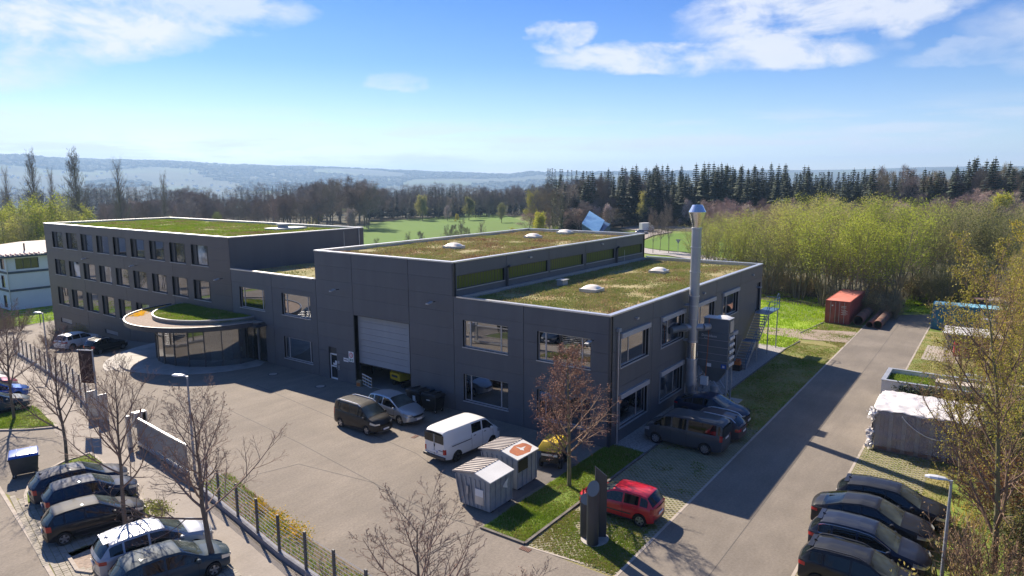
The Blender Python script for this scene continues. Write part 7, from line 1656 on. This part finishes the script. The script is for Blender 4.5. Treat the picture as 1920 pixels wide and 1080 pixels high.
for i in range(46):
    px = rng.uniform(1320, 1920); d = (rng.uniform(97, 104) if px < 1560 else rng.uniform(86, 96)) if px < 1700 else rng.uniform(98, 108); x, y = FAR(px, d); plant('thicket_shrub', 'twiggy shrub at the foot of the willow thicket', 'shrub', rng.choice(('bush', 'brush')), rng.randrange(3), 'bark', 'twig_olive', ('leaf_olive', 'leaf_brown'), x, y, rng.uniform(.7, 1.5), None, group='shrubs at the foot of the thicket', split=False)
# pinkish brush wood behind it
for i in range(120):
    px = rng.uniform(1330, 1960); d = rng.uniform(150, 205); x, y = FAR(px, d)
    plant('brushwood_tree', 'slim pinkish brown tree in the brushwood behind the willows', 'tree', 'wood', rng.randrange(4), 'twig_pink', 'twig_pink', ('twig_pink',), x, y, rng.uniform(.52, .62), rng.uniform(.40, .55), group='brushwood behind the willows', split=False)
# conifer wood
GC = 'conifers of the wood'
cells = []
for i in range(298):
    f = i/298; px = 1045+f*900+rng.uniform(-6, 6); d = rng.choice((rng.uniform(236, 256), rng.uniform(256, 280), rng.uniform(280, 320)))
    x, y = FAR(px, d); top = 15.5+(341-(322+6*math.sin(px*.013)+(9 if 1640 < px < 1790 else 0)+(6 if px < 1120 else 0)))/1274*d; s = (top-tz(x, y))/20*rng.choice((rng.uniform(.66, .84), rng.uniform(.84, .98), rng.uniform(.94, 1.14)))
    plant('conifer', 'dark green conifer in the wood on the skyline', 'tree', 'conifer', rng.randrange(4), 'bark', 'bark', ('needle',), x, y, s*rng.uniform(1.2, 1.75), s, group=GC, split=False)
# broad crowns standing among the conifers break up the skyline
for i in range(34):
    px = rng.choice((rng.uniform(1000, 1200), rng.uniform(1640, 1930), rng.uniform(1050, 1930))); d = rng.uniform(240, 268); x, y = FAR(px, d)
    plant('skyline_tree', 'broad bare crowned tree standing among the skyline conifers', 'tree', 'wood', rng.randrange(4), 'bark_grey', rng.choice(('twig_grey', 'twig_pink', 'twig_olive')), ('twig_grey',) if rng.random() < .6 else ('twig_olive',), x, y, rng.uniform(.75, 1.05), rng.uniform(.82, .98), group='broad trees among the conifers', split=False)
# bare wood in front of it and to the right
for i in range(150):
    px = rng.uniform(985, 1960); d = rng.uniform(218, 262); x, y = FAR(px, d)
    if 1175 < px < 1330 and d < 240: continue
    if 1320 < px < 1650 and rng.random() < .75: continue
    hs_ = .50 if px < 1320 else (.27 if px < 1650 else .58)
    plant('bare_wood_tree', 'bare brown woodland tree in front of the conifers', 'tree', 'wood', rng.randrange(4), 'bark_grey', rng.choice(('twig_grey', 'twig_pink')), ('twig_grey',) if rng.random() < .6 else ('twig_pink',), x, y, rng.uniform(.72, 1.0), hs_*rng.uniform(.8, 1.12), group='bare trees before the conifers', split=False)
for px, d, s in ((1245, 250, .75), (1262, 246, .8), (1292, 236, .7), (1405, 175, .72), (1425, 172, .66), (1688, 165, .72), (1700, 190, .7), (1120, 232, .6), (655, 300, .8), (325, 330, .8), (245, 400, 1.0), (838, 372, .7), (1830, 160, .5), (1140, 226, .66)):
    x, y = FAR(px, d); plant('blossoming_tree', 'pale pinkish white blossoming tree among the bare trees', 'tree', 'leafy', rng.randrange(3), 'bark', 'twig_pink', ('blossom', 'twig_pink'), x, y, s*1.2, s*1.55, group='blossoming trees in the woods', split=False)
# round and yellow trees round the meadow
for px, d, s, lf_, lab in ((1012, 205, .95, ('leaf_lime', 'leaf_yellow'), 'bright yellow green tree behind the middle roof'), (962, 205, .6, ('leaf_lime', 'leaf_willow'), 'low yellow green tree left of the bright one'), (985, 200, .6, ('leaf_willow', 'leaf_lime'), 'yellow green bush tree between two taller ones'), (1042, 200, .5, ('leaf_lime', 'leaf_lime'), 'small lime bush beside the ivy trees'),
        (940, 330, 1.0, ('leaf_olive', 'leaf_willow'), 'round olive tree beside the distant road'), (878, 372, 1.3, ('leaf_dark', 'leaf_olive'), 'round green tree at the top of the meadow'), (1000, 270, 1.5, ('leaf_yellow', 'leaf_willow'), 'pale yellow tree on the wood edge'), (1211, 238, 1.15, ('leaf_olive', 'leaf_willow'), 'round olive tree behind the white truck'),
        (856, 366, .45, ('leaf_yellow', 'leaf_yellow'), 'small yellow bush at the meadow top'), (590, 330, 1.1, ('leaf_olive', 'leaf_willow'), 'olive tree in the middle of the bare wood'), (402, 300, 1.0, ('leaf_willow', 'leaf_lime'), 'yellow green tree behind the office roof'), (1882, 190, 1.2, ('leaf_yellow', 'leaf_lime'), 'yellow tree high on the right'), (790, 385, 1.4, ('leaf_olive', 'leaf_willow'), 'green tree left of the farmhouse'), (470, 300, .45, ('leaf_willow', 'leaf_willow'), 'low yellow hedge tree behind the office'), (520, 300, .45, ('leaf_willow', 'leaf_willow'), 'low yellow hedge tree nearer the meadow')):
    x, y = FAR(px, d); plant('round_tree', lab, 'tree', 'leafy', rng.randrange(3), 'bark', 'twig_olive', lf_, x, y, s*1.05, s*1.2, split=False)
for px, d in ((1040, 212), (1052, 214)):
    x, y = FAR(px, d); plant('ivy_tree', 'dark tree with ivy covered trunk left of the blue shed' if px < 1045 else 'second ivy covered trunk nearer the blue shed', 'tree', 'wood', 1, 'ivy', 'twig_grey', ('twig_grey',), x, y, .9, .85, split=False)
    leafcloud('ivy', [((x, y, 2+k*1.3), (.55, .55, .7)) for k in range(8)], 1500, .16, ('leaf_dark', 'ivy'), 80+px)
# small trees at the near side of the meadow
for i, (px, d, s) in enumerate(((760, 205, .42), (787, 205, .45), (833, 215, .5), (846, 213, .55), (862, 214, .58), (876, 215, .45), (900, 214, .52), (700, 190, .4), (1228, 152, .5), (1241, 156, .48), (1258, 150, .55))):
    x, y = FAR(px, d); plant('young_tree', 'slim young bare tree standing in the meadow' if px < 1000 else 'slim young bare tree by the curved road', 'tree', 'wood', i % 4, 'bark', 'twig_grey', ('twig_grey',), x, y, s*.6, s*.85 if px < 1000 else s, group='young trees in the meadow' if px < 1000 else 'young trees by the curved road')
for i in range(26):
    px = rng.uniform(1205, 1300); x, y = FAR(px, rng.uniform(108, 122)); plant('scrub', 'dry brushy shrub on the bank before the curved road', 'shrub', 'brush', rng.randrange(3), 'bark', 'twig_pink', ('leaf_olive',), x, y, rng.uniform(.6, 1.1), None, group='scrub before the curved road', split=False)
# left side: willows behind the white house, poplars
for i, (px, d, s) in enumerate(((-30, 170, .95), (5, 178, .9), (30, 168, .85), (62, 175, 1.05), (92, 180, .98), (118, 188, .95), (145, 192, .9), (168, 200, .72), (80, 160, .7), (15, 205, .95), (45, 205, 1.0), (130, 172, .7))):
    x, y = FAR(px, d); plant('willow', 'pale yellow green willow behind the white house', 'tree', 'willow', i % 3, 'bark', 'twig_olive', ('leaf_willow', 'leaf_olive' if i % 3 else 'leaf_lime'), x, y, s*1.0, s*.98, group='willows behind the white house', z=-6)
for i, (px, d, top, sx, lab) in enumerate(((10, 300, 331, .8, 'tall bare poplar at the left picture edge'), (62, 300, 313, .95, 'tall bare poplar second from the left'), (94, 310, 334, .7, 'slimmer poplar between two taller ones'), (143, 270, 313, 1.15, 'broad bare poplar left of the tallest gap'), (221, 270, 320, 1.1, 'tall bare poplar above the office corner'), (303, 290, 340, .85, 'shorter bare poplar right of the office corner'))):
    x, y = FAR(px, d); z0 = tz(x, y); h = 15.5+(343-top)/1274*d-z0; plant('poplar', lab, 'tree', 'poplar', i % 2, 'bark_grey', 'twig_grey', ('twig_grey',), x, y, sx*h/27*1.05, h/27, split=False)
# broad bare trees of the middle distance, left to centre
n = 0
for i in range(270):
    px = rng.uniform(180, 1000); d = rng.uniform(300, 420)
    if 640 < px < 1000 and rng.random() < .1: continue
    if px > 690: d = rng.uniform(392, 470)
    x, y = FAR(px, d); z0 = tz(x, y); py = 362+10*math.sin(px*.017)-(8 if 560 < px < 690 else 0)+(18 if px < 330 else 0)+(2 if px > 900 else 0); h = 15.5+(342-py)/1274*d-z0
    plant('bare_wood_tree', 'bare grey brown tree of the wood beyond the office', 'tree', 'wood', rng.randrange(4), 'bark_grey', rng.choice(('twig_grey', 'twig_grey', 'twig_pink')), ('twig_grey',), x, y, h/17*rng.uniform(.8, 1.1), h/17*rng.uniform(.72, 1.0), group='bare trees of the wood beyond the office', split=False)
# far wood: more than can be counted, joined
def farwood():
    r2 = random.Random(9); mb = MB(); cn = treemesh('conifer', 3)[2]; wd = treemesh('wood', 5)
    # thinned copies keep the mass light
    def thin(q, keep):
        o = MB(); fs = [f for f in q.f if r2.random() < keep]; used = sorted({i for f in fs for i in f}); ix = {k: n for n, k in enumerate(used)}; o.v = [q.v[i] for i in used]; o.f = [tuple(ix[i] for i in f) for f in fs]; return o
    cs = thin(cn, .42); ws = [thin(wd[2], .22), thin(wd[1], .05)]; wt = wd[0]
    def put(q, x, y, z, s, sz, m, rz):
        c, n_ = math.cos(rz)*s, math.sin(rz)*s; o = len(mb.v); mb.v += [(x+a*c-b*n_, y+a*n_+b*c, z+h*sz) for a, b, h in q.v]; mb.f += [tuple(i+o for i in f) for f in q.f]; mb.m += [m]*len(q.f)
    for i in range(760):
        px = r2.uniform(-60, 1060); d = r2.uniform(470, 680)
        if i > 520: px = r2.uniform(680, 1030); d = r2.uniform(405, 480)
        x, y = FAR(px, d); z0 = tz(x, y); py = 350+5*math.sin(px*.021)+(4 if px > 700 else 0)-(7 if px > 960 else 0); h = (15.5+(342-py)/1274*d-z0)*r2.uniform(.75, 1.0); rz = r2.uniform(0, 6)
        if r2.random() < .62: put(cs, x, y, z0, h/20*1.15, h/20, 0, rz)
        else: put(ws[0], x, y, z0, h/17*1.3, h/17, 1, rz); put(ws[1], x, y, z0, h/17, h/17, 1, rz)
    for i in range(150):
        px = r2.uniform(1000, 1980); d = r2.uniform(332, 400); x, y = FAR(px, d); top = 15.5+(341-326)/1274*d; h = top-tz(x, y); put(cs, x, y, 0, h/20*1.2, h/20, 0, r2.uniform(0, 6))
    tag(mb.build('far_wood', [MT['needle'], MT['twig_grey']]), kind='stuff')
farwood()
def hillwood():
    'woodland on the far hills: low rough clumps that break the ridge line'
    r2 = random.Random(12); mb = MB()
    for i in range(7500):
        px = r2.uniform(-100, 1300); d = r2.uniform(4300, 6900); x, y = FAR(px, d)
        if noise.noise(Vector((x*.0012+5, y*.0012, 2)))+(d-5600)/2600*.35 < -.12: continue
        z = tz(x, y); w = r2.uniform(18, 42); h = r2.uniform(9, 17); n = 6; o = len(mb.v)
        for k in range(n): a = k*6.283/n; mb.v.append((x+math.cos(a)*w, y+math.sin(a)*w, z-6))
        for k in range(n): a = k*6.283/n+.4; mb.v.append((x+math.cos(a)*w*.6, y+math.sin(a)*w*.6, z+h*r2.uniform(.6, 1)))
        mb.v.append((x, y, z+h*1.05))
        for k in range(n): k2 = (k+1) % n; mb.f += [(o+k, o+k2, o+n+k2, o+n+k), (o+n+k, o+n+k2, o+2*n)]; mb.m += [0, 0]
    tag(mb.build('hill_wood', MT['hill_forest']), kind='stuff')
mat('hill_forest', (.022, .034, .018), (.05, .055, .03), .01, 1)
hillwood()
# invented surroundings out of view, added for the window glass to reflect
for i, (x, y, s) in enumerate(((-62, 8, .8), (-70, 24, .9), (-66, 42, .85), (-74, 60, .95), (-60, 78, .8), (-82, 88, 1.0), (-58, -12, .75), (-72, -28, .9), (-46, 92, .7), (-92, 40, 1.1), (-95, 12, 1.0), (-98, 70, 1.1), (-90, -15, 1.), (-64, -45, .9), (-50, -60, .9))):
    plant('willow', 'unseen green willow added for the window glass to reflect', 'tree', 'willow', i % 3, 'bark', 'twig_olive', ('leaf_willow', 'leaf_olive'), x, y, s*.8, s*.62, group='unseen willows added for reflections')
for i, (x, y, s) in enumerate(((-22, 104, .6), (-30, 112, .7), (-16, 118, .6), (-40, 120, .8), (-52, 128, .8), (-60, 150, .9), (-75, 165, 1.), (-28, 150, .7), (-90, 180, 1.1), (-45, 190, .9), (-110, 150, 1.1), (-20, 180, .8))):
    plant('willow', 'unseen green willow added for the window glass to reflect', 'tree', 'willow', i % 3, 'bark', 'twig_olive', ('leaf_olive', 'leaf_dark'), x, y, s*.8, s*.7, group='unseen willows added for reflections')
sheet('yard', [(-150, 92), (-12, 92), (-9, 230), (-150, 260)], .05, MT['asphalt'], step=14)  # added paving out of view, there to be mirrored by the office windows
t = thing('unseen_hall', 'pale unseen hall with reddish roof, added for window reflections', 'building', (-62, 205, -5)); MB().box(-30, 30, -8, 8, 0, 7).build('wall', MT['plaster_white'], t); MB().box(-30.3, 30.3, -8.3, 8.3, 7, 7.4).build('roof', MT['roof_red'], t)
t = thing('unseen_long_hall', 'long pale unseen hall, added for window reflections', 'building', (-118, 20, 0)); MB().box(-12, 12, -60, 70, 0, 8).build('wall', MT['plaster_white'], t); MB().box(-12.4, 12.4, -60.4, 70.4, 8, 8.5).build('roof', MT['roof_pale'], t)
for k in range(14): MB().box(12, 12.1, -54+k*9, -50+k*9, 2.5, 5.5).build('window', MT['pane'], t)
sheet('verge', [(-56, -20), (-52, -20), (-50, 84), (-56, 84)], .03, MT['grass_ground'])
# ------------------------------------------------------------------ haze
def haze():
    zlo = min(v[2] for n_ in ('ground', 'hills') for v in [tuple(q.co) for q in bpy.data.objects[n_].data.vertices])-1.2
    o = MB().box(-9400, 9400, -9400, 9400, zlo, HAZE_TOP).build('haze', [m_]); o['kind'] = 'stuff'
HAZE_TOP = 290; HAZE_D = 1.6e-4
m_ = bpy.data.materials.new('haze'); m_.use_nodes = True; nt = m_.node_tree; nt.nodes.clear(); ou = nt.nodes.new('ShaderNodeOutputMaterial'); pv = nt.nodes.new('ShaderNodeVolumePrincipled')
pv.inputs['Color'].default_value = (.44, .68, 1.0, 1); pv.inputs['Density'].default_value = HAZE_D; pv.inputs['Anisotropy'].default_value = .2; nt.links.new(pv.outputs[0], ou.inputs[1])
haze()
